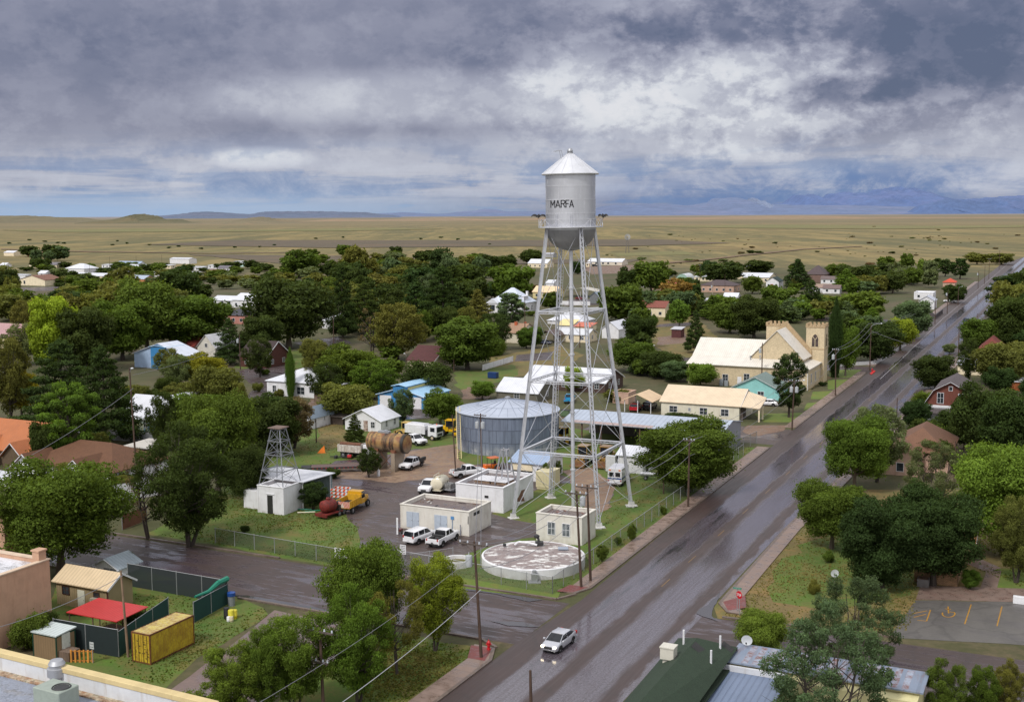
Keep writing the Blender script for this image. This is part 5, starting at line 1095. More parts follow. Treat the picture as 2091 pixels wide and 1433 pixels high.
('house','white roofed house beyond the town at the far left edge',28,523,8,34,516,'gable_r',1.8,STC,MR(WR,'x'),dict(depth=10)),
('house','white double roof house with pink awning left of the trailers',215,571,124,226,564,'gable_r',1.6,STC,MR(WR,'x'),dict(depth=12,wins='auto')),
('trailer_home','long white wall like trailer at the far left street',52,570,20,56,562,'shed',.3,ST,MR(WR,'x'),dict(depth=5,cat='trailer home')),
('metal_barn','white metal barn with orange trim on the plain edge',386,539,347,394,529,'gable_r',.9,ST,MR(WR,'x'),dict(depth=10,cat='metal building')),
]
for (nm,lb,px,py,xl,xr,yt,rf,rs,wl,rm,kw) in HS:
    kw=dict(kw);cat=kw.pop('cat',None) or {'long_house':'house'}.get(nm,nm.replace('_',' '))
    res=house(nm,lb,px,py,xl,xr,yt,rf,rs,wl,rm,cat=cat,**kw)
    if 'gambrel' in lb:
        o,w_,d,h=res
        mb=MB();mb.slab([(-w_-.4,-3.2,2.9),(.4,-3.2,2.9),(.4,-.2,h-.7),(-w_-.4,-.2,h-.7)],.2);mb.build('porch_roof',M('shingle',lin((84,76,78))),o)
        mb=MB();mb.box(-w_-.3,.3,-.3,.0,h-.5,h-.05);mb.build('trim_board',TRIM,o);mb=MB();mb.box(-w_+.02,-.02,-.16,-.0,.1,h-.5);mb.build('porch_wall',ST,o)
        for a in(-w_,-w_/2,0):
            mb=MB();mb.box(a-.15,a+.15,-3.1,-2.8,0,2.8);mb.build('post',TRIM,o)
        mb=MB();mb.box(-w_,-w_*.55,-3.1,-2.9,0,.9);mb.build('railing',TRIM,o)
        door(o,'f',w_*.55,1.1,2.1,w_,M('paint',(.03,.04,.09)),z=.1).location=(0,-.17,0)
        for c in(.3,.72):window(o,'f',w_*c,h+.35,1.1,2.0,w_,d,trim=TRIM,off=.01)
        window(o,'f',w_*.5,h+2.9,.6,.75,w_,d,bars=False,off=.01)
    if 'pale pink house' in lb:
        o,w_,d,h=res
        mb=MB();mb.add([(-w_-1,-4,0),(-w_+5,-4,0),(-w_+5,-4,h-.1),(-w_+2,-4,h+1.7),(-w_-1,-4,h-.1),(-w_-1,1,0),(-w_+5,1,0),(-w_+5,1,h-.1),(-w_+2,1,h+1.7),(-w_-1,1,h-.1)],[(0,1,2,3,4),(1,6,7,2),(5,0,4,9)]);mb.build('wing_wall',PINKW,o)
        mb=MB();mb.slab([(-w_+2,-4.4,h+1.85),(-w_+5.4,-4.4,h-.15),(-w_+5.4,4,h-.15),(-w_+2,4,h+1.85)],.12);mb.slab([(-w_+2,-4.4,h+1.85),(-w_+2,4,h+1.85),(-w_-1.4,4,h-.15),(-w_-1.4,-4.4,h-.15)],.12);mb.build('wing_roof',M('shingle',lin((112,80,62))),o)
        window(o,'f',2.2,.7,1.0,1.3,w_,d,off=4.0,bars=False)
    if 'bright blue' in lb:
        o,w_,d,h=res
        mb=MB();mb.box(-w_*.64,-w_*.36,-.5,d-.3,0,h+2.0);mb.build('centre_bay',M('metalroof',lin((66,134,190)),ax='x',pitch=.5),o)
        mb=MB();mb.slab([(-w_*.5,-.8,h+2.5),(-w_*.33,-.8,h+2.15),(-w_*.33,d,h+2.15),(-w_*.5,d,h+2.5)],.12);mb.slab([(-w_*.5,-.8,h+2.5),(-w_*.5,d,h+2.5),(-w_*.67,d,h+2.15),(-w_*.67,-.8,h+2.15)],.12);mb.build('upper_roof',MR(lin((160,200,232)),'y'),o)
        mb=MB();mb.box(-w_*.36,-w_*.355,.3,d-.5,h+1.0,h+1.8);mb.build('clerestory',M('paint',lin((206,196,130))),o)
    if 'white single storey' in lb:
        o,w_,d,h=res
        mb=MB();mb.slab([(.3,1,h-.2),(4.5,1,h-.5),(4.5,9,h-.5),(.3,9,h-.2)],.12);mb.build('porch_roof',MR(WR,'y'),o)
        for b in(1.3,8.7):
            mb=MB();mb.box(4.2,4.35,b,b+.15,0,h-.6);mb.build('post',TRIM,o)
    if 'dormer' in lb:
        o,w_,d,h=res
        mb=MB();mb.box(-.5-3.4,-1,4,8,h,h+2.6);mb.build('dormer',ST,o);mb=MB();mb.box(-4.2,-.6,3.7,8.3,h+2.6,h+2.8);mb.build('dormer_roof',MR(WR,'x'),o)
        mb=MB();mb.box(-w_-.2,-w_*.68,-2.4,0,0,h);mb.build('bay',ST,o);mb=MB();c=-w_*.84;mb.add([(-w_-.5,-2.7,h),(-w_*.66,-2.7,h),(c,-2.7,h+2),(c,4,h+2),(-w_-.5,0,h),(-w_*.66,0,h)],[(0,1,2),(1,5,3,2),(0,2,3,4)]);mb.build('bay_roof',MR(WR,'y'),o)
        mb=MB();mb.box(c-1.2,c+1.2,-2.45,-2.4,1,3.4);mb.build('window',GLASS,o)
    if 'brown shingle hip' in lb:
        o,w_,d,h=res
        for cx_ in (-w_+2.2,-w_*.3):
            mb=MB();mb.add([(cx_-2.2,-2,0),(cx_+2.2,-2,0),(cx_+2.2,-2,h),(cx_,-2,h+1.9),(cx_-2.2,-2,h),(cx_-2.2,1,0),(cx_+2.2,1,0),(cx_+2.2,1,h),(cx_,1,h+1.9),(cx_-2.2,1,h)],[(0,1,2,3,4),(1,6,7,2),(5,0,4,9)]);mb.build('gable_wall',ST,o)
            mb=MB();mb.slab([(cx_,-2.4,h+2.1),(cx_+2.7,-2.4,h-.2),(cx_+2.7,3.4,h-.2),(cx_,3.4,h+2.1)],.12);mb.slab([(cx_,-2.4,h+2.1),(cx_,3.4,h+2.1),(cx_-2.7,3.4,h-.2),(cx_-2.7,-2.4,h-.2)],.12);mb.build('gable_roof',M('shingle',lin((100,68,48))),o)
            mb=MB();mb.bar((cx_,-2.45,h+1.95),(cx_+2.75,-2.45,h-.3),.05,.2,(0,1,0));mb.bar((cx_,-2.45,h+1.95),(cx_-2.75,-2.45,h-.3),.05,.2,(0,1,0));mb.build('fascia',TRIM,o)
    if 'orange metal' in lb:
        o,w_,d,h=res
        for cx_ in (-w_+3,-2.6,-w_*.55):
            mb=MB();mb.add([(cx_-2.3,-1.5,0),(cx_+2.3,-1.5,0),(cx_+2.3,-1.5,h-.6),(cx_,-1.5,h+1.6),(cx_-2.3,-1.5,h-.6),(cx_-2.3,1,0),(cx_+2.3,1,0),(cx_+2.3,1,h-.6),(cx_,1,h+1.6),(cx_-2.3,1,h-.6)],[(0,1,2,3,4),(1,6,7,2),(5,0,4,9)]);mb.build('gable_wall',M('stone',lin((96,80,62)),s=3.5),o)
            mb=MB();mb.slab([(cx_,-1.9,h+1.8),(cx_+2.8,-1.9,h-.8),(cx_+2.8,4,h-.8),(cx_,4,h+1.8)],.12);mb.slab([(cx_,-1.9,h+1.8),(cx_,4,h+1.8),(cx_-2.8,4,h-.8),(cx_-2.8,-1.9,h-.8)],.12);mb.build('gable_roof',MR(lin((176,102,52)),'y',pitch=.35),o)
            mb=MB();mb.bar((cx_,-1.95,h+1.65),(cx_+2.85,-1.95,h-.95),.05,.2,(0,1,0));mb.bar((cx_,-1.95,h+1.65),(cx_-2.85,-1.95,h-.95),.05,.2,(0,1,0));mb.build('fascia',TRIM,o)
    if 'long beige' in lb:
        o,w_,d,h=res
        mb=MB();mb.slab([(.2,-.2,h+.0),(4.2,-.2,h-.2),(4.2,d*.5,h+1.2),(.2,d*.5,h+2.3)],.14);mb.build('porch_roof',MR(lin((220,200,172)),'x',pitch=.3),o)
        for b in(.1,3.):
            mb=MB();mb.box(3.8,4.1,b,b+.3,0,h-.2);mb.build('post',STC,o)
        mb=MB();mb.box(.01,.5,1,3.5,0,2.3);mb.build('porch_wall',M('wood',(.1,.08,.07)),o)
# trailers and small far buildings
FT=[(318,565,290,330,'white boxy travel trailer',WR),(262,545,240,296,'pale blue roofed trailer home',LB),(340,572,322,358,'yellow trimmed trailer home',lin((220,200,140))),(290,564,232,256,'white motorhome',WR),(415,553,366,425,'long white trailer home',WR),(400,565,352,410,'yellow and white trailer home',lin((222,200,150))),(440,549,425,446,'small white shed with dark roof',WR),(505,545,475,520,'white and turquoise trailer home',lin((190,220,216))),(492,541,478,497,'white trailer home with red trim',WR),(232,548,208,226,'white camper van',WR),(350,549,334,352,'cream cabin with red porch',CREAM),(456,563,425,460,'brown roofed low cabin',lin((120,90,84))),(300,552,262,310,'grey roofed trailer home',lin((196,200,206))),(116,566,78,96,'white roofed shed',WR),(505,555,445,475,'dark roofed trailer home',lin((100,96,104))),(1262,545,1196,1204,'tiny cream outbuilding',CREAM),(1365,558,1330,1345,'pale shed',CREAM),(1500,625,1437,1462,'grey corrugated shed with white roof',lin((206,206,206))),(1525,618,1477,1511,'white flat roofed box shed',WR),(1460,642,1402,1412,'pale yellow hut',lin((206,196,140))),(1452,640,1428,1458,'pale yellow flat roofed building with dark door',lin((214,204,150))),(1710,598,1650,1705,'tan roofed house with cream gable',lin((150,126,112))),(1730,600,1680,1722,'dusty brown roofed house',lin((112,92,88))),(1790,596,1742,1785,'peach roofed house',lin((226,190,150))),(1775,583,1755,1790,'brown roofed bungalow',lin((112,96,90))),(1700,580,1676,1728,'low brown roofed garage',lin((104,88,86))),(1830,576,1808,1830,'pale blue roofed shed',LB),(1545,552,1525,1546,'far white roofed barn',WR),(20,548,0,14,'white roofed outbuilding',WR),(1395,660,1376,1392,'',WR)]
for (px,by,xl,xr,lb,c) in FT[:-1]:
    px=xl+(xr-xl)*.82
    o=house('trailer_home' if ('trailer' in lb or 'motor' in lb or 'camper' in lb) else('shed' if ('shed' in lb or 'hut' in lb or 'outb' in lb) else 'house'),lb+(' among the trailers left of town' if px<560 else ' among the houses right of the water tower'),px,by,xl,xr,by-7,'gable_r' if 'roofed' in lb else 'shed',1.6 if 'roofed' in lb else .3,ST if c is WR or 'roofed' in lb else M('stucco',c),MR(c if 'roofed' in lb else WR,'x'),wins='auto' if by<640 else (),depth=6,height=2.7,cat='trailer home' if 'trailer' in lb else 'building')
# brown gabled bungalow row middle right, red brown little shed, brown roofed house
house('house','white walled house with reddish brown roof below the autumn tree',1358,648,1298,1368,628,'gable_r',2.2,STC,M('shingle',lin((128,74,64))),wins='auto',depth=8)
house('shed','small dark red wooden shed with tin roof in the bare yard left of the church',1390,690,1371,1402,673,'shed',.5,M('wood',(.09,.03,.03)),MR(lin((190,190,196)),'x'),depth=4,cat='shed')
# quonset hut
x,y=G(1405,574);o=thing('quonset_hut','white half round quonset hut beside the orange brown autumn tree','hut',x,y,0,-TH);s=pxm(x,y);rq=13/s
mb=MB();n=16;ar=[(-rq*2*.5+rq*math.cos(math.pi*i/n)-0,rq*1.1*math.sin(math.pi*i/n)) for i in range(n+1)]
mb.add([(a,0,z) for a,z in ar]+[(a,14,z) for a,z in ar],[(i,i+1,n+2+i,n+1+i) for i in range(n)]);mb.build('roof',MR(lin((206,210,214)),'y'),o)
mb=MB();mb.poly([(a,.05,z) for a,z in ar[::-1]]);mb.build('end_wall',M('metalroof',lin((150,180,166)),ax='x'),o)
# long metal equipment shed
o,w_,d,h=house('equipment_shed','long low metal shed with rust streaked blue grey roof open towards the yard',1472,935,1149,1512,885,'gable_r',1.1,rmat=MR(lin((168,178,194)),'x',rust=.25,pitch=.9),open_=True,cat='shed',over=.3)
mb=MB();mb.box(-.1,0,0,d,0,h);mb.box(-7.5,-.1,0,.1,0,h);mb.add([(0,0,h),(0,d,h),(0,d/2,h+1.05)],[(0,1,2)]);mb.build('wall',M('metalroof',lin((150,154,164)),ax='y',pitch=.5),o);mb=MB();mb.box(-w_,-.1,d-.1,d,0,h);mb.build('back_wall',M('metalroof',lin((92,84,82)),ax='x',pitch=.5),o)
mb=MB();mb.slab([(-w_*.93,-.32,h-.04+.13),(-w_*.42,-.32,h-.04+.13),(-w_*.42,d*.3,h+.72),(-w_*.93,d*.3,h+.72)],.03);mb.build('rusty_panel',M('metalroof',lin((170,150,146)),ax='x',rust=.5,pitch=.9),o)
for k_ in range(1,8):
    a=-w_*k_/8;mb=MB();mb.box(a-.12,a+.12,.1,.3,0,h);mb.build('post',M('rusty',lin((90,84,84))),o)
# workshop with pale blue roof, white box with awning roof
o,w_,d,h=house('workshop','white workshop with low pale blue roof and dark openings beside the steel tank',1111,985,1043,1149,948,'gable_r',1.1,ST,MR(LB,'x'),wins=[('f',.88,.9,1.0,1.2)],cat='building')
mb=MB();mb.box(-w_+.4,-w_*.35,-.05,0,.2,1.6);mb.build('garage_opening',DK,o);mb=MB();mb.box(-w_+.3,-w_*.34,-.1,-.05,1.6,2.6);mb.build('garage_door',STC,o)
o,w_,d,h=house('utility_shed','small white sided shed with overhanging white tin roof behind the ambulance',1312,968,1262,1318,932,'gable_r',1.0,M('metalroof',WHITE,ax='x',pitch=.25),MR(WR,'x'),cat='shed',depth=5.5,doors=[('e',.4,1.0,2.0,DK)])
mb=MB();mb.box(-w_-1.9,-w_-.3,-.6,.2,.1,2.6);mb.box(-w_-1.1,-w_-1.08,-.63,-.6,.1,2.6);x,y=G(1312,968);e=mb.build('electrical_cabinet',M('paint',lin((196,198,200))),bevel=.04);e.location=(x,y,0);e.rotation_euler=(0,0,-TH);tag(e,'tall pale grey electrical cabinet left of the white sided shed','cabinet')
mb=MB();mb.box(-2.4,0,0,3.6,.3,2.6);mb.box(-2.42,.02,-.02,3.62,2.6,2.72)
for k_ in range(5):mb.box(-2.2+k_*.45,-2.0+k_*.45,-.04,0,.8,2.2)
mb.box(-2.3,-.1,.1,3.5,0,.3);e=mb.build('generator_box',M('paint',lin((206,196,160))),bevel=.03);x,y=G(1124,1001);e.location=(x,y,0);e.rotation_euler=(0,0,-TH);tag(e,'cream louvred generator box between workshop and tower leg','generator')
# ---------- church ----------
STN=M('stone',lin((206,188,156)),s=2.6);CRF=MR(lin((220,214,204)),'x',pitch=.5);CRY=MR(lin((220,214,204)),'y',pitch=.5);STB=M('stone',lin((180,156,122)),s=2.6)
x,y,w_,d,h=fit(1649,797,1440,1682,755)
ch=thing('church','large cream stone church with two crenellated towers beside the main road','church',x,y,0,-TH)
W_=solve(lambda q:PJ(*XY(AB(x,y)[0],AB(x,y)[1]-q))[0],1405,0,200)
print('church',w_,d,h,W_)
mb=MB();mb.box(-W_,0,0,d,-.1,h);mb.build('wall',STN,ch)
# lower roof skirt
sk=4.6;z2=h+1.5
mb=MB();mb.slab([(-W_-.4,-.5,h+.15),(.5,-.5,h+.15),(-sk,sk,z2),(-W_-.4,sk,z2)],.14);mb.build('skirt_roof',CRF,ch)
mb=MB();mb.slab([(.5,-.5,h+.16),(.5,d*.8,h+.16),(-sk,d*.8,z2),(-sk,sk,z2)],.14);mb.build('side_roof',CRY,ch)
# hall wing: ridge along x
zr=h+6.2*.93;dw=d
mb=MB();mb.slab([(-W_-.4,sk,z2+.05),(-sk-7,sk,z2+.05),(-sk-7,dw/2+2,zr-.4),(-W_-.4,dw/2+2,zr-.4)],.16);mb.slab([(-W_-.4,dw/2+2,zr-.4),(-sk-7,dw/2+2,zr-.4),(-sk-7,dw,h+.2),(-W_-.4,dw,h+.2)],.16);mb.build('hall_roof',CRF,ch)
# nave: gable facing the viewer, ridge running away along the road
def px2(px_,z_,y0):  # local x at plane y=y0 for a pixel column
    a0,b0=AB(x,y);return -solve(lambda q:PJ(*XY(a0+y0,b0-q),z_)[0],px_,-10,200)
y0=sk;nh=h+8.3;xa=px2(1587,nh,y0);x1=-sk*.55;x0=2*xa-x1;ze=z2+.5;yl=y0+9
print('nave',x0,xa,x1)
mb=MB();mb.add([(x0,y0,h),(x1,y0,h),(x1,y0,ze),(xa,y0,nh),(x0,y0,ze),(x0,yl,h),(x1,yl,h),(x1,yl,ze),(xa,yl,nh),(x0,yl,ze)],[(0,1,2,3,4),(9,8,7,6,5),(1,6,7,2),(5,0,4,9)]);mb.build('nave_wall',STN,ch)
mb=MB();mb.slab([(xa,y0-.3,nh+.2),(x1+.6,y0-.3,ze-.25),(x1+.6,yl,ze-.25),(xa,yl,nh+.2)],.18);mb.slab([(xa,y0-.3,nh+.2),(xa,yl,nh+.2),(x0-.6,yl,ze-.25),(x0-.6,y0-.3,ze-.25)],.18);mb.build('nave_roof',CRY,ch)
# facade gable parapet at the far end
mb=MB();mb.loft([[(x0-.5,yl+.1,h),(x1+.5,yl+.1,h),(x1+.5,yl+.1,ze+1),(xa,yl+.1,nh+1.6),(x0-.5,yl+.1,ze+1)],[(x0-.5,yl+1.1,h),(x1+.5,yl+1.1,h),(x1+.5,yl+1.1,ze+1),(xa,yl+1.1,nh+1.6),(x0-.5,yl+1.1,ze+1)]]);mb.build('gable_parapet',STB,ch)
def gothic(par,cx,z,ww,wh,face,yy):
    def P2(a,zz,o): return (cx+a,yy-o,zz) if face=='f' else (yy+o,cx+a,zz)
    def arch(r_,hs,n=6):
        pts=[(-r_,0),(r_,0),(r_,hs)]
        for i in range(1,n):pts.append((-r_+2*r_*math.cos(math.pi/3*i/n),hs+2*r_*math.sin(math.pi/3*i/n)))
        pts.append((0,hs+r_*1.732))
        for i in range(n-1,0,-1):pts.append((r_-2*r_*math.cos(math.pi/3*i/n),hs+2*r_*math.sin(math.pi/3*i/n)))
        pts.append((-r_,hs));return pts
    mb=MB();A_=arch(ww/2+.22,wh*.6);mb.loft([[P2(a,z+b,0.0) for a,b in A_],[P2(a,z+b,.1) for a,b in A_]]);o=mb.build('window',STN,par)
    g=MB();A_=arch(ww/2,wh*.6);g.loft([[P2(a,z+.1+b,.1) for a,b in A_],[P2(a,z+.1+b,.13) for a,b in A_]]);g.build('pane',M('glass',(.03,.02,.02)),o)
    t_=MB()
    t_.bar(P2(0,z+.1,.15),P2(0,z+wh*.62,.15),.14,.06,(0,1,0) if face=='f' else (1,0,0));t_.bar(P2(0,z+wh*.6,.15),P2(-ww*.34,z+wh*.85,.15),.12,.06,(0,1,0) if face=='f' else (1,0,0));t_.bar(P2(0,z+wh*.6,.15),P2(ww*.34,z+wh*.85,.15),.12,.06,(0,1,0) if face=='f' else (1,0,0));t_.build('tracery',STN,o)
tw=4.4
def tower(xc,yc,th_):
    mb=MB();mb.box(xc-tw/2,xc+tw/2,yc,yc+tw,0,th_);o=mb.build('tower',STN,ch)
    mb=MB();mb.box(xc-tw/2-.12,xc+tw/2+.12,yc-.12,yc+tw+.12,th_,th_+.3);n=5;c=tw/(2*n-1)
    for i in range(n):
        a=xc-tw/2-.12+i*2*c*1.03
        mb.box(a,a+c*1.05,yc-.12,yc+.35,th_+.3,th_+.95);mb.box(a,a+c*1.05,yc+tw-.35,yc+tw+.12,th_+.3,th_+.95)
        if 0<i<n-1:
            b=yc-.12+i*2*c*1.03;mb.box(xc-tw/2-.12,xc-tw/2+.35,b,b+c*1.05,th_+.3,th_+.95);mb.box(xc+tw/2-.35,xc+tw/2+.12,b,b+c*1.05,th_+.3,th_+.95)
    mb.build('battlement',STB,o)
    gothic(ch,xc,th_-4.7,1.5,2.9,'f',yc);gothic(ch,yc+tw/2,th_-4.7,1.5,2.9,'e',xc+tw/2)
    mb=MB();mb.box(xc-tw/2-.08,xc+tw/2+.08,yc-.08,yc+tw+.08,th_-5.3,th_-5.1);mb.build('string_course',STB,o)
yt_=yl+.6
a0,b0=AB(x,y)
xr_=-solve(lambda q:PJ(*XY(a0+yt_,b0-q),12)[0],1665,-20,200);xl_=-solve(lambda q:PJ(*XY(a0+yt_,b0-q),12)[0],1583,-20,200)
thh=hgt(*XY(a0+yt_,b0+xr_),669);print('towers',xl_,xr_,thh,yt_)
tower(xr_,yt_,thh);tower(xl_,yt_,thh)
for f_ in (.2,.32,.5,.6,.72,.82):
    window(ch,'f',W_*f_,1.1 if f_!=.5 else 1.5,1.3 if f_ in(.2,.32,.5) else .8,1.6,W_,d)
door(ch,'f',W_*.44,1.,2.3,W_,TRIM)
for f_ in (.2,.45,.75):window(ch,'e',d*f_,1.2,.8,2.2,W_,d)
for a,b in ((-.03,.0),(-W_*.16,.0),(-W_*.96,0)):
    mb=MB();mb.tube((a,-.08,0),(a,-.08,h),.07);mb.build('downpipe',TRIM,ch)
for a,b,c in ((-14.5,3.6,h+1.9),(-12.2,3.8,h+2.1)):
    mb=MB();mb.tube((a,b,h+1),(a,b,c),.12);mb.lathe([(.2,0),(.2,.25),(0,.4)],8,(a,b,c));mb.build('roof_vent',GALV,ch)
mb=MB();mb.box(-W_*.72,-W_*.69,-.9,-.2,0,1.6);mb.box(-W_*.68,-W_*.65,-.9,-.2,0,1.3);mb.build('air_conditioner',M('paint',lin((140,146,152))),ch)
# ---------- water tower ----------
SIL=M('silver',(.68,.69,.74));SIL2=M('silver',(.64,.65,.70),dirt=.35,rough=.42,met=.75);SIL_SHADE=M('silver',(.36,.36,.38),dirt=.8,rough=.55)  # third silver, for the bowl: ground's dark reflection painted in, with dirt
ta,tb=147.3,-61.4;tx,ty_=XY(ta,tb)
wt=thing('water_tower','tall silver water tower with cone roof and four lattice legs beside the wet road','water tower',tx,ty_,0,-TH)
zt=lambda py:hgt(tx,ty_,py)
zB=zt(463);zC=zt(357);zA=zt(314);zF=zt(303);zK=zt(512);RT=50.8/(F/(ty_*cp+(H-(zB+zC)/2)*sp))
nb=64
mb=MB();hb=(zC-zB)
mb.lathe([(RT,zB-.4),(RT,zC+.05)],nb);mb.build('tank_wall',SIL2,wt,smooth=True)
mb=MB()
for f in(.0,.26,.52,.78):mb.lathe([(RT+.0,zB+hb*f-.05),(RT+.035,zB+hb*f-.05),(RT+.035,zB+hb*f+.05),(RT,zB+hb*f+.05)],nb)
for f0,f1,o_ in((0,.26,0),(.26,.52,.3),(.52,.78,.15),(.78,1.,.4)):
    for k_ in range(7):
        t_=o_+k_*2*math.pi/7;c=Vector((math.cos(t_),math.sin(t_),0))*(RT+.01);mb.bar(c+Vector((0,0,zB+hb*f0)),c+Vector((0,0,zB+hb*f1)),.06,.03,(c.x,c.y,0))
mb.build('plate_seams',SIL,wt,smooth=True)
mb=MB();mb.lathe([(RT*math.cos(q),zB-.35-(zB-.35-zK)*math.sin(q)) for q in[i*math.pi/2/12 for i in range(13)]][::-1],nb);mb.build('bowl',SIL_SHADE,wt,smooth=True,angle=60)
mb=MB();Rr=RT*1.145
mb.lathe([(RT,zC-.02),(Rr,zC-.02),(Rr+.03,zC+.1),(Rr,zC+.14),(.42,zA)],48);mb.build('cone_roof',M('silver',(.72,.73,.77),dirt=.2,rough=.5),wt,smooth=True,angle=30)
mb=MB()
for k_ in range(16):
    t_=k_*math.pi/8+.1;mb.bar((Rr*math.cos(t_),Rr*math.sin(t_),zC+.16),(.42*math.cos(t_),.42*math.sin(t_),zA+.02),.05,.04)
mb.build('roof_seams',SIL,wt)
mb=MB();mb.tube((0,0,zA-.2),(0,0,zF-.45),.18,n=12);mb.lathe([(.0,-.4),(.28,-.28),(.4,0),(.28,.28),(0,.4)],12,(0,0,zF-.35));mb.lathe([(.42,0),(.42,.15),(.2,.2)],12,(0,0,zA));mb.build('finial',GALV,wt,smooth=True)
mb=MB()
for s in(-.25,.25):mb.path([(-.75+s*.2,-.7+s,zA-1.0),(-1.0+s*.2,-1.0+s,zA+.45),(-1.9,-1.0+s,zA+.3)],.035,5)
for k_ in range(14):
    f=k_/13;q=-Rr+.1+f*(Rr-1.0);mb.bar((q*.72,q*.72-.25,zC+.25+f*(zA-zC-.9)),(q*.72,q*.72+.25,zC+.25+f*(zA-zC-.9)),.03,.03)
mb.build('roof_ladder',GALV,wt)
mb=MB();mb.lathe([(RT,zB-.1),(RT+1.0,zB-.1),(RT+1.0,zB+.02),(RT,zB+.02)],nb);mb.build('balcony',SIL,wt)
mb=MB();nr=24
for k_ in range(nr):
    t0=2*math.pi*k_/nr;t1=2*math.pi*(k_+1)/nr;p=lambda t_,z:((RT+.97)*math.cos(t_),(RT+.97)*math.sin(t_),z)
    mb.bar(p(t0,zB+1.05),p(t1,zB+1.05),.06,.06);mb.bar(p(t0,zB),p(t0,zB+1.05),.05,.05) if k_%2==0 else None
    mb.bar(p(t0,zB+(0 if k_%2 else 1.05)),p(t1,zB+(1.05 if k_%2 else 0)),.045,.045)
mb.build('railing',SIL,wt)
ht=RT*.72;hb_=6.25
cor=[(-1,-1),(1,-1),(1,1),(-1,1)]
def lc(i,z):
    f=1-z/zB;e=ht+(hb_-ht)*f;return Vector((cor[i][0]*e,cor[i][1]*e,z))
for i in range(4):
    rad=Vector((cor[i][0],cor[i][1],0)).normalized();tan=Vector((-rad.y,rad.x,0))
    mb=MB();a=lc(i,.3);b=lc(i,zB+.1)
    for s in(-1,1):
        o_=tan*s*.2;mb.bar(a+o_,b+o_,.34,.08,(tan.x,tan.y,0))
    lg=mb.build('leg',SIL,wt)
    mb=MB();n=64
    for j in range(n):
        for s in(-1,1):
            p=a.lerp(b,j/n)+rad*s*.16;q=a.lerp(b,(j+1)/n)+rad*s*.16;t0=tan*(.2 if j%2 else -.2);mb.bar(p+t0,q-t0,.07,.03,(rad.x,rad.y,0))
    mb.build('lacing',SIL,lg)
    mb=MB();c=lc(i,0);mb.lathe([(.95,0),(.95,.12),(.5,.2),(.42,.7)],4,(c.x,c.y,0));mb.box(c.x-.6,c.x+.6,c.y-.6,c.y+.6,-.1,.14);mb.build('footing',M('stucco',(.55,.55,.54)),wt)
lev=[zt(911),zt(771),zt(633),zB]
rd=MB();low=.6
for k_,z in enumerate(lev[:3]):
    mb=MB()
    for i in range(4):
        a=lc(i,z);b=lc((i+1)%4,z);mb.bar(a,b,.34,.12);mb.bar(a+Vector((0,0,-.28)),b+Vector((0,0,-.28)),.1,.1)
        n=14
        for j in range(n):
            mb.bar(a.lerp(b,j/n)+Vector((0,0,0 if j%2 else -.28)),a.lerp(b,(j+1)/n)+Vector((0,0,-.28 if j%2 else 0)),.04,.04)
    mb.build('strut',SIL,wt)
z0=low
for z in lev:
    for i in range(4):
        j=(i+1)%4
        rd.tube(lc(i,z0),lc(j,z-.1),.035,n=5,cap=False);rd.tube(lc(j,z0),lc(i,z-.1),.035,n=5,cap=False)
    z0=z
rd.build('tie_rod',SIL2,wt)
mb=MB();mb.tube((0,0,-.1),(0,0,zK+.4),.26,n=14)
for z in(6,14,22,lev[1],lev[2]+3):mb.lathe([(.26,-.15),(.36,-.12),(.36,.12),(.26,.15)],14,(0,0,z))
mb.build('riser_pipe',SIL,wt,smooth=True)
rd=MB()
for z in lev[:3]:
    for i in range(4):rd.tube((0,0,z),lc(i,z),.02,n=4,cap=False)
rd.build('spider_rod',SIL,wt)
mb=MB();xx=-ht*.9
a=lc(3,.5)+Vector((.5,0,0));b=lc(3,zB)+Vector((.5,0,0))
for s in(-.2,.2):mb.bar(a+Vector((s,-.3,0)),b+Vector((s,-.3,0)),.05,.05)
for j in range(90):mb.bar(a.lerp(b,j/90)+Vector((-.2,-.3,0)),a.lerp(b,j/90)+Vector((.2,-.3,0)),.03,.03)
mb.build('ladder',SIL,wt)
mb=MB()
for t_ in(-1.13-.0,-1.19,-1.74,-1.80):
    t_+=TH*0;c=Vector((math.cos(t_),math.sin(t_),0))*(RT+.12);mb.tube(c+Vector((0,0,zB)),c+Vector((0,0,zB+1.7)),.035,n=5)
mb.build('conduit',SIL,wt)
# lettering, bent round the tank: strokes in letter boxes
LET={'M':[[(0,0),(0,1)],[(0,1),(.5,.35)],[(.5,.35),(1,1)],[(1,1),(1,0)]],'A':[[(0,0),(.5,1)],[(.5,1),(1,0)],[(.18,.3),(.82,.3)]],'R':[[(0,0),(0,1)],[(0,1),(.7,1)],[(.7,1),(.95,.88)],[(.95,.88),(.95,.66)],[(.95,.66),(.7,.54)],[(.7,.54),(0,.54)],[(.5,.54),(1,0)]],'F':[[(0,0),(0,1)],[(0,1),(.95,1)],[(0,.53),(.78,.53)]]}
def ang_of(px):   # angle on the tank (local frame) seen at a pixel column
    best=None
    for k_ in range(400):
        t_=-math.pi/2+(k_-200)/200*1.4
        wx=tx+RT*math.cos(t_);wy=ty_+RT*math.sin(t_);e=abs(PJ(wx,wy,zt(417))[0]-px-5.6)
        if best is None or e<best[0]:best=(e,t_)
    return best[1]+TH
mb=MB();zl0=zt(424.5);zl1=zt(408.5);lh=zl1-zl0;st_=.115*lh
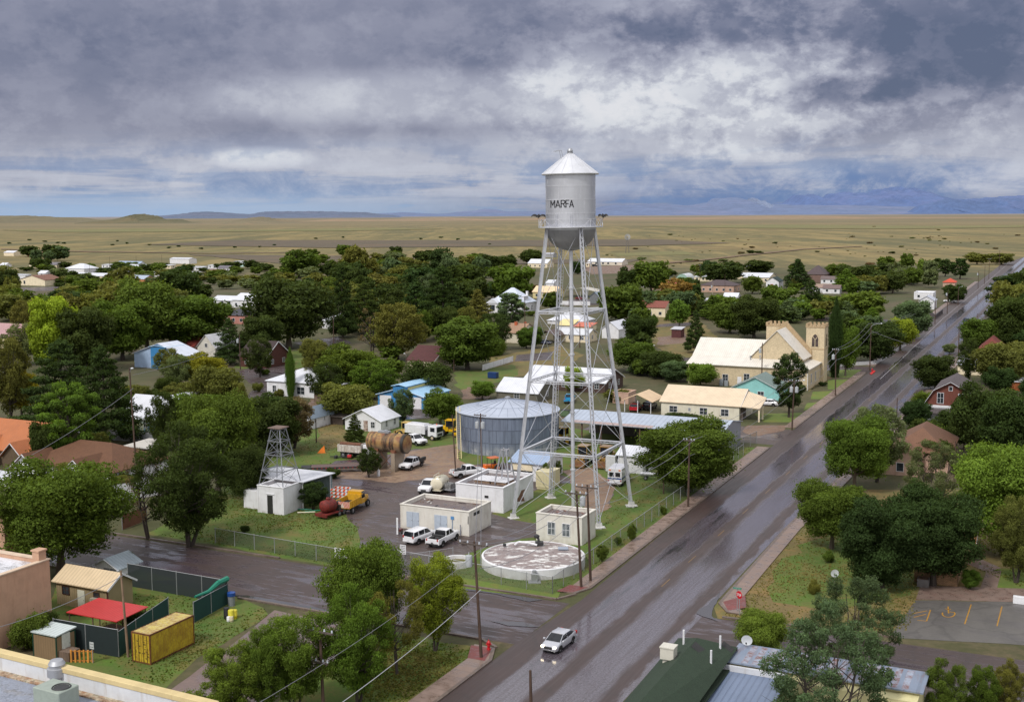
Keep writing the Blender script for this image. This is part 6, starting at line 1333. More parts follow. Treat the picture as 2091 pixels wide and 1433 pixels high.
for ch_,(p0,p1) in zip('MARFA',((1126.3,1134),(1136.3,1145),(1147.3,1155),(1157,1163.3),(1164.5,1172.3))):
    a0,a1=ang_of(p0),ang_of(p1)
    wd=(a1-a0)*RT
    for (q,s) in LET[ch_]:
        d_=Vector((s[0]-q[0])*Vector((wd,0)).x*0+0,) if False else None
        A_=Vector((q[0]*wd,q[1]*(lh-st_)+st_/2));B_=Vector((s[0]*wd,s[1]*(lh-st_)+st_/2));dv=(B_-A_).normalized();nn=Vector((-dv.y,dv.x))*st_*.5;A_=A_-dv*st_*.25;B_=B_+dv*st_*.25
        pts=[A_-nn,B_-nn,B_+nn,A_+nn]
        sub=5;lo_=[pts[0].lerp(pts[1],k_/sub) for k_ in range(sub+1)];hi_=[pts[3].lerp(pts[2],k_/sub) for k_ in range(sub+1)]
        vs=[]
        for v in lo_+hi_:
            t_=a0+v.x/RT;vs.append(((RT+.045)*math.cos(t_),(RT+.045)*math.sin(t_),zl0+v.y))
        mb.add(vs,[(k_,k_+1,k_+sub+2,k_+sub+1) for k_ in range(sub)])
mb.build('lettering',M('paint',(.015,.015,.02)),wt)
TILT=.0105
wt.rotation_euler=(Matrix.Rotation(-TILT,4,'Y')@Matrix.Rotation(-TH,4,'Z')).to_euler()
# vultures on the railing
def vulture(label,x,y,z,rz,span):
    vs=[];mb=MB();rr=random.Random(3)
    mb.loft([[(xx_,w_*math.cos(q),zc+w_*.9*math.sin(q)) for q in[i*math.pi/4 for i in range(8)]] for xx_,w_,zc in((-.5,.03,.12),(-.3,.1,.2),(-.05,.17,.32),(.15,.16,.42),(.28,.08,.52),(.36,.07,.55),(.44,.04,.52))])
    for s in(-1,1):
        n=9;up_=[];lo_=[]
        for i in range(n+1):
            f=i/n;yy=s*(.12+span*f);zz=.42+.22*math.sin(f*2.2)-.18*f*f;up_.append((.22-.12*f,yy,zz));lo_.append((-.28-.16*(i%2)-.1*math.sin(f*3),yy+s*.03,zz-.2-.1*(i%2)))
        mb.add(up_+lo_,[(i,i+1,n+2+i,n+1+i) for i in range(n)])
    mb.tube((0,-.05,0),(0,-.06,.2),.02,n=4);mb.tube((0,.05,0),(0,.06,.2),.02,n=4)
    e=mb.build('vulture',M('plain',(.012,.01,.009),rough=.7));e.location=(x,y,z);e.rotation_euler=(0,0,rz);e.scale=(1.1,1.1,1.1);tag(e,label,'bird');return e
for px,lb,sp_,rz in((1107,'dark vulture spreading its wings on the left side of the tank railing',.75,1.4),(1222,'dark vulture hunched with half open wings on the right side of the tank railing',.5,1.7)):
    s=1 if px>1160 else -1;vulture(lb,tx+s*(RT+1.0)-TILT*zB,ty_-.2,zB+1.07,rz,sp_)
# ---------- steel ground tank ----------
cx_,cy_=G(1037,911);s=pxm(cx_,cy_);RS=103.5/s;hs=hgt(cx_-RS,cy_,836)
tk=thing('steel_tank','wide round bolted steel tank with shallow grey blue cone roof','tank',cx_,cy_,0,0)
def tankmat():
    m,t,p=nt('bolted_steel');L=t.links;v=coords(t);sp_=N(t,'ShaderNodeSeparateXYZ');L.new(v,sp_.inputs[0])
    an=mth(t,'ARCTAN2',sp_.outputs[1],sp_.outputs[0]);cbn=N(t,'ShaderNodeCombineXYZ');L.new(mth(t,'MULTIPLY',an,44/6.2832),cbn.inputs[0]);L.new(mth(t,'MULTIPLY',sp_.outputs[2],3/hs),cbn.inputs[1])
    b=N(t,'ShaderNodeTexBrick',Scale=1.);L.new(cbn.outputs[0],b.inputs[0]);b.inputs['Brick Width'].default_value=1;b.inputs['Row Height'].default_value=1;b.inputs['Mortar Size'].default_value=.012
    c=lin((120,130,150));b.inputs['Color1'].default_value=(*mul(c,1.1),1);b.inputs['Color2'].default_value=(*mul(c,.85),1);b.inputs['Mortar'].default_value=(*mul(c,.45),1)
    n=noise(t,v,.5,6,.7,.35,.7);sv=coords(t,scale=(1.3,1.3,.14));st2=noise(t,sv,1.2,6,.75,.4,.75)
    cc=mix(t,mth(t,'MULTIPLY',st2,.6),b.outputs[0],mul(c,.5));cc=mix(t,mth(t,'MULTIPLY',mth(t,'MULTIPLY',ramp(t,sp_.outputs[2],2.2,.3),n),.8),cc,lin((196,194,196)));L.new(cc,p.inputs['Base Color']);p.inputs['Metallic'].default_value=.3;p.inputs['Roughness'].default_value=.55;return m
mb=MB();mb.lathe([(RS,-.1),(RS,hs)],88);mb.build('tank_wall',tankmat(),tk,smooth=True)
mb=MB();mb.lathe([(RS+.25,hs-.02),(RS+.25,hs+.12),(RS*.58,hs+1.0),(.4,hs+1.95),(0,hs+2.0)],72);mb.build('cone_roof',M('silver',lin((182,190,206)),met=.25,rough=.5,dirt=.2),tk,smooth=True,angle=30)
mb=MB()
for k_ in range(36):
    t_=k_*math.pi/18;c,s_=math.cos(t_),math.sin(t_)
    mb.bar((RS*c,RS*s_,hs+.16),(RS*.58*c,RS*.58*s_,hs+1.03),.05,.05)
    if k_%2==0:mb.bar((RS*.58*c,RS*.58*s_,hs+1.03),(.6*c,.6*s_,hs+1.95),.05,.05)
mb.lathe([(RS*.58-.05,0.0),(RS*.58,.05),(RS*.58+.05,0)],60,(0,0,hs+1.0));mb.build('roof_seams',M('silver',lin((140,148,166)),met=.2),tk)
mb=MB();mb.lathe([(.5,0),(.5,.3),(0,.45)],12,(0,0,hs+1.95));mb.build('vent',GALV,tk)
mb=MB()
for f in(1/3,2/3,.985):mb.lathe([(RS,-.05),(RS+.05,-.04),(RS+.05,.04),(RS,.05)],88,(0,0,hs*f))
for row in range(3):
    for k_ in range(44):
        t_=(k_+.5*(row%2))*2*math.pi/44;c=Vector((math.cos(t_),math.sin(t_),0))*(RS+.02);mb.bar(c+Vector((0,0,hs*row/3)),c+Vector((0,0,hs*(row+1)/3)),.07,.05,(c.x,c.y,0))
mb.build('panel_seams',M('silver',lin((104,112,130)),met=.2),tk)
lx,ly=G(938,937);lt=thing('leaning_ladder','long pale yellow ladder leaning on the left side of the steel tank','ladder',lx,ly,0)
ux,uy=cx_-RS*.965-lx,cy_-RS*.26-ly;mb=MB();A_=Vector((0,0,0));B_=Vector((ux,uy,hs+.9));sd_=Vector((.33,.1,0))
for s_ in(-1,1):mb.bar(A_+sd_*s_,B_+sd_*s_,.1,.1)
mb.build('rail',M('paint',lin((206,190,140))),lt);mb=MB()
for j in range(1,26):mb.bar(A_.lerp(B_,j/26)-sd_,A_.lerp(B_,j/26)+sd_,.05,.05)
mb.build('rung',M('paint',lin((206,190,140))),lt)
# ---------- round concrete reservoir and small ring ----------
x,y=G(1089,1152);s=pxm(x,y);RC=105.5/s
rv=thing('reservoir','wide low round white concrete reservoir with peeling flat roof at the street corner','reservoir',x,y)
def peel():
    m,t,p=nt('peeling_deck');v=coords(t);sv=coords(t,scale=(1,2.2,1));n=noise(t,sv,.55,9,.75,.52,.58);n2=noise(t,v,.9,6,.7,.35,.7);c=lin((142,128,126));cc=mix(t,n2,c,mul(c,.7));cc=mix(t,n,cc,lin((216,214,212)));
    g=noise(t,v,.25,5,.7,.55,.7);cc=mix(t,mth(t,'MULTIPLY',g,.5),cc,lin((96,80,66)))
    t.links.new(cc,p.inputs['Base Color']);t.links.new(ramp(t,n2,.3,.9,.6,.2),p.inputs['Roughness']);return m
mb=MB();mb.lathe([(RC,-.1),(RC,1.15),(RC-.22,1.22),(RC-.25,1.1)],80);mb.build('wall',M('stucco',WHITE,dirt=.6),rv,smooth=True)
mb=MB();mb.lathe([(RC-.24,1.12),(0,1.42)],80);mb.build('roof',peel(),rv,smooth=True)
mb=MB();mb.path([(-2.2,3.6,1.35),(-1.7,3.7,1.7),(-.4,3.4,1.65),(.5,3.1,1.45)],.14,8);mb.build('overflow_pipe',TRIM,rv,smooth=True)
mb=MB();mb.box(.3,1.3,3.3,4.1,1.3,1.7);mb.tube((.8,3.8,1.5),(.6,4,2.4),.14);mb.lathe([(.3,0),(.35,.3),(0,.5)],8,(.5,4,2.1));mb.build('pump',DKM,rv)
mb=MB();mb.box(3,4.2,1.5,2.4,1.3,1.45);mb.build('hatch',M('paint',lin((150,160,176))),rv);mb=MB();mb.box(-3.6,-3.2,3.2,3.6,1.3,1.55);mb.build('vent',DKM,rv)
mb=MB();mb.box(-.35,.35,-RC-.75,-RC+.05,0,.9);mb.tube((0,-RC-.4,.9),(0,-RC-.4,1.3),.25);mb.box(-.7,.7,-RC-1.2,-RC-.02,-.05,.08);mb.build('valve',GALV,rv)
x,y=G(934,1153);s=pxm(x,y);q=29/s
rg_=thing('concrete_ring','small round white concrete ring filled with weeds beside the reservoir','basin',x,y)
mb=MB();mb.lathe([(q,-.1),(q,.75),(q-.28,.75),(q-.28,.1)],40);mb.build('wall',M('stucco',WHITE,dirt=.6),rg_,smooth=True,angle=30);mb=MB();mb.lathe([(q-.27,.32),(0,.35)],40);mb.build('fill',DRY,rg_)
# ---------- rusty horizontal tank on stands ----------
x,y=G(795,958);ho=thing('fuel_tank','rusty orange horizontal tank with black tar streaks on concrete stands','tank',x,y,0,-TH)
Lh=3.6;rt_=1.58;zc_=hgt(x,y,903)
mb=MB();k=32;pr=[(-Lh,0),(-Lh+.02,rt_*.7),(-Lh+.18,rt_),(Lh-.18,rt_),(Lh-.02,rt_*.7),(Lh,0)]
rings=[[(a,b*math.cos(q),zc_+b*math.sin(q)) for q in[2*math.pi*i/k for i in range(k)]] for a,b in pr]
vs=[p for rr_ in rings for p in rr_];mb.add(vs,[(j*k+i,j*k+(i+1)%k,(j+1)*k+(i+1)%k,(j+1)*k+i) for j in range(5) for i in range(k)])
def rustank():
    m,t,p=nt('rusty_tank');L=t.links;v=coords(t);sp_=N(t,'ShaderNodeSeparateXYZ');L.new(v,sp_.inputs[0]);dn=noise(t,v,1.2,5,.7)
    xx_=mth(t,'ADD',sp_.outputs[0],mth(t,'MULTIPLY',dn,.9));w_=N(t,'ShaderNodeTexNoise',Scale=.9,Detail=2);w_.noise_dimensions='1D';L.new(xx_,w_.inputs['W']);band=ramp(t,w_.outputs[0],.48,.54)
    n=noise(t,v,.8,8,.75,.4,.62);n3=noise(t,coords(t,scale=(2,.5,.5)),1.6,7,.8,.45,.6);cc=mix(t,n,lin((156,124,76)),lin((118,72,48)));low_=ramp(t,sp_.outputs[2],zc_+.2,zc_-1.4);cc=mix(t,low_,cc,lin((140,128,112)))
    dk=mth(t,'MULTIPLY',band,mth(t,'ADD',mth(t,'MULTIPLY',n3,.6),.4));cc=mix(t,mth(t,'MAXIMUM',dk,mth(t,'MULTIPLY',ramp(t,sp_.outputs[0],Lh-1.0,Lh-.5),ramp(t,sp_.outputs[0],Lh-.05,Lh-.2))),cc,(.02,.018,.016));L.new(cc,p.inputs['Base Color']);p.inputs['Roughness'].default_value=.6;return m
mb.build('tank',rustank(),ho,smooth=True,angle=50)
for a in(-1.6,1.6):
    mb=MB();mb.box(a-.35,a+.35,-1.5,1.5,-.1,zc_-1.3);mb.build('stand',M('stucco',lin((150,136,120)),dirt=.7),ho)
    mb=MB();mb.box(a-.4,a+.4,-1.52,-.8,zc_-1.35,zc_-.9);mb.box(a-.4,a+.4,.8,1.52,zc_-1.35,zc_-.9);mb.build('saddle',M('rusty',lin((150,96,70))),ho)
mb=MB();mb.tube((-1.3,-.8,.2),(1.3,-.8,zc_-1.4),.05);mb.tube((1.3,-.8,.2),(-1.3,-.8,zc_-1.4),.05);mb.build('brace',M('rusty',lin((110,60,50))),ho)
mb=MB();mb.box(-1.8,.2,-.4,.4,zc_+rt_-.05,zc_+rt_+.25);mb.lathe([(.3,0),(.3,.4),(0,.45)],10,(-.5,0,zc_+rt_));mb.build('manhole',GALV,ho)
# ---------- bottom left corner ----------
x,y=G(108,1284);ad=thing('adobe_building','large pink plastered building with flat white roof at the left edge','building',x,y,0,-TH)
ha=hgt(x,y,1142);PK=M('stucco',lin((196,158,132)),dirt=.55)
mb=MB();mb.box(-26,0,-24,0,-.1,ha-.5)
for q in((-26,0,-.4,0),(-.4,0,-24,-.4)):mb.box(*q,ha-.5,ha)
mb.build('wall',PK,ad);mb=MB();mb.box(-26,.08,-.48,.1,ha,ha+.12);mb.box(-.48,.1,-24,-.48,ha,ha+.12);mb.build('coping',M('stucco',lin((206,184,162))),ad)
mb=MB();mb.box(-26,-.41,-24,-.41,ha-.495,ha-.42);mb.build('roof',M('deck',lin((200,200,206))),ad)
mb=MB();mb.box(-1.1,-.2,-1.1,-.2,ha+.12,ha+1.);mb.box(-1.2,-.1,-1.2,-.1,ha+1.,ha+1.15);mb.build('chimney',PK,ad)
x2,y2=G(14,1180);mb=MB();mb.box(-12,0,0,5,-.1,hgt(x2,y2,1055));e=mb.build('plastered_block',PK);e.location=(x2,y2,0);e.rotation_euler=(0,0,-TH);tag(e,'taller pink plastered block behind the white flat roof at the left edge','building')
mb=MB();mb.lathe([(0,0),(.6,.02),(.45,.05),(0,.06)],9);mb.v=[(.03+b_*.0+c_*.6,a_-13.2,b_*1.1+3.4) for a_,b_,c_ in mb.v];mb.build('plaster_scar',M('brick',lin((110,70,56))),ad)
o,w_,d,h=house('storage_cabin','long tan panelled cabin with low gabled roof, white door and window air conditioner',221,1252,117,271,1201,'gable_r',1.1,M('metalroof',lin((150,134,104)),ax='x',pitch=.3),MR(lin((206,184,150)),'x',rust=.2),cat='shed',depth=3.6)
window(o,'f',w_*.19,1.3,.9,.8,w_,d,trim=M('paint',lin((70,46,40))));door(o,'f',w_*.49,1.0,2.0,w_,M('paint',lin((206,206,190))));window(o,'f',w_*.79,1.3,.7,.7,w_,d,trim=M('paint',lin((70,46,40))));mb=MB();mb.box(-w_*.28,-w_*.16,-.5,-.07,1.0,1.5);mb.build('air_conditioner',M('paint',lin((196,188,170))),o)
mb=MB();mb.box(-.08,.03,-.03,.1,0,h);mb.bar((.05,0,h),(.05,d/2,h+1.1),.12,.04,(1,0,0));mb.bar((.05,d,h),(.05,d/2,h+1.1),.12,.04,(1,0,0));mb.build('corner_trim',M('paint',lin((84,50,44))),o)
o,w_,d,h=house('garden_shed','small white shed with pale metal roof behind the tan cabin',243,1177,194,248,1160,'gable_u',.9,M('metalroof',WHITE,ax='x',pitch=.3),MR(lin((170,182,190)),'y'),cat='shed',depth=3.2)
mb=MB();mb.box(-w_*.62,-w_*.38,-.04,0,.1,h-.2);mb.box(-w_*.35,-w_*.12,-.04,0,.1,h-.2);mb.build('door',M('paint',lin((120,124,130))),o)
x,y=G(238,1268.5,2.7);a0,b0=AB(x,y);w_=solve(lambda q:PJ(*XY(a0,b0-q),2.7)[0],135,0,60);d=solve(lambda q:PJ(*XY(a0+q,b0),2.7)[0],303,0,60)
rc=thing('canopy','open canopy with bright red corrugated metal roof','canopy',x,y,0,-TH)
mb=MB();mb.slab([(-w_,0,2.7),(0,0,2.7),(0,d,2.85),(-w_,d,2.85)],.08);mb.build('roof',MR(lin((186,48,48)),'x',pitch=.35,rust=.05),rc)
for a in(-w_+.2,-w_/2,-.2):
    for b in(.2,d-.2):
        mb=MB();mb.tube((a,b,0),(a,b,2.65),.06);mb.build('post',M('wood',(.12,.07,.05)),rc)
mb=MB();mb.box(-w_*.5,-1.2,d*.3,d*.6,0,1.2);mb.build('crate_stack',M('wood',(.2,.13,.09)),rc)
o,w_,d,h=house('garden_shed','small tan panelled shed with dark green corner trim and white door',116.3,1349,69,155,1300,'shed',.15,M('metalroof',lin((142,120,92)),ax='x',pitch=.3),MR(lin((196,206,206)),'x'),cat='shed',over=.12)
for a,b in((-.06,.03),(-w_-.03,-w_+.08)):
    mb=MB();mb.box(a,b,-.03,.08,0,h);mb.build('corner_trim',M('paint',lin((30,70,56))),o)
mb=MB();mb.box(-.03,.03,d-.08,d+.03,0,h);mb.box(-w_,.04,-.04,-.0,h-.12,h);mb.box(0.0,.04,0,d,h-.1,h+.02);mb.build('corner_trim',M('paint',lin((30,70,56))),o);door(o,'e',d*.5,1.0,2.05,w_,M('paint',lin((206,210,200))),z=.25)
mb=MB();mb.box(.05,1.3,.2,1.6,0,.9);mb.build('step_box',M('wood',(.16,.11,.08)),o)
# shipping container
x,y,w_,d,h=fit(308,1358,270,398,1296);ct=thing('shipping_container','yellow rust stained shipping container beside the wet driveway','container',x,y,0,-TH)
YC=M('rusty',lin((196,170,44)),c2=lin((170,140,40)),c3=lin((110,62,30)),a=.35,s=.8)
mb=MB();n=30
def corr(p0,p1,nrm,z0,z1,n):
    pts=[]
    for i in range(n+1):
        f=i/n;o_=0 if (i//1)%2==0 else -.05;pts.append((p0[0]+(p1[0]-p0[0])*f+nrm[0]*o_,p0[1]+(p1[1]-p0[1])*f+nrm[1]*o_))
    mb.add([(a,b,z0) for a,b in pts]+[(a,b,z1) for a,b in pts],[(i,i+1,n+2+i,n+1+i) for i in range(n)])
corr((-.03,.1),(-.03,d-.1),(1,0),.18,h-.12,36);corr((-w_+.03,d-.1),(-w_+.03,.1),(-1,0),.18,h-.12,36);corr((-.1,d-.03),(-w_+.1,d-.03),(0,1),.18,h-.12,14)
mb.build('side_panel',YC,ct)
mb=MB();mb.box(-w_+.05,-.05,.05,d-.05,h-.14,h-.02)
for i in range(14):mb.box(-w_+.1,-.1,.3+i*(d-.5)/14,.42+i*(d-.5)/14,h-.02,h+.005)
mb.build('roof',M('rusty',lin((190,172,90)),c2=lin((150,120,70)),c3=lin((196,186,150)),a=.5),ct)
mb=MB()
for a in(-w_,-.12):
    for b in(0,d-.12):mb.box(a,a+.12,b,b+.12,.0,h)
for z in(.02,h-.13):
    for b in(0,d-.12):mb.box(-w_+.12,-.12,b+.01,b+.11,z,z+.13)
    for a in(-w_,-.12):mb.box(a+.01,a+.11,.12,d-.12,z,z+.13)
mb.build('frame',M('rusty',lin((130,84,40)),c2=lin((96,50,28))),ct)
for s_ in(0,1):
    mb=MB();a=-w_+.13+s_*(w_/2-.12);mb.box(a,a+w_/2-.15,.03,.09,.16,h-.14);o=mb.build('door',YC,ct)
    mb=MB()
    for q in(.3,.75):
        aa=a+(w_/2-.15)*q;mb.tube((aa,-.02,.18),(aa,-.02,h-.16),.025,n=6);mb.box(aa-.05,aa+.16,-.05,-.0,1.05,1.1)
    mb.build('locking_bar',M('paint',lin((120,96,50))),o)
    mb=MB();rr=random.Random(4+s_)
    for i in range(9):
        aa=a+.1+rr.uniform(0,.6);zz_=.5+i*.22;mb.box(aa,aa+rr.uniform(.1,.3),.02,.03,zz_,zz_+rr.uniform(.04,.1))
    mb.build('stencil_marks',M('paint',lin((60,56,40))),o)
# foreground roof with cream parapet
zp=12.;x,y=G(448,1430,zp);x0_,y0_=G(0,1322,zp);aa_,bb_=AB(x,y);a2_,b2_=AB(x0_,y0_);ang=math.atan2(y-y0_,x-x0_)
fr=thing('flat_roofed_building','foreground building with cream parapet around a grey flat roof','building',x,y,0,ang)
CRM=M('stucco',lin((206,186,138)));mb=MB();mb.box(-60,0,-.62,0,zp-.35,zp);mb.box(-.6,0,-30,-.62,zp-.35,zp);mb.build('coping',CRM,fr,bevel=.03)
mb=MB();mb.box(-60,-.05,-.55,-.06,zp-2,zp-.35);mb.box(-.55,-.05,-30,-.55,zp-2,zp-.35);mb.box(-60,-.02,-30,-.04,-.1,zp-1.6);mb.build('wall',M('stucco',lin((206,208,212)),dirt=1.),fr)
mb=MB();mb.box(-60,-.56,-30,-.56,zp-1.59,zp-1.35);mb.build('roof',M('deck',lin((128,134,148))),fr)
mb=MB();mb.box(-60,-.56,-1.1,-.56,zp-1.345,zp-1.25);mb.build('flashing',M('rusty',lin((196,184,160)),c2=lin((150,110,80))),fr)
def roofpt(px,py,z):
    X_,Y_=G(px,py,z);v=Matrix.Rotation(-ang,3,'Z')@Vector((X_-x,Y_-y,0));return v.x,v.y
a,b=roofpt(118,1398,zp-1.3);mb=MB();mb.lathe([(.45,0),(.45,.7),(.62,.72),(.62,1.25),(.5,1.3),(.5,1.45),(.55,1.5),(.4,1.75),(0,1.8)],20,(a,b,zp-1.35));e=mb.build('roof_ventilator',GALV,smooth=True);e.location=(x,y,0);e.rotation_euler=(0,0,ang);tag(e,'round galvanised ventilator on the grey foreground roof','roof vent')
a,b=roofpt(116,1440,zp-1.3);hv=thing('air_conditioner','grey green box shaped air conditioner with round fan grille on the foreground roof','air conditioner',*(lambda v:(x+v.x,y+v.y))(Matrix.Rotation(ang,3,'Z')@Vector((a,b,0))),zp-1.35,ang)
mb=MB();mb.box(-1.15,1.15,-.8,.8,.1,1.35);mb.build('casing',M('paint',lin((150,160,150))),hv,bevel=.05)
mb=MB();mb.lathe([(.5,1.36),(.55,1.42),(.6,1.36)],24,(.5,0,0));mb.lathe([(.48,1.355),(0,1.358)],20,(.5,0,0));mb.build('fan_grille',DKM,hv)
# ---------- bottom right roofs ----------
z=5.2;A_=G(1385,1302,z);Bq=G(1503,1320,z);gx=thing('green_roofed_house','house with worn dark green shingle roof at the bottom edge','house',A_[0],A_[1],0,-TH)
wg=math.dist(A_,Bq)+.2
GSH=M('shingle',lin((42,58,42)),near=1)
mb=MB();mb.add([(0,0,z),(wg,0,z),(wg*.5,-3.2,z+1.5),(0,-24,z-.8),(wg,-24,z-.8),(wg*.5,-24,z+1.5)],[(0,2,1),(0,3,5,2),(1,2,5,4)]);mb.box(-.1,wg+.1,-24,.1,z-1.0,z-.85);mb.build('roof',GSH,gx)
mb=MB();mb.box(.3,wg-.3,-24,-.3,-.1,z-1.01);mb.add([(0.05,-.05,z),(wg-.05,-.05,z),(wg-.05,-.05,z-.9),(.05,-.05,z-.9)],[(0,1,2,3)]);mb.build('wall',BRICK,gx)
for a,b,hh_ in((wg*.3,-3.5,1.6),(wg*.82,-2.2,1.1),(wg*.85,-5.4,1.0)):
    mb=MB();mb.tube((a,b,z),(a,b,z+hh_+.5),.09,n=8);mb.build('vent_pipe',TRIM,gx)
mb=MB();mb.box(wg*.28-.55,wg*.28+.55,-7.6,-6.6,z+1.0,z+1.9);mb.box(wg*.28-.6,wg*.28+.6,-7.65,-6.55,z+1.9,z+2.0);mb.box(wg*.28-.4,wg*.28+.4,-7.4,-6.8,z,z+1.0);mb.build('swamp_cooler',M('paint',lin((206,202,190))),gx)
mb=MB()
for q in((wg*.52,-5.2,1.6,1.2),(wg*.8,-1.6,1.8,.9),(wg*.3,-8,1.4,1)):
    zz=lambda aa,bb:z+.02+(1.5*min(1,min(aa,wg-aa)/(wg*.5)))-(.8*min(1,-bb/24))*(1-min(1,min(aa,wg-aa)/(wg*.5)))+.03
    a,b,c,e_=q;mb.add([(a,b,zz(a,b)),(a+c*.5,b,zz(a+c*.5,b)),(a+c*.5,b+e_,zz(a+c*.5,b+e_)),(a,b+e_,zz(a,b+e_))],[(0,1,2,3)])
mb.build('bare_patch',M('shingle',(.03,.03,.03)),gx)
z=5.;P0=G(1477.5,1346,z);P1=G(1509.5,1312,z);P2_=G(1901,1359.5,z);BX=thing('metal_roofed_building','cream building with rust spotted blue metal roofs at the bottom right','building',P1[0],P1[1],0,-TH)
wb=math.dist(P1,P2_);db=math.dist(P0,P1)
BRF=M('metalroof',lin((124,136,156)),ax='x',pitch=.9,rust=.75)
mb=MB();mb.slab([(0,-db,z-.1),(wb,-db,z-.1),(wb,0,z),(0,0,z)],.12);mb.build('upper_roof',BRF,BX)
mb=MB();rr=random.Random(8)
for i in range(16):
    a=1.2+i*(wb-2)/16;mb.slab([(a,-db*.95,z-.09),(a+.5,-db*.95,z-.09),(a+.5,-.2,z+.005),(a,-.2,z+.005)],.012)
mb.build('pale_roof_strips',M('rusty',lin((150,160,178)),c2=lin((112,66,50)),c3=lin((150,156,170)),s=1.4),BX)
mb=MB();mb.box(.2,wb-.3,-db+.3,-.3,-.1,z-.25);mb.box(wb*.33,wb-.3,-db-1.2,-db+.3,-.1,z-.45);mb.build('wall',M('stucco',lin((206,198,150))),BX)
mb=MB();mb.slab([(-.6,-db-16,z-1.6),(wb*.33,-db-16,z-1.6),(wb*.33,-db-.35,z-.75),(-.2,-db-.35,z-.75)],.12);mb.build('lower_roof',MR(lin((112,126,152)),'x',pitch=.5,rust=.2),BX)
mb=MB();mb.box(-.2,wb*.33,-db-.34,-db-.1,z-1.2,z-.3);mb.box(-.9,-.3,-db-16,-db-.4,z-1.9,z-.75);mb.build('parapet',M('stucco',lin((206,208,214)),dirt=.9),BX)
def dish(label,px,py,base,z,hp,rz,pole=True):
    x,y=G(px,base,z);o=thing('satellite_dish',label,'satellite dish',x,y,z,rz)
    mb=MB();mb.lathe([(0,-.12),(.25,-.1),(.45,0),(.46,.01),(.25,-.07),(0,-.09)],20);mb.v=[(a,-c*.8-.1,b*.95+hp+c*.5) for a,b,c in mb.v];mb.build('reflector',M('paint',lin((206,210,214))),o,smooth=True)
    mb=MB();mb.tube((0,0,0),(0,0,hp-.1),.035,n=6);mb.build('pole',GALV,o);mb=MB();mb.tube((0,-.05,hp-.4),(0,-.65,hp-.1),.02,n=5);mb.box(-.06,.06,-.7,-.58,hp-.12,hp);mb.build('feed_arm',DKM,o)
dish('satellite dish on a thin pole standing on the corner lawn',1703,1170,1204,0,1.9,.1);dish('satellite dish mounted at the edge of the blue metal roof',1525,1303,1320,5.,.6,-.3)
o,w_,d,h=house('brick_building','low tan brick building under the large dark trees',1954.5,1198,1866,1962,1144,'flat',0,M('brick',lin((150,118,88))),M('deck',lin((120,110,104))),cat='building',depth=6)
house('house','house with tan metal roof behind the tan brick building',1985,1150,1860,2000,1112,'gable_r',2.2,M('brick',lin((150,118,88))),MR(lin((170,124,84)),'x',pitch=.3),depth=9)
# ---------- vehicles ----------
def heading(p0,p1):
    a=Vector(G(*p0));b=Vector(G(*p1));return math.atan2(b.y-a.y,b.x-a.x)
HU=math.pi/2-TH;HR=-TH
def ring(x,w,z0,z1,k=.16,top=.9):
    h=z1-z0;return [(x,-w*.82,z0),(x,-w*.98,z0+h*.18),(x,-w,z0+h*.55),(x,-w*.97,z1-h*.1),(x,-w*top,z1),(x,w*top,z1),(x,w*.97,z1-h*.1),(x,w,z0+h*.55),(x,w*.98,z0+h*.18),(x,w*.82,z0)]
def wheel(par,x,y,r_,w_,rim=RIM):
    mb=MB();mb.lathe([(r_*.62,-w_/2),(r_*.94,-w_/2),(r_,-w_/2+.04),(r_,w_/2-.04),(r_*.94,w_/2),(r_*.62,w_/2)],20);mb.v=[(a+x,c+y,b+r_) for a,b,c in mb.v];o=mb.build('wheel',RUB,par,smooth=True)
    mb=MB();mb.lathe([(0,-w_*.42),(r_*.3,-w_*.46),(r_*.63,-w_*.3),(r_*.63,w_*.3),(r_*.3,w_*.46),(0,w_*.42)],14);mb.v=[(a+x,c+y,b+r_) for a,b,c in mb.v];mb.build('rim',rim,o,smooth=True)
HLON=M('emit',(1,.85,.6),e=5);HL=M('plain',(.6,.6,.62),rough=.15);TL=M('plain',(.35,.01,.01),rough=.3);WG=M('plain',(.012,.014,.018),rough=.08)
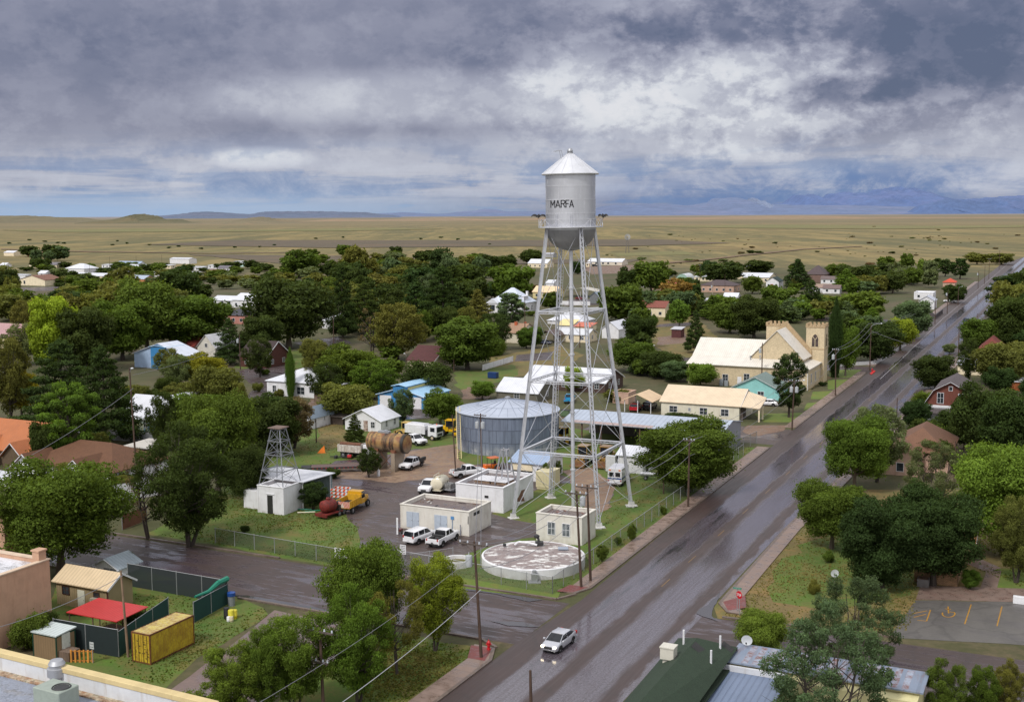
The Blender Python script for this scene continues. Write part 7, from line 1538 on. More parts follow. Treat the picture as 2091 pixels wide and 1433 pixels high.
def car(name,label,cat,px,py,rz,kind='sedan',col=WHITE,lights=False,L_=None,group=None,trim=None,z=0,bed=None):
    x,y=G(px,py);o=thing(name,label,cat,x,y,z,rz,group)
    P=M('car',col,met=.35 if col!=WHITE and sum(col)>.9 and kind=='sedan' else 0);trm=trim or DKM
    S={'sedan':dict(L=4.7,W=.9,b=.22,st=[(-2.35,.72,.45,.85),(-2.2,.84,.25,.98),(-1.5,.9,.2,1.0),(0,.91,.2,.96),(1.1,.9,.2,.95),(1.9,.86,.22,.82),(2.25,.78,.28,.68),(2.35,.6,.4,.6)],cab=[(-2.0,.7,.97,.62,1.0),(-1.15,.8,.99,.63,1.42),(0,.82,.97,.66,1.47),(.35,.81,.96,.63,1.42),(1.25,.76,.94,.66,.97)],wb=(-1.35,1.42),wr=.33),
    'suv':dict(L=4.9,W=.95,b=.3,st=[(-2.45,.84,.45,1.1),(-2.35,.93,.38,1.14),(0,.95,.35,1.12),(1.1,.95,.35,1.1),(2.2,.92,.36,1.02),(2.45,.8,.45,.85)],cab=[(-2.4,.84,1.12,.72,1.2),(-2.2,.86,1.12,.72,1.74),(0,.86,1.12,.74,1.8),(.5,.86,1.12,.72,1.75),(1.25,.84,1.08,.74,1.14)],wb=(-1.45,1.5),wr=.38),
    'pickup':dict(L=5.8,W=.99,b=.4,st=[(.0,.97,.45,1.2),(.4,.99,.42,1.2),(1.3,.99,.42,1.2),(2.6,.97,.45,1.14),(2.85,.88,.5,1.0)],cab=[(-.75,.85,1.2,.72,1.25),(-.6,.86,1.2,.72,1.84),(.3,.86,1.2,.74,1.88),(.7,.86,1.2,.72,1.82),(1.35,.84,1.18,.76,1.24)],wb=(-1.75,1.85),wr=.41)}[kind]
    mb=MB()
    if kind=='pickup':
        mb.loft([ring(-.85,.97,.45,1.2)]+[ring(*s) for s in S['st']])
    else: mb.loft([ring(*s) for s in S['st']])
    body=mb.build('body',P,o,smooth=True,angle=40)
    cab=S['cab'];mb=MB()
    mb.loft([[(a,-wb_,z0),(a,-wb_*.97,z0+(z1-z0)*.5),(a,-wt_,z1-.04),(a,wt_,z1-.04),(a,wb_*.97,z0+(z1-z0)*.5),(a,wb_,z0)] for a,wb_,z0,wt_,z1 in cab]);mb.build('windows',WG,o,smooth=True,angle=30)
    mb=MB();up=cab[1:-1];mb.loft([[(a,-wt_-.05,z1-.07),(a,-wt_+.06,z1+.01),(a,wt_-.06,z1+.01),(a,wt_+.05,z1-.07)] for a,wb_,z0,wt_,z1 in up])
    pts=[(cab[0][0]+.1,cab[0]),(cab[1][0],cab[1]),(cab[-2][0],cab[-2]),(cab[-1][0]-.05,cab[-1])]
    for s in(-1,1):
        def cp_(c,f):return (c[0],s*(c[1]*(1-f)+c[3]*f+.015),c[2]*(1-f)+(c[4]-.04)*f)
        mb.bar(cp_(cab[0],.1),cp_(cab[1],1),.1,.05,(0,1,0));mb.bar(cp_(cab[-1],.1),cp_(cab[-2],1),.09,.05,(0,1,0))
        mid=cab[2];bt=(mid[0]-.15,s*(mid[1]+.02),mid[2]);tp=(mid[0]-.15,s*(mid[3]+.02),mid[4]-.05);mb.bar(bt,tp,.1,.04,(0,1,0))
        if kind=='suv':mb.bar((-1.35,s*.88,1.12),(-1.35,s*.76,1.74),.12,.04,(0,1,0))
    mb.build('roof',P,o,smooth=True,angle=40)
    x0=S['st'][0][0] if kind!='pickup' else -2.85;x1=S['st'][-1][0]
    if kind=='pickup' and bed!='none':
        mb=MB()
        if bed=='flat':
            mb.box(-2.9,-.95,-1.05,1.05,.85,1.0);mb.box(-2.9,-.95,-1.08,-.7,1.0,1.45);mb.box(-2.9,-.95,.7,1.08,1.0,1.45);mb.box(-1.02,-.9,-.95,.95,.9,1.8);mb.build('flatbed',DKM,o)
        else:
            mb.box(-2.8,-.9,-.97,-.84,.5,1.22);mb.box(-2.8,-.9,.84,.97,.5,1.22);mb.box(-2.86,-2.8,-.97,.97,.5,1.22);mb.box(-2.8,-.9,-.84,.84,.5,.78);mb.build('bed',P,o,bevel=.03)
            mb=MB();mb.box(-2.7,-.95,-.8,.8,.79,.84);mb.build('bed_liner',DKM,o)
            if bed=='load':
                mb=MB();mb.box(-1.45,-1.0,-.8,.8,.84,1.35);mb.box(-2.0,-1.6,-.5,.1,.84,1.2);mb.lathe([(.25,.84),(.25,1.25),(0,1.27)],10,(-1.8,.5,0));mb.build('tool_box',DKM,o)
    for wx in S['wb']:
        for s in(-1,1):wheel(o,wx,s*(S['W']-.13),S['wr'],.22)
    mb=MB();zb=S['st'][-1][2]
    for s in(-1,1):
        for wx in S['wb']:
            n=9;mb.add([(wx+(S['wr']+.09)*math.cos(math.pi*i/n),s*(S['W']+.012),S['wr']+(S['wr']+.09)*math.sin(math.pi*i/n)) for i in range(n+1)],[tuple(range(n+1)) if s<0 else tuple(range(n,-1,-1))])
    mb.build('wheel_arch',M('plain',(.01,.01,.01),rough=.9),body)
    zf=.62 if kind=='sedan' else .85
    for s in(-1,1):
        mb=MB();mb.box(x1-.22,x1-.03+(.0 if kind=='sedan' else .02),s*.62-.15,s*.62+.15,zf-.02,zf+.16);mb.build('headlight',HLON if lights else HL,o,bevel=.02)
        mb=MB();mb.box(x0-.02,x0+.12,s*.76-.1,s*.76+.1,zf+.08,zf+.38);mb.build('taillight',TL,o,bevel=.02)
        mb=MB();mb.box(cab[-1][0]-.25,cab[-1][0]-.05,s*(S['W']+.1)-.1,s*(S['W']+.1)+.1,cab[-1][2],cab[-1][2]+.16);mb.build('mirror',P,o,bevel=.03)
    mb=MB();mb.box(x1-.06,x1+.04,-.4,.4,zb+.12,zb+.34);mb.build('grille',trm,o)
    mb=MB();mb.box(x1-.25,x1+.08,-.85,.85,zb-.05,zb+.12) if kind!='sedan' else mb.box(x1-.2,x1+.02,-.6,.6,zb-.08,zb);mb.build('bumper',trm,o,bevel=.03)
    mb=MB();mb.box(x0-.05,x0+.15,-.85,.85,zb-.02,zb+.14);mb.box(x0-.06,x0-.04,-.16,.16,zb+.2,zb+.3);mb.build('rear_bumper',trm if kind=='pickup' else P,o,bevel=.02)
    return o
SLV=lin((176,178,186))
car('parked_car','silver sedan driving through the intersection with its headlights on','car',1141,1319,heading((1165,1298),(1122,1330)),'sedan',lin((190,192,200)),True)['label'];
car('suv','white suv with red tail lights parked left of the white pickup','car',858,1104,heading((832,1110),(885,1090)),'suv')
car('pickup_truck','white pickup with dark load in its bed parked right of the white suv','pickup truck',905,1108,heading((884,1118),(930,1094)),'pickup',bed='load')
car('pickup_truck','white pickup facing the camera behind the block with pale doors','pickup truck',877,1002,heading((890,992),(862,1012)),'pickup')
car('pickup_truck','white flatbed pickup with black grille in front of the rusty tank','pickup truck',841,955,heading((864,945),(822,962)),'pickup',bed='flat')
car('pickup_truck','white pickup parked behind the larger flat roofed block','pickup truck',955,972,heading((930,975),(985,968)),'pickup',bed='load')
car('pickup_truck','older white pickup with grey bumper right of the rusty tank','pickup truck',846,906,heading((825,900),(866,910)),'pickup')
car('parked_car','red car under the beige carport','car',1298,838,HU+.15,'suv',lin((170,24,40)));car('parked_car','dark car at the right side of the beige carport','car',1327,835,HU,'suv',lin((40,44,54)))
car('parked_car','white sedan parked sideways between turquoise house and dark pine','car',1568,828,HR+math.pi,'sedan',WHITE)
car('driving_car','dark blue car far up the wet road with lit tail lights','car',1973,659,HU-.02,'suv',lin((26,44,92)));car('driving_car','dark car farthest up the highway near the bend','car',2066,567,HU,'suv',lin((40,44,56)))
car('pickup_truck','white pickup parked across the verge near the white bungalow','pickup truck',1940,618,HR+math.pi,'pickup')
car('pickup_truck','black pickup in front of the layered white roofs','pickup truck',509,627,HR+.1,'pickup',lin((22,24,32)));car('parked_car','black car with raised hood on the dirt drive near the large white house','car',548,748,HU+2.6,'sedan',lin((24,26,30)))
car('pickup_truck','turquoise old pickup behind the tower beside the lime tree','pickup truck',1163,821,HU+.3,'pickup',lin((40,140,190)));car('parked_car','dark car in front of the white ranch house','car',1215,544,HR,'suv',lin((36,40,50)));car('parked_car','white car beside the quonset hut','car',1412,577,HR,'suv',WHITE);car('parked_car','pale blue car before the cream house right of the quonset hut','car',1455,581,HR,'sedan',lin((190,196,210)));car('parked_car','white vehicle beside the cream gabled house at the far left','car',112,578,HR+.5,'suv',WHITE);car('pickup_truck','white pickup by the dark carport at the far left','pickup truck',158,574,HR,'pickup');car('parked_car','red car among the trailers','car',336,553,HR,'sedan',lin((160,24,36)));car('parked_car','blue car among the trailers','car',245,570,HR,'sedan',lin((30,60,130)))
car('parked_car','dark blue car inside the brown roofed carport','car',1112,703,HR,'sedan',lin((24,34,64)));car('parked_car','silver car at the brown roofed house behind the light green tree','car',1925,892,HR,'sedan',lin((170,180,196)));car('parked_car','dark red car under the shed roof inside the tower legs','car',1185,612,HR,'sedan',lin((110,20,30)))
def veh(name,label,cat,px,py,rz,z=0): x,y=G(px,py);return thing(name,label,cat,x,y,z,rz)
YEP=M('car',lin((200,150,24)));WP=M('car',WHITE);STRIPE=None
def chevron(par,x,w_,z0,z1):
    mb=MB();n=5;rd_=M('paint',lin((196,70,50)))
    mb.box(x-.03,x,-w_,w_,z0,z1);bd=mb.build('tailgate',M('paint',lin((206,190,176))),par);mb=MB();h=z1-z0
    for s in(-1,1):
        for i in range(n):
            a=i*w_/n;b=a+w_/n*.5;sh=w_/n*1.6;p=[(x-.036,s*min(w_,a+sh),z0),(x-.036,s*min(w_,b+sh),z0),(x-.036,s*min(w_,b),z1),(x-.036,s*min(w_,a),z1)]
            mb.add(p,[(0,1,2,3)])
    mb.build('warning_stripes',rd_,bd)
# yellow dump truck
o=veh('dump_truck','yellow dump truck with red and white striped tailgate in the yard','truck',722,1040,heading((702,1046),(752,1020)))
mb=MB();mb.loft([ring(1.3,1.0,.75,1.75),ring(2.2,1.0,.75,1.7),ring(3.2,.8,.75,1.55),ring(3.4,.7,.85,1.4)]);mb.build('hood',YEP,o,smooth=True,angle=40)
mb=MB();mb.loft([[(a,-w_,1.5),(a,-w_*.88,z_),(a,w_*.88,z_),(a,w_,1.5)] for a,w_,z_ in((.5,1.05,2.45),(1.5,1.05,2.5),(1.95,1.02,1.6))]);mb.build('windows',WG,o);mb=MB();mb.box(.4,1.55,-.98,.98,2.45,2.55);mb.box(.4,.55,-1.05,1.05,.9,2.45);mb.box(.4,1.5,-1.08,1.08,.8,1.55);mb.build('cab',YEP,o,bevel=.04)
mb=MB();mb.box(-3.3,.3,-1.15,-1.05,1.0,1.95);mb.box(-3.3,.3,1.05,1.15,1.0,1.95);mb.box(.2,.3,-1.05,1.05,1.0,2.15);mb.box(-3.3,.2,-1.05,1.05,.95,1.1);mb.box(.3,.9,-1.1,1.1,2.15,2.22)
for i in range(6):
    for s in(-1,1):mb.box(-3.2+i*.65,-3.1+i*.65,s*1.15-.04,s*1.15+.04,1.0,1.95)
mb.build('dump_bed',M('rusty',lin((210,160,24)),c2=lin((190,140,30)),a=.25),o);mb=MB();mb.box(-3.2,.15,-1.04,1.04,1.105,1.3);mb.build('load',M('plain',(.02,.018,.016),rough=.9),o);chevron(o,-3.31,1.1,1.05,1.9)
mb=MB();mb.box(-3.2,3.2,-.4,.4,.55,.95);mb.build('chassis',DKM,o)
for wx in(-2.2,2.5):
    for s in(-1,1):wheel(o,wx,s*.95,.5,.35)
for s in(-1,1):
    mb=MB();mb.tube((3.35,s*.6,1.15),(3.43,s*.6,1.15),.14);mb.build('headlight',HL,o)
# red vacuum trailer
o=veh('vacuum_trailer','red vacuum tank trailer standing behind the yellow dump truck','trailer',681,1052,heading((664,1058),(705,1045)))
RP=M('rusty',lin((128,34,26)),c2=lin((90,26,22)),a=.35);mb=MB();mb.box(-2.5,2.3,-1.0,1.0,.55,.72);mb.box(-2.6,-2.4,-1.05,1.05,.35,.75);mb.box(2.3,3.2,-.1,.1,.5,.62);mb.build('trailer_bed',RP,o)
mb=MB();mb.lathe([(0,-2.2),(.55,-2.15),(.85,-1.9),(.85,-.1),(.55,.15),(0,.2)],20);mb.v=[(c,a,b+1.6) for a,b,c in mb.v];mb.build('tank',RP,o,smooth=True,angle=50);mb=MB();mb.lathe([(.3,2.4),(.3,2.65),(.1,2.8)],12,(-1,0,0));mb.tube((-.4,0,2.4),(-.4,0,2.7),.1);mb.build('tank_hatch',RP,o)
mb=MB();mb.box(.3,1.9,-.8,.8,.72,1.5);mb.box(.5,1.2,-.4,.5,1.5,1.9);mb.tube((.4,-.8,1.2),(1.8,.8,1.9),.09);mb.tube((1.6,-.6,1.4),(.5,.6,2.),.07);mb.build('engine',M('rusty',(.03,.03,.03),c2=(.08,.07,.06)),o)
for wx in(.2,1.1):
    for s in(-1,1):wheel(o,wx,s*.95,.36,.22)
# white truck with box body (cab over)
o=veh('box_truck','white cab over utility truck with ribbed white body parked behind the rusty tank','truck',866,895,heading((838,890),(905,898)))
mb=MB();mb.box(1.6,3.6,-1.1,1.1,.7,2.7);mb.build('cab',WP,o,bevel=.08);mb=MB();mb.box(3.4,3.63,-.95,.95,1.6,2.5);mb.box(2.2,3.2,-1.115,1.115,1.65,2.4);mb.build('windows',WG,o);mb=MB();mb.box(3.6,3.64,-.7,.7,.9,1.3);mb.build('grille',DKM,o)
mb=MB();mb.box(-3.6,1.0,-1.15,1.15,1.0,2.6)
for i in range(9):
    for s in(-1,1):mb.box(-3.5+i*.52,-3.42+i*.52,s*1.15-.05,s*1.15+.05,1.0,2.6)
mb.box(-3.2,.6,-.8,.8,2.6,2.8);mb.build('body',WP,o,bevel=.03);mb=MB();mb.box(-.9,.4,-1.25,-1.15,1.1,2.2);mb.build('side_cabinet',WP,o);mb=MB();mb.box(-3.6,3.4,-.45,.45,.5,.98);mb.box(1.0,1.6,-.9,.9,.7,1.8);mb.build('chassis',DKM,o)
for wx in(-2.3,2.6):
    for s in(-1,1):wheel(o,wx,s*1.,.5,.32,M('plain',(.5,.42,.3)))
mb=MB();mb.lathe([(.1,2.7),(.1,2.85),(0,2.9)],8,(2.4,.7,0));mb.build('beacon',M('plain',lin((230,90,30))),o)
# dump body truck (white tipping body)
o=veh('dump_truck','white dump body truck half hidden left of the rusty tank','truck',728,934,HR+.05)
mb=MB();mb.box(-3,1.6,-1.2,-1.1,1.1,2.3);mb.box(-3,1.6,1.1,1.2,1.1,2.3);mb.box(-3,-2.9,-1.1,1.1,1.1,2.3);mb.box(1.5,1.6,-1.1,1.1,1.1,2.6);mb.box(-2.9,1.5,-1.1,1.1,1.05,1.2)
for i in range(8):mb.box(-2.9+i*.62,-2.8+i*.62,-1.26,-1.2,1.1,2.3)
mb.build('dump_bed',M('rusty',lin((206,202,196)),c2=lin((176,166,156)),c3=lin((120,80,60)),a=.3),o);mb=MB();mb.tube((-2.8,-.4,2.3),(1.2,-.5,2.35),.35);mb.tube((-2.6,.3,2.2),(1.3,.2,2.25),.3);mb.build('load',M('rusty',lin((110,66,46))),o);mb=MB();mb.box(-2.9,4,-.45,.45,.6,1.04);mb.build('chassis',DKM,o);mb=MB();mb.box(1.9,3.2,-1.1,1.1,.9,2.5);mb.box(3.2,4.4,-.9,.9,.9,1.7);mb.build('cab',WP,o,bevel=.06)
for wx in(-2.0,-.9,3.6):
    for s in(-1,1):wheel(o,wx,s*1.,.5,.34)
# loaders and tractors
def loader(name,label,px,py,rz,col,s=1.,arm=True):
    o=veh(name,label,'loader' if 'loader' in name else 'tractor',px,py,rz);o.scale=(s,s,s);P=M('car',col)
    mb=MB();mb.box(-2.2,-.3,-.65,.65,.9,1.8);mb.box(-.3,1.1,-.55,.55,.8,1.3);mb.build('body',P,o,bevel=.06)
    mb=MB();mb.box(-.75,.75,-.7,.7,1.75,2.85);mb.build('windows',WG,o);mb=MB()
    for a in(-.78,.72):
        for b in(-.74,.68):mb.box(a,a+.08,b,b+.08,1.3,2.85)
    mb.box(-.85,.85,-.8,.8,2.85,3.0);mb.build('cab',P,o)
    for wx,r_ in((-1.5,.72),(1.2,.6)):
        for q in(-1,1):wheel(o,wx,q*.85,r_,.45,P)
    if arm:
        mb=MB()
        for q in(-1,1):mb.bar((.4,q*.45,1.6),(2.3,q*.45,.8),.25,.12,(0,1,0))
        mb.build('lift_arm',P,o);mb=MB();mb.loft([[(2.3,y_,.25),(3.1,y_,.2),(3.1,y_,.35),(2.6,y_,.5),(2.5,y_,1.1),(2.3,y_,1.1)] for y_ in(-1.1,1.1)]);mb.build('bucket',M('rusty',mul(col,.8)),o)
    return o
loader('wheel_loader','yellow wheel loader with cab left of the steel tank',921,890,HR+.1,lin((220,172,16)),1.05)
loader('backhoe_loader','cream and yellow backhoe loader behind the white box truck',831,890,HR+math.pi,lin((216,184,110)),.9)
loader('wheel_loader','left yellow brown loader parked under the long metal shed',1193,948,HU+math.pi,lin((150,118,60)),1.1);loader('wheel_loader','right yellow brown loader parked under the long metal shed',1238,950,HU+math.pi,lin((140,108,56)),1.1)
loader('road_grader','yellow grader behind the steel tank at the left end of the metal shed',1150,905,HR,lin((206,160,40)),1.,False)
o=veh('compact_tractor','small orange tractor with canopy between power pole and steel tank','tractor',1005,962,HU+2.6)
OP=M('car',lin((216,110,40)));mb=MB();mb.box(-.9,1.4,-.4,.4,.55,1.2);mb.box(1.0,1.5,-.42,.42,.5,1.3);mb.build('body',OP,o,bevel=.05);mb=MB();mb.box(-1.1,.6,-.75,.75,2.2,2.3);mb.build('canopy',OP,o);mb=MB()
for a in(-1.,.5):
    for b in(-.65,.6):mb.box(a,a+.06,b,b+.06,.8,2.2)
mb.build('canopy_post',DKM,o);mb=MB();mb.box(-.5,0,-.3,.3,1.1,1.3);mb.box(-.6,-.5,-.3,.3,1.1,1.7);mb.build('seat',DKM,o);mb=MB();mb.box(1.5,2.1,-.9,.9,.1,.8);mb.build('front_blade',OP,o)
for wx,r_ in((-.6,.6),(1.,.42)):
    for s in(-1,1):wheel(o,wx,s*.7,r_,.3,OP)
# gooseneck trailer
o=veh('flatbed_trailer','black gooseneck flatbed trailer with worn deck left of the white flatbed pickup','trailer',700,962,heading((660,965),(750,962)))
mb=MB();mb.box(-5.0,3.2,-1.15,1.15,.8,1.0);mb.build('deck',M('wood',(.13,.085,.08)),o);mb=MB();mb.box(-5.1,3.3,-1.22,-1.16,.7,1.02);mb.box(-5.1,3.3,1.16,1.22,.7,1.02);mb.box(-6.6,-5.1,-1.2,1.2,.75,.95);mb.box(3.2,3.5,-1.2,1.2,.7,2.1);mb.box(3.5,6.2,-.9,-.7,1.85,2.15);mb.box(3.5,6.2,.7,.9,1.85,2.15);mb.box(5.7,6.2,-.7,.7,1.7,2.15);mb.tube((6,0,1.8),(6,0,.9),.09);mb.box(4.2,4.35,-.1,.1,.0,1.8);mb.build('frame',DKM,o)
mb=MB()
for i in range(12):mb.box(-4.8+i*.7,-4.6+i*.7,-1.235,-1.22,.8,.9)
for i in range(4):mb.box(3.7+i*.6,3.9+i*.6,-.915,-.9,1.95,2.05)
mb.build('reflector_strip',M('paint',lin((200,60,60))),o)
for wx in(-2.2,-1.2):
    for s in(-1,1):wheel(o,wx,s*.95,.4,.3)
mb=MB();mb.lathe([(.25,0),(.25,.9),(.1,1.15),(.1,1.3)],12);x,y=G(773,972);e=mb.build('gas_bottle',M('paint',WHITE),smooth=True);e.location=(x,y,0);tag(e,'white gas bottle at the front end of the black trailer','bottle')
# cream tank trailer, generator trailer, ambulance, boat
o=veh('tank_trailer','cream rounded tank trailer parked behind the white pickup','trailer',899,1003,heading((885,1008),(915,990)))
mb=MB();mb.loft([[(a,w_*math.cos(q),1.45+hh_*math.sin(q)) for q in[math.pi*2*i/16 for i in range(16)]] for a,w_,hh_ in((-1.7,.6,.6),(-1.5,.95,.9),(1.3,.95,.9),(1.6,.6,.6))]);mb.build('tank',M('car',lin((214,206,184))),o,smooth=True,angle=50)
mb=MB();mb.box(-1.8,2.6,-.8,.8,.45,.6);mb.box(-1.2,-.6,-.3,.3,2.3,2.5);mb.path([(-1.4,.4,2.2),(-1.4,.4,2.7),(.6,.4,2.7),(.6,.4,2.2)],.05);mb.build('frame',M('car',lin((206,200,180))),o)
for s in(-1,1):wheel(o,0,s*.95,.38,.25)
o=veh('generator_trailer','small grey engine trailer beside the cream tank trailer','trailer',920,1004,heading((910,1008),(935,998)))
mb=MB();mb.box(-1.2,1.2,-.8,.8,.5,.62);mb.box(1.2,2.2,-.08,.08,.5,.6);mb.build('frame',GALV,o);mb=MB();mb.box(-1.,.3,-.6,.6,.62,1.4);mb.box(.4,1.,-.5,.5,.62,1.1);mb.tube((-.5,.2,1.4),(-.5,.2,1.8),.06);mb.build('engine',M('rusty',(.3,.3,.3),c2=(.08,.08,.08)),o)
for s in(-1,1):wheel(o,0,s*.9,.32,.2)
o=veh('ambulance','white ambulance with blue stripe seen from behind under the tower','ambulance',1265,985,HU+.1)
mb=MB();mb.box(-2.9,1.2,-1.1,1.1,.55,2.75);mb.box(-2.7,1.0,-.9,.9,2.75,2.8);mb.build('body',WP,o,bevel=.07);mb=MB();mb.loft([ring(1.2,1.0,.5,1.9),ring(1.8,1.,.5,1.9),ring(2.1,.98,.5,1.3),ring(3.1,.9,.5,1.15)]);mb.build('cab',WP,o,smooth=True,angle=40)
mb=MB();mb.box(-2.93,-2.9,-.85,-.1,1.55,2.2);mb.box(-2.93,-2.9,.1,.85,1.55,2.2);mb.build('windows',WG,o);mb=MB();mb.box(-2.925,-2.9,-1.05,1.05,1.15,1.35);mb.box(-2.9,1.15,-1.125,-1.1,1.15,1.35);mb.box(-2.9,1.15,1.1,1.125,1.15,1.35);mb.build('stripe',M('paint',lin((50,80,140))),o)
for s in(-1,1):
    mb=MB();mb.box(-2.94,-2.9,s*.95-.1,s*.95+.1,.8,1.05);mb.build('taillight',TL,o);mb=MB();mb.box(-2.94,-2.9,s*.75-.15,s*.75+.15,2.45,2.62);mb.build('flasher',M('plain',lin((230,120,60))),o)
mb=MB();mb.box(-3.2,-2.9,-1.,1.,.4,.55);mb.build('rear_bumper',CHROME,o)
for wx in(-1.8,2.2):
    for s in(-1,1):wheel(o,wx,s*.95,.4,.25)
o=veh('boat_trailer','small pale boat like tank on a two wheeled trailer near the big dark tree','trailer',1326,978,HR+.2)
mb=MB();mb.loft([[(a,-w_,.95),(a,-w_*.6,.6),(a,0,.5),(a,w_*.6,.6),(a,w_,.95),(a,0,1.0)] for a,w_ in((-1.4,.6),(-.5,.75),(.6,.65),(1.4,.05))]);mb.build('hull',WP,o,smooth=True);mb=MB();mb.box(-1.3,2.,-.06,.06,.42,.5);mb.box(-.6,-.5,-.8,.8,.4,.5);mb.build('frame',GALV,o)
for s in(-1,1):wheel(o,-.5,s*.85,.3,.2)
# ---------- poles, lamps and wires ----------
PW=POLEW;PTOP={}
def upole(key,px,by,ty,label,arm=None,xf=None,lamp=0,r0=.16,arm2=False,name='utility_pole',arot=0,mat=None,cat='utility pole',bx=None):
    x,y=G(px,by);h=hgt(x,y,ty);o=thing(name,label,cat,x,y,0,-TH+arot);PTOP[key]=(x,y,h)
    lx=0 if bx is None else (bx-px)/pxm(x,y)
    mb=MB();mb.tube((0,0,-.1),(lx,0,h),r0,r0*.65,10);mb.build('pole',mat or PW,o,smooth=True)
    if arm:
        for k_ in range(2 if arm2 else 1):
            za=h-.35-k_*2.6;mb=MB();mb.box(lx-arm/2,lx+arm/2,-.25,-.13,za,za+.14) if k_==0 else mb.box(lx-arm*.3,lx+arm*.3,-.25,-.13,za,za+.12);mb.bar((lx-arm*.28,-.2,za),(lx,-.14,za-.7),.05,.03);mb.bar((lx+arm*.28,-.2,za),(lx,-.14,za-.7),.05,.03);mb.build('crossarm',M('wood',(.09,.07,.06)),o)
            for f in(-.46,-.2,.2,.46):
                mb=MB();mb.lathe([(.03,0),(.09,.06),(.06,.14),(.08,.2),(0,.26)],8,(lx+arm*f*(1 if k_==0 else .62),-.19,za+.14));mb.build('insulator',M('paint',lin((190,196,206))),o,smooth=True)
    if xf:
        for q in range(xf):
            a=lx+(-.45 if xf==1 else (-.5,.5)[q%2]);zz_=h-2.4;mb=MB();mb.lathe([(0,0),(.3,.02),(.32,.1),(.32,.95),(.3,1.05),(.1,1.12),(0,1.12)],14,(a,-.25,zz_));mb.tube((a,-.25,zz_+1.1),(a,-.25,zz_+1.35),.05);mb.build('transformer',M('paint',lin((176,180,184))),o,smooth=True,angle=50)
    if lamp:
        mb=MB();mb.path([(lx,0,h-.8),(lx+lamp*.5,-.1,h-.1),(lx+lamp,-.2,h)],.04);mb.build('lamp_arm',GALV,o);mb=MB();mb.lathe([(0,-.1),(.2,-.05),(.24,.05),(.1,.14),(0,.15)],12,(lx+lamp,-.2,h));mb.build('lamp_head',M('paint',lin((210,214,220))),o,smooth=True)
    return o
upole('a',1187,1200,1003,'left one of the two tall poles by the round reservoir, with crossarm',2.6,bx=1176,arm2=False)
upole('b',1206,1187,990,'right one of the two tall poles by the round reservoir, with transformer',2.6,1,bx=1198)
upole('c',983,1344,1106,'tall brown pole with grey transformer beside the red hydrant',3.0,1,bx=969)
upole('d',661,1462,1282,'pole with two crossarms among green trees at the bottom edge',2.8,None,arm2=True,bx=657)
upole('e',1085,1475,1368,'short weathered pole standing at the bottom edge by the road',None,None,bx=1083)
upole('f',1405,1036,895,'tall pole with crossarm on the sidewalk in front of the big dark tree',1.6,bx=1406)
upole('g',1355,1008,963,'short plain post in front of the big dark tree',None,r0=.1,name='fence_post',cat='post')
upole('h',984,962,844,'pole with three grey transformers before the steel tank',2.2,2,bx=982)
upole('i',931,972,847,'plain pole left of the steel tank',None,bx=924,r0=.12)
upole('j',1028,962,918,'short pole with coiled cables in front of the steel tank',None,r0=.12)
upole('k',1617,878,775,'pole with transformer and street lamp before the dark pine',1.8,2,1.8,bx=1620)
upole('l',1706,809,712,'pole with transformer on the church lawn sidewalk',1.4,1,bx=1704)
upole('m',1776,757,660,'pole with long street lamp arm at the corner beyond the church',None,None,2.6)
upole('n',262,1341,1166,'slim tan pole beside the yellow container',None,bx=252,r0=.13,mat=M('wood',(.22,.15,.1)))
upole('o',646,904,855,'dark plain post beside the white garage',None,r0=.12)
upole('p',281,1000,752,'tall pole with lamp left of the colourful wall house',None,None,.7,bx=273)
upole('q',831,758,722,'lamp post in front of the dark red roof',None,None,-.6,bx=831,r0=.1,name='street_lamp',cat='street lamp')
upole('r',927,758,697,'pole with pale transformer left of the large round green tree',None,1)
upole('s',491,755,682,'pole with transformer in front of the dark evergreen',None,1)
upole('t',276,683,627,'pale pole with white crossarm above the dense trees',2.,1,mat=M('wood',(.3,.24,.18)))
upole('u',682,722,645,'pole with lamp near the white bungalow fragment',None,None,1.)
upole('v',1909,661,610,'first pole from the church side along the far sidewalk',None)
upole('w',1934,640,592,'second pole along the far sidewalk with pale transformer',None,1)
upole('x',1956,624,585,'third pole along the far sidewalk with lamp',None,None,1.5)
upole('y',2010,580,543,'pole with wide crossarm beyond the highway trees',3);upole('z',2019,570,528,'pole beside the highway verge',2);upole('A',1997,590,553,'pole with pale transformer at the highway verge',None,1);upole('B',2040,550,511,'far pole by the highway thicket',2)
upole('C',1831,852,812,'short brown post at the right roadside before the gambrel house',None,r0=.12,name='roadside_post',cat='post');upole('D',1957,732,665,'plain pole at the right roadside beyond the white metal roof',None,bx=1956);upole('E',1996,648,640,'post at right roadside far up',None,r0=.1,name='roadside_post',cat='post')
upole('F',1948,985,900,'thin brown pole at the right of the pale pink house',None,r0=.1);upole('G',999,560,534,'pale pole at the plain edge left of the tower',None);upole('H',1455,622,577,'pole with small transformer before the brown hip roof',None,1,mat=M('wood',(.3,.24,.18)));upole('I',1429,580,540,'dark pole at the plain edge above the autumn tree',1.5);upole('J',1334,738,705,'small lamp post in the bare yard left of the church',None,None,.3,r0=.1,name='street_lamp',cat='street lamp');upole('K',1271,740,710,'pole with grey transformer right of the tower leg',None,1);upole('L',1555,795,700,'pole with hanging meter boxes before the church wall',None,1)
upole('M',1072,705,605,'pole beside the white house with dormer',None);upole('N',1184,710,660,'pole inside the tower legs beside the white bungalow',None);upole('O',1162,640,592,'thin pole inside the tower legs',None)
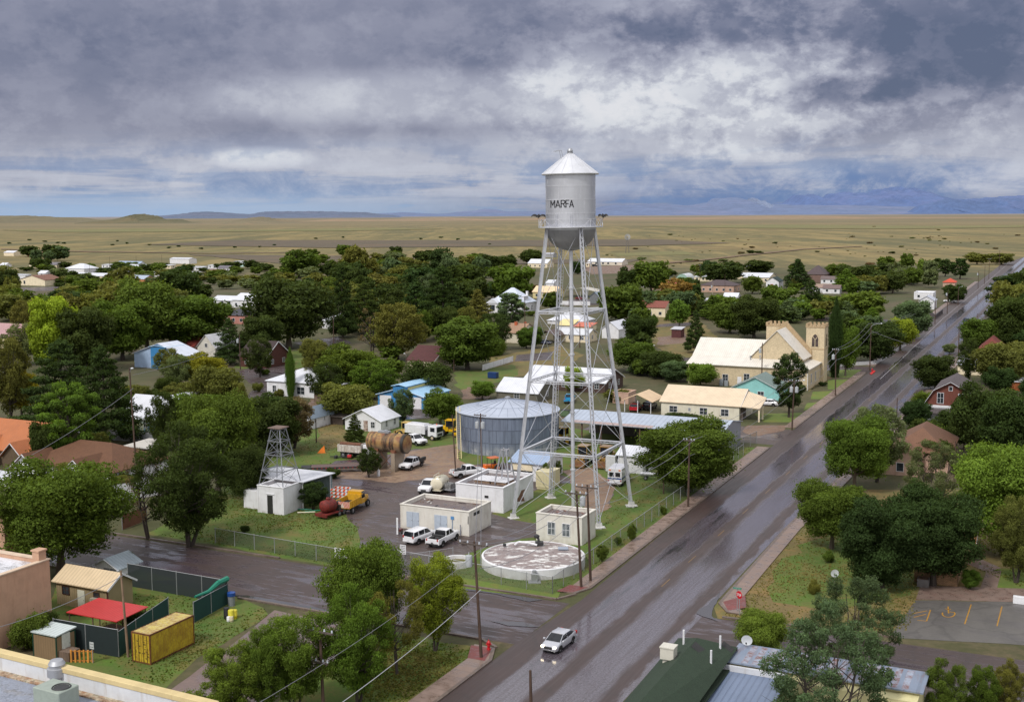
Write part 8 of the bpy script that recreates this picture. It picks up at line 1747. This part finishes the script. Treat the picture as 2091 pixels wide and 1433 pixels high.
for i,(px,by,ty) in enumerate(((184,568,535),(225,562,524),(279,556,522),(331,548,520),(30,580,540),(134,598,560),(268,566,537),(640,596,568),(610,560,540),(1480,600,560))):upole('far%d'%i,px,by,ty,'thin distant pole at the far side of town','small',r0=.1) if False else upole('far%d'%i,px,by,ty,'thin distant pole at the far edge of town left of the tower' if px<1000 else 'thin distant pole near the wide dark tree',None,r0=.11)['label']
for o in C.objects:
    if o.get('label')=='thin distant pole at the far edge of town left of the tower':o['group']='thin poles at the far edge of town'
WIRE=M('plain',(.2,.2,.22),rough=.5);WIREL=M('plain',(.4,.4,.43),rough=.5)
def wire(p,q,label,sag=1.2,r_=.03,m=None,group=None):
    n=14;mb=MB();pts=[Vector(p).lerp(Vector(q),i/n)-Vector((0,0,sag*4*(i/n)*(1-i/n))) for i in range(n+1)];mb.path(pts,r_,4);e=mb.build('power_line',m or WIRE);tag(e,label,'power line',group);return e
def pt(k,dz=0,da=0):
    x,y,h=PTOP[k];return (x+r[0]*da,y+r[1]*da,h+dz)
def W2(a,b,label,dzs=((-.1,-.7),(-.1,.7),(-2.5,0)),**kw):
    for dz,da in dzs:wire(pt(a,dz,da),pt(b,dz,da),label,group=label,**kw)
W2('c','a','power line from the hydrant pole to the reservoir poles');W2('b','f','power line from the reservoir poles to the sidewalk pole');W2('f','k','power line from the sidewalk pole to the pole at the dark pine');W2('k','l','power line between dark pine pole and church lawn pole');W2('l','m','power line from the church lawn pole to the corner lamp pole');W2('m','v','power line running up the left side of the highway',sag=2);W2('h','c','power line from the transformer pole before the steel tank to the hydrant pole',((-.2,-.5),(-2.2,0)))
xe,ye=G(420,1600,9);wire(pt('c',-4.5),(xe,ye,8.5),'bright thick cable running from the hydrant pole down to the bottom left',.8,.035,WIREL);wire(pt('c',-.1,.8),(*G(300,1560,9),9),'thin power line running from the hydrant pole to the bottom left',1.,.02)
wire(pt('a',-1),pt('j',0),'thin wire from the reservoir pole to the short cable pole',1);wire(pt('m',-2),(*G(2000,745,5),6),'wire crossing above the main road beyond the church',.8);wire(pt('p',-1),pt('s',-1),'wire over the trees left of the large white house',1.);wire(pt('p',-3),(*G(-100,1010,8),8),'wire leaving the picture over the pine tree',1.);wire(pt('n',-.3),(*G(-80,1300,9),9),'wire from the slim tan pole across the pink wall',.6)
wire(pt('e',-3),(*G(1190,1500,4),6),'coiled service cable leaving the short bottom pole',.5)
# ---------- fences ----------
def fence(label,pts,h,m,step=3.,px=True,post=.045,top=True,name='chain_link_fence',cat='fence',rail=None,pm=None,zt_=0,barbs=False):
    P_=[G(*p) for p in pts] if px else [XY(*p) for p in pts];o=thing(name,label,cat,P_[0][0],P_[0][1]);ox,oy=P_[0]
    mb=MB();pp=MB();rl=MB()
    for i in range(len(P_)-1):
        a=Vector((P_[i][0]-ox,P_[i][1]-oy,0));b=Vector((P_[i+1][0]-ox,P_[i+1][1]-oy,0));mb.add([a+Vector((0,0,.03)),b+Vector((0,0,.03)),b+Vector((0,0,h)),a+Vector((0,0,h))],[(0,1,2,3)])
        n=max(1,int((b-a).length/step))
        for k_ in range(n+(1 if i==len(P_)-2 else 0)):
            q=a.lerp(b,k_/n);pb=MB();pb.tube(q,q+Vector((0,0,h+.08)),post,n=6);pb.build('post',pm or GALV,o)
        if top:rl.tube(a+Vector((0,0,h)),b+Vector((0,0,h)),.03,n=5)
    mb.build('mesh_panel' if m.name.startswith('mesh') else 'panel',m,o)
    if rl.v:rl.build('rail',rail or GALV,o)
    return o
CL=M('mesh',lin((92,98,84)),al=.34);CLD=M('mesh',lin((70,80,60)),al=.5)
fence('long chain link fence between compound grass and main road sidewalk',[(113.6,-49.8),(150,-49.9),(195,-49.9)],1.9,CL,px=False)
fence('chain link fence along the street side of the reservoir',[(115.5,-72.5),(113.6,-49.8)],1.9,CL,px=False)
fence('chain link fence along the big lawn left of the yard entrance',[(690,1152),(440,1108)],1.9,CLD)
fence('open swing gate of grey pipe in the yard entrance',[(828,1158),(925,1143)],1.5,M('mesh',(.3,.3,.3),al=.08),name='pipe_gate',cat='gate')
fence('chain link fence at the end of the metal shed',[(1475,936),(1545,905)],2.2,CL)
SCR=M('paint',(.012,.022,.024),rough=.9);SCT=M('paint',(.008,.05,.042),rough=.9);SCG=M('mesh',(.022,.03,.034),al=.94)
fence('black fabric screened fence between small tan shed and red canopy',[(111,1318),(243,1342)],2.7,SCR,name='screen_fence')
fence('dark teal fabric fence running behind the yellow container',[(243,1342),(345,1268)],2.5,SCT,name='screen_fence')
fence('grey mesh screened fence along the street behind the weedy yard',[(262,1196),(466,1233)],2.6,SCG,name='screen_fence')
fence('dark green fabric fence closing the right side of the weedy yard',[(466,1233),(396,1272)],2.2,SCT,name='screen_fence')
e=MB();P1_=Vector((*G(400,1262),2.3));P2b=Vector((*G(466,1232),2.75));e.path([P1_,P1_.lerp(P2b,.4)+Vector((0,0,-.25)),P1_.lerp(P2b,.7)+Vector((0,0,.1)),P2b],[.12,.2,.28,.3],7);e=e.build('rolled_tarp',M('paint',lin((10,120,96))),smooth=True);tag(e,'bunched bright teal fabric hanging on the fence top rail','tarp')
o=fence('brown plank fence in front of the large white house',[(642,820),(705,828)],1.9,M('wood',(.17,.12,.09)),2.5,name='wooden_fence',pm=M('wood',(.14,.1,.07)))
fence('dark brown fence beside the white bungalow near the highway',[(1885,634),(1910,652),(1925,640)],1.8,M('wood',(.05,.03,.03)),name='wooden_fence');fence('long white wall running behind the cypress trees',[(985,757),(1048,738)],1.6,ST,6,name='garden_wall',cat='wall',top=False);fence('grey corrugated panel fence before the colourful wall house',[(225,898),(315,905)],1.9,M('metalroof',lin((150,152,158)),ax='x',pitch=.25),name='panel_fence');fence('white garden wall inside the tower legs, upper one',[(1135,622),(1205,624)],1.8,ST,6,name='garden_wall',cat='wall',top=False);fence('white garden wall inside the tower legs, lower one',[(1120,640),(1225,634)],1.6,ST,6,name='garden_wall',cat='wall',top=False);fence('white picket fence at the corner beyond the church',[(1715,748),(1790,744),(1850,706)],1.,M('mesh',WHITE,al=.6),4,name='picket_fence');fence('cream garden wall at the right edge',[(1960,1062),(2100,1072)],1.5,M('stucco',lin((190,168,150))),6,name='garden_wall',cat='wall',top=False);fence('brown garden wall behind the half bare tree',[(250,1082),(300,1062)],2,M('stucco',lin((120,80,60))),8,name='garden_wall',cat='wall',top=False)
fence('white wall behind the drooping dark tree',[(210,1030),(330,1010)],2.6,ST,8,name='garden_wall',cat='wall',top=False)
# ---------- signs and small things ----------
def signbox(name,label,cat,px,by,zc,w_,h,col,pole=True,rz=-TH,z0=0,txt=None,tc=(.02,.02,.02),lines=3,lean=0):
    x,y=G(px,by);o=thing(name,label,cat,x,y,z0,rz)
    if pole:
        mb=MB();mb.tube((0,0,-.1),(0,0,zc+h*.3),.04,n=6);mb.build('post',GALV,o)
    mb=MB();mb.box(-w_/2,w_/2,-.08,-.05,zc-h/2,zc+h/2);bd=mb.build('board',M('paint',col),o)
    if txt is None and lines:
        mb=MB();rr=random.Random(int(px))
        for i in range(lines):
            zz_=zc+h/2-h*(i+.7)/(lines+.4);a=-w_*.4
            while a<w_*.36:
                l=rr.uniform(.03,.12)*w_*2;b=min(w_*.4,a+l);mb.box(a,b,-.088,-.08,zz_-h*.03,zz_+h*.03);a=b+w_*.04
        mb.build('text_lines',M('paint',tc),bd)
    return o,bd
def stroke_text(par,word,x0,z0,lw,lh,gap,th,y_,m):
    L2=dict(LET);L2.update({'S':[[(1,.85),(.8,1)],[(.8,1),(.2,1)],[(.2,1),(0,.8)],[(0,.8),(.15,.55)],[(.15,.55),(.85,.45)],[(.85,.45),(1,.2)],[(1,.2),(.8,0)],[(.8,0),(.2,0)],[(.2,0),(0,.15)]],'T':[[(0,1),(1,1)],[(.5,1),(.5,0)]],'O':[[(.2,0),(0,.25)],[(0,.25),(0,.75)],[(0,.75),(.2,1)],[(.2,1),(.8,1)],[(.8,1),(1,.75)],[(1,.75),(1,.25)],[(1,.25),(.8,0)],[(.8,0),(.2,0)]],'P':[[(0,0),(0,1)],[(0,1),(.8,1)],[(.8,1),(1,.8)],[(1,.8),(.8,.5)],[(.8,.5),(0,.5)]]});mb=MB()
    for i,c in enumerate(word):
        for a,b in L2[c]:mb.bar((x0+i*(lw+gap)+a[0]*lw,y_,z0+a[1]*lh),(x0+i*(lw+gap)+b[0]*lw,y_,z0+b[1]*lh),th,.01,(0,1,0))
    mb.build('lettering',m,par)
x,y=G(1509.5,1256);o=thing('stop_sign','red octagonal stop sign on the dry corner across the main road','sign',x,y,0,HU-math.pi/2-.5)
mb=MB();mb.tube((0,0,-.1),(0,0,2.5),.04,n=6);mb.build('post',GALV,o)
mb=MB();k8=[(.42*math.cos(math.pi/8+i*math.pi/4),.42*math.sin(math.pi/8+i*math.pi/4)) for i in range(8)];mb.loft([[(a,-.05,2.2+b) for a,b in k8],[(a,-.08,2.2+b) for a,b in k8]]);bd=mb.build('board',M('paint',lin((190,30,40))),o);stroke_text(bd,'STOP',-.3,2.08,.11,.24,.055,.035,-.085,M('paint',WHITE))
o,bd=signbox('street_sign','green street name sign on a thin post left of the stop sign','sign',1505,1250,2.6,.9,.18,lin((60,130,110)),lines=1,tc=(.8,.8,.8));signbox('notice_sign','white notice sign on a post at the yard gate','sign',824,1162,2.4,.8,1.1,WHITE,lines=5);signbox('notice_sign','wide white notice board hanging on the fence of the big lawn','sign',697,1156,1.6,1.7,1.2,WHITE,False,lines=4);signbox('small_sign','small pale sign on a post beside the small tan shed','sign',190,1353,1.7,.5,.65,lin((190,196,196)),lines=2);signbox('marker_post','white marker post at the left corner of the block with pale doors','post',812,1092,1.2,.25,2.2,WHITE,False,lines=0)
def hydrant(label,px,py):
    x,y=G(px,py);o=thing('fire_hydrant',label,'hydrant',x,y,.14);RH=M('paint',lin((190,24,34)))
    mb=MB();mb.lathe([(.2,0),(.2,.08),(.14,.1),(.14,.6),(.2,.62),(.2,.68),(.15,.75),(.08,.86),(0,.9)],14);mb.build('barrel',RH,o,smooth=True,angle=50);mb=MB();mb.tube((-.26,0,.5),(.26,0,.5),.08);mb.tube((0,-.24,.45),(0,0,.45),.09);mb.tube((0,0,.88),(0,0,.97),.04);mb.build('nozzle',RH,o)
hydrant('red fire hydrant on the brick corner beside the tall brown pole',998,1328);hydrant('red fire hydrant at the corner beyond the church',1781,760)
patch('red_kerb_paint',[(1776,763),(1785,757),(1788,759),(1779,766)],M('paint',lin((210,50,50))),.155,0)
def barricade(label,px,py,z=0,rz=-TH+.2):
    x,y=G(px,py);o=thing('road_barricade',label,'barricade',x,y,z,rz,'striped barricades stacked behind the yellow dump truck');mb=MB();mb.box(-.08,0,-.3,.3,0,.05)
    for a in(-1.05,1.05):
        p=MB();p.box(a-.04,a+.04,-.03,.03,0,1.9);p.build('upright',M('paint',WHITE),o)
    for k_ in range(3):
        z1=.75+k_*.5;mb=MB();mb.box(-1.3,1.3,-.06,-.03,z1-.14,z1+.14);b=mb.build('rail_board',M('paint',WHITE),o);s=MB()
        for i in range(4):
            a=-1.28+i*.64;s.add([(a,-.066,z1-.14),(a+.32,-.066,z1-.14),(a+.5,-.066,z1+.14),(a+.18,-.066,z1+.14)],[(0,1,2,3)])
        s.build('stripes',M('paint',lin((222,90,40))),b)
for i,(px,py) in enumerate(((692,1024),(700,1019))):barricade('orange and white striped road barricade stacked behind the yellow dump truck',px,py)
x,y=G(688,1012);o=thing('traffic_barrel','orange traffic barrel at the edge of the open shed','barrel',x,y);mb=MB();mb.lathe([(.3,0),(.28,.2),(.27,1.0),(.15,1.05),(0,1.1)],14);mb.build('body',M('paint',lin((214,90,44))),o,smooth=True,angle=40);mb=MB();mb.lathe([(.285,.35),(.285,.5)],14);mb.lathe([(.28,.7),(.28,.85)],14);mb.build('reflective_band',M('paint',WHITE),o)
def drum(label,px,py,col,h=.9,q=.3,name='barrel',z=0,lid=None):
    x,y=G(px,py);mb=MB();mb.lathe([(0,0),(q,0),(q,h*.33),(q*1.04,h*.35),(q,h*.37),(q,h*.95),(q*.9,h),(0,h)],14);o=mb.build(name,M('paint',col),smooth=True,angle=40);o.location=(x,y,z);return tag(o,label,'barrel' if name=='barrel' else 'bin')
drum('black barrel on the grass beside the yellow barrels',463,1262,(.02,.02,.025),1.15);drum('yellow barrel right beside the black barrel',472,1264,lin((206,196,60)),1.0);drum('yellow barrel at the right end of the barrel group',479,1262,lin((200,186,50)));drum('small white bucket in front of the yellow barrels',467,1268,WHITE,.5,.2);drum('small beige bucket in front of the yellow barrels',473,1269,lin((190,180,150)),.55,.2)
x,y=G(473,1236);o=thing('trash_can','grey street bin with blue lid at the end of the green fence','bin',x,y);mb=MB();mb.lathe([(.35,0),(.4,1.1)],14);mb.build('body',M('paint',lin((130,134,138))),o,smooth=True);mb=MB();mb.lathe([(.45,1.1),(.45,1.45),(0,1.6)],14);mb.build('lid',M('paint',lin((30,70,140))),o,smooth=True,angle=40)
x,y=G(168,1352);o=thing('pallet','orange wooden pallet leaning beside the small tan shed','pallet',x,y,0,-TH+.4)
for i in range(6):
    mb=MB();mb.box(-1.1+i*.4,-.95+i*.4,-.05,.05,.0,1.2);o2=mb.build('slat',M('wood',lin((206,140,60))),o)
mb=MB();mb.box(-1.15,1.1,.05,.1,.1,.2);mb.box(-1.15,1.1,.05,.1,1.0,1.1);mb.build('cross_slat',M('wood',lin((190,126,60))),o)
def tyre(label,px,py,lean,rz=0):
    x,y=G(px,py);mb=MB();mb.lathe([(.2,-.1),(.36,-.12),(.4,-.06),(.4,.06),(.36,.12),(.2,.1)],18);o=mb.build('tyre',RUB,smooth=True);o.location=(x,y,.4 if lean else .12);o.rotation_euler=(math.pi/2 if lean else 0,0,rz);tag(o,label,'tyre')
tyre('tyre leaning on the right wall of the block with pale doors',974,1081,True,HU);tyre('tyre lying on the grass left of the round reservoir',948,1111,False)
x,y=G(817,1088);o=thing('pressure_washer','small dark red wheeled machine beside the marker post','machine',x,y,0,1.);mb=MB();mb.box(-.3,.3,-.25,.25,.25,.6);mb.build('body',M('car',(.12,.02,.02)),o);mb=MB();mb.bar((-.3,0,.4),(-.7,0,1.0),.4,.03,(0,1,0));mb.build('handle',DKM,o);wheel(o,0,.3,.18,.08);wheel(o,0,-.3,.18,.08)
for px,py,c,lb in((618,1042,lin((20,110,90)),'green pipe lying in front of the open shed'),(640,1045,lin((30,120,90)),'second green pipe lying near the red trailer'),(625,1048,lin((210,204,180)),'cream pipe lying beside the pump building')):
    x,y=G(px,py);mb=MB();mb.tube((-1.2,0,.12),(1.2,.4,.12),.1);e=mb.build('pipe',M('paint',c));e.location=(x,y,0);e.rotation_euler=(0,0,R.uniform(-.6,.3));tag(e,lb,'pipe')
x,y=G(656,925);mb=MB();mb.add([(-.7,0,0),(.7,0,0),(.5,.3,1.3),(-.2,.3,.6)],[(0,1,2,3)]);mb.slab([(-.7,0,.0),(.7,0,.0),(.7,.5,.05),(-.7,.5,.05)],.05);e=mb.build('orange_blade',M('paint',lin((226,120,30))));e.location=(x,y,0);tag(e,'orange steel blade lying in the weeds behind the trailer','machine part')
x,y=G(695,936);o=thing('tiller','dark farm implement with red end lying in the weedy grass','machine',x,y,0,-.2);mb=MB();mb.bar((-1.8,0,.3),(1.6,0,.35),.2,.15);mb.box(-1.,-.6,-.4,.4,.0,.5);mb.build('frame',DKM,o);mb=MB();mb.box(1.3,2.0,-.3,.3,.2,.7);mb.build('engine_cover',M('car',lin((190,20,30))),o,bevel=.08)
for px,py,c in((600,1040,0),(1182,560,0)):pass
x,y=G(1155,850);o=thing('dumpster','green wheeled dumpster behind the steel tank','dumpster',x,y,0,-TH);mb=MB();mb.box(-.9,.9,-.6,.6,.1,1.3);mb.build('body',M('paint',lin((90,112,84))),o,bevel=.05);mb=MB();mb.box(-.92,.92,-.62,.62,1.3,1.4);mb.build('lid',DKM,o)
x,y=G(1007,772);o=thing('dumpster','blue dumpster on the grass strip behind the houses','dumpster',x,y,0,-TH);mb=MB();mb.box(-1.2,1.2,-.8,.8,.1,1.4);mb.build('body',M('paint',lin((24,54,104))),o,bevel=.05);mb=MB();mb.box(-1.2,1.2,-.8,.8,1.4,1.5);mb.build('lid',M('paint',lin((30,60,116))),o)
x,y=G(1885,1196);o=thing('planter','square grey concrete planter at the corner of the tan brick building','planter',x,y,.0,-TH);mb=MB();mb.box(-.6,.6,-.6,.6,0,.9);mb.build('box',M('stucco',lin((120,116,116))),o);mb=MB();mb.box(-.5,.5,-.5,.5,.9,.95);mb.build('soil',DIRT,o)
x,y=G(2083,1232);mb=MB();mb.box(-.7,.7,-.25,.25,0,.8);e=mb.build('white_block',M('paint',WHITE),bevel=.03);e.location=(x,y,0);e.rotation_euler=(0,0,-TH);tag(e,'white painted block at the edge of the parking lot','block')
# windmill on the plain
x,y=G(1281,517);o=thing('windmill','far small farm windmill standing on the plain right of the tower','windmill',x,y);hw=hgt(x,y,484);mb=MB()
for a,b in((-1,-1),(1,-1),(1,1),(-1,1)):mb.bar((a*1.8,b*1.8,0),(a*.3,b*.3,hw),.25,.25)
mb.build('tower',M('paint',lin((110,106,104))),o);mb=MB();n=18
for i in range(n):
    t_=2*math.pi*i/n;t2=t_+.25;mb.add([(.8*math.cos(t_),-.6,hw+.8*math.sin(t_)),(3.2*math.cos(t_),-.6,hw+3.2*math.sin(t_)),(3.2*math.cos(t2),-.5,hw+3.2*math.sin(t2)),(.8*math.cos(t2),-.5,hw+.8*math.sin(t2))],[(0,1,2,3)])
mb.build('fan',M('paint',lin((150,152,158))),o)
x,y=G(1115,962);o=thing('garden_bin','dark grey bin beside the cream generator box','bin',x+2,y-1);mb=MB();mb.lathe([(.4,0),(.45,1.0)],12);mb.build('body',DKM,o);mb=MB();mb.lathe([(.48,1.0),(.3,1.15),(0,1.18)],12);mb.build('lid',M('paint',lin((60,70,84))),o)
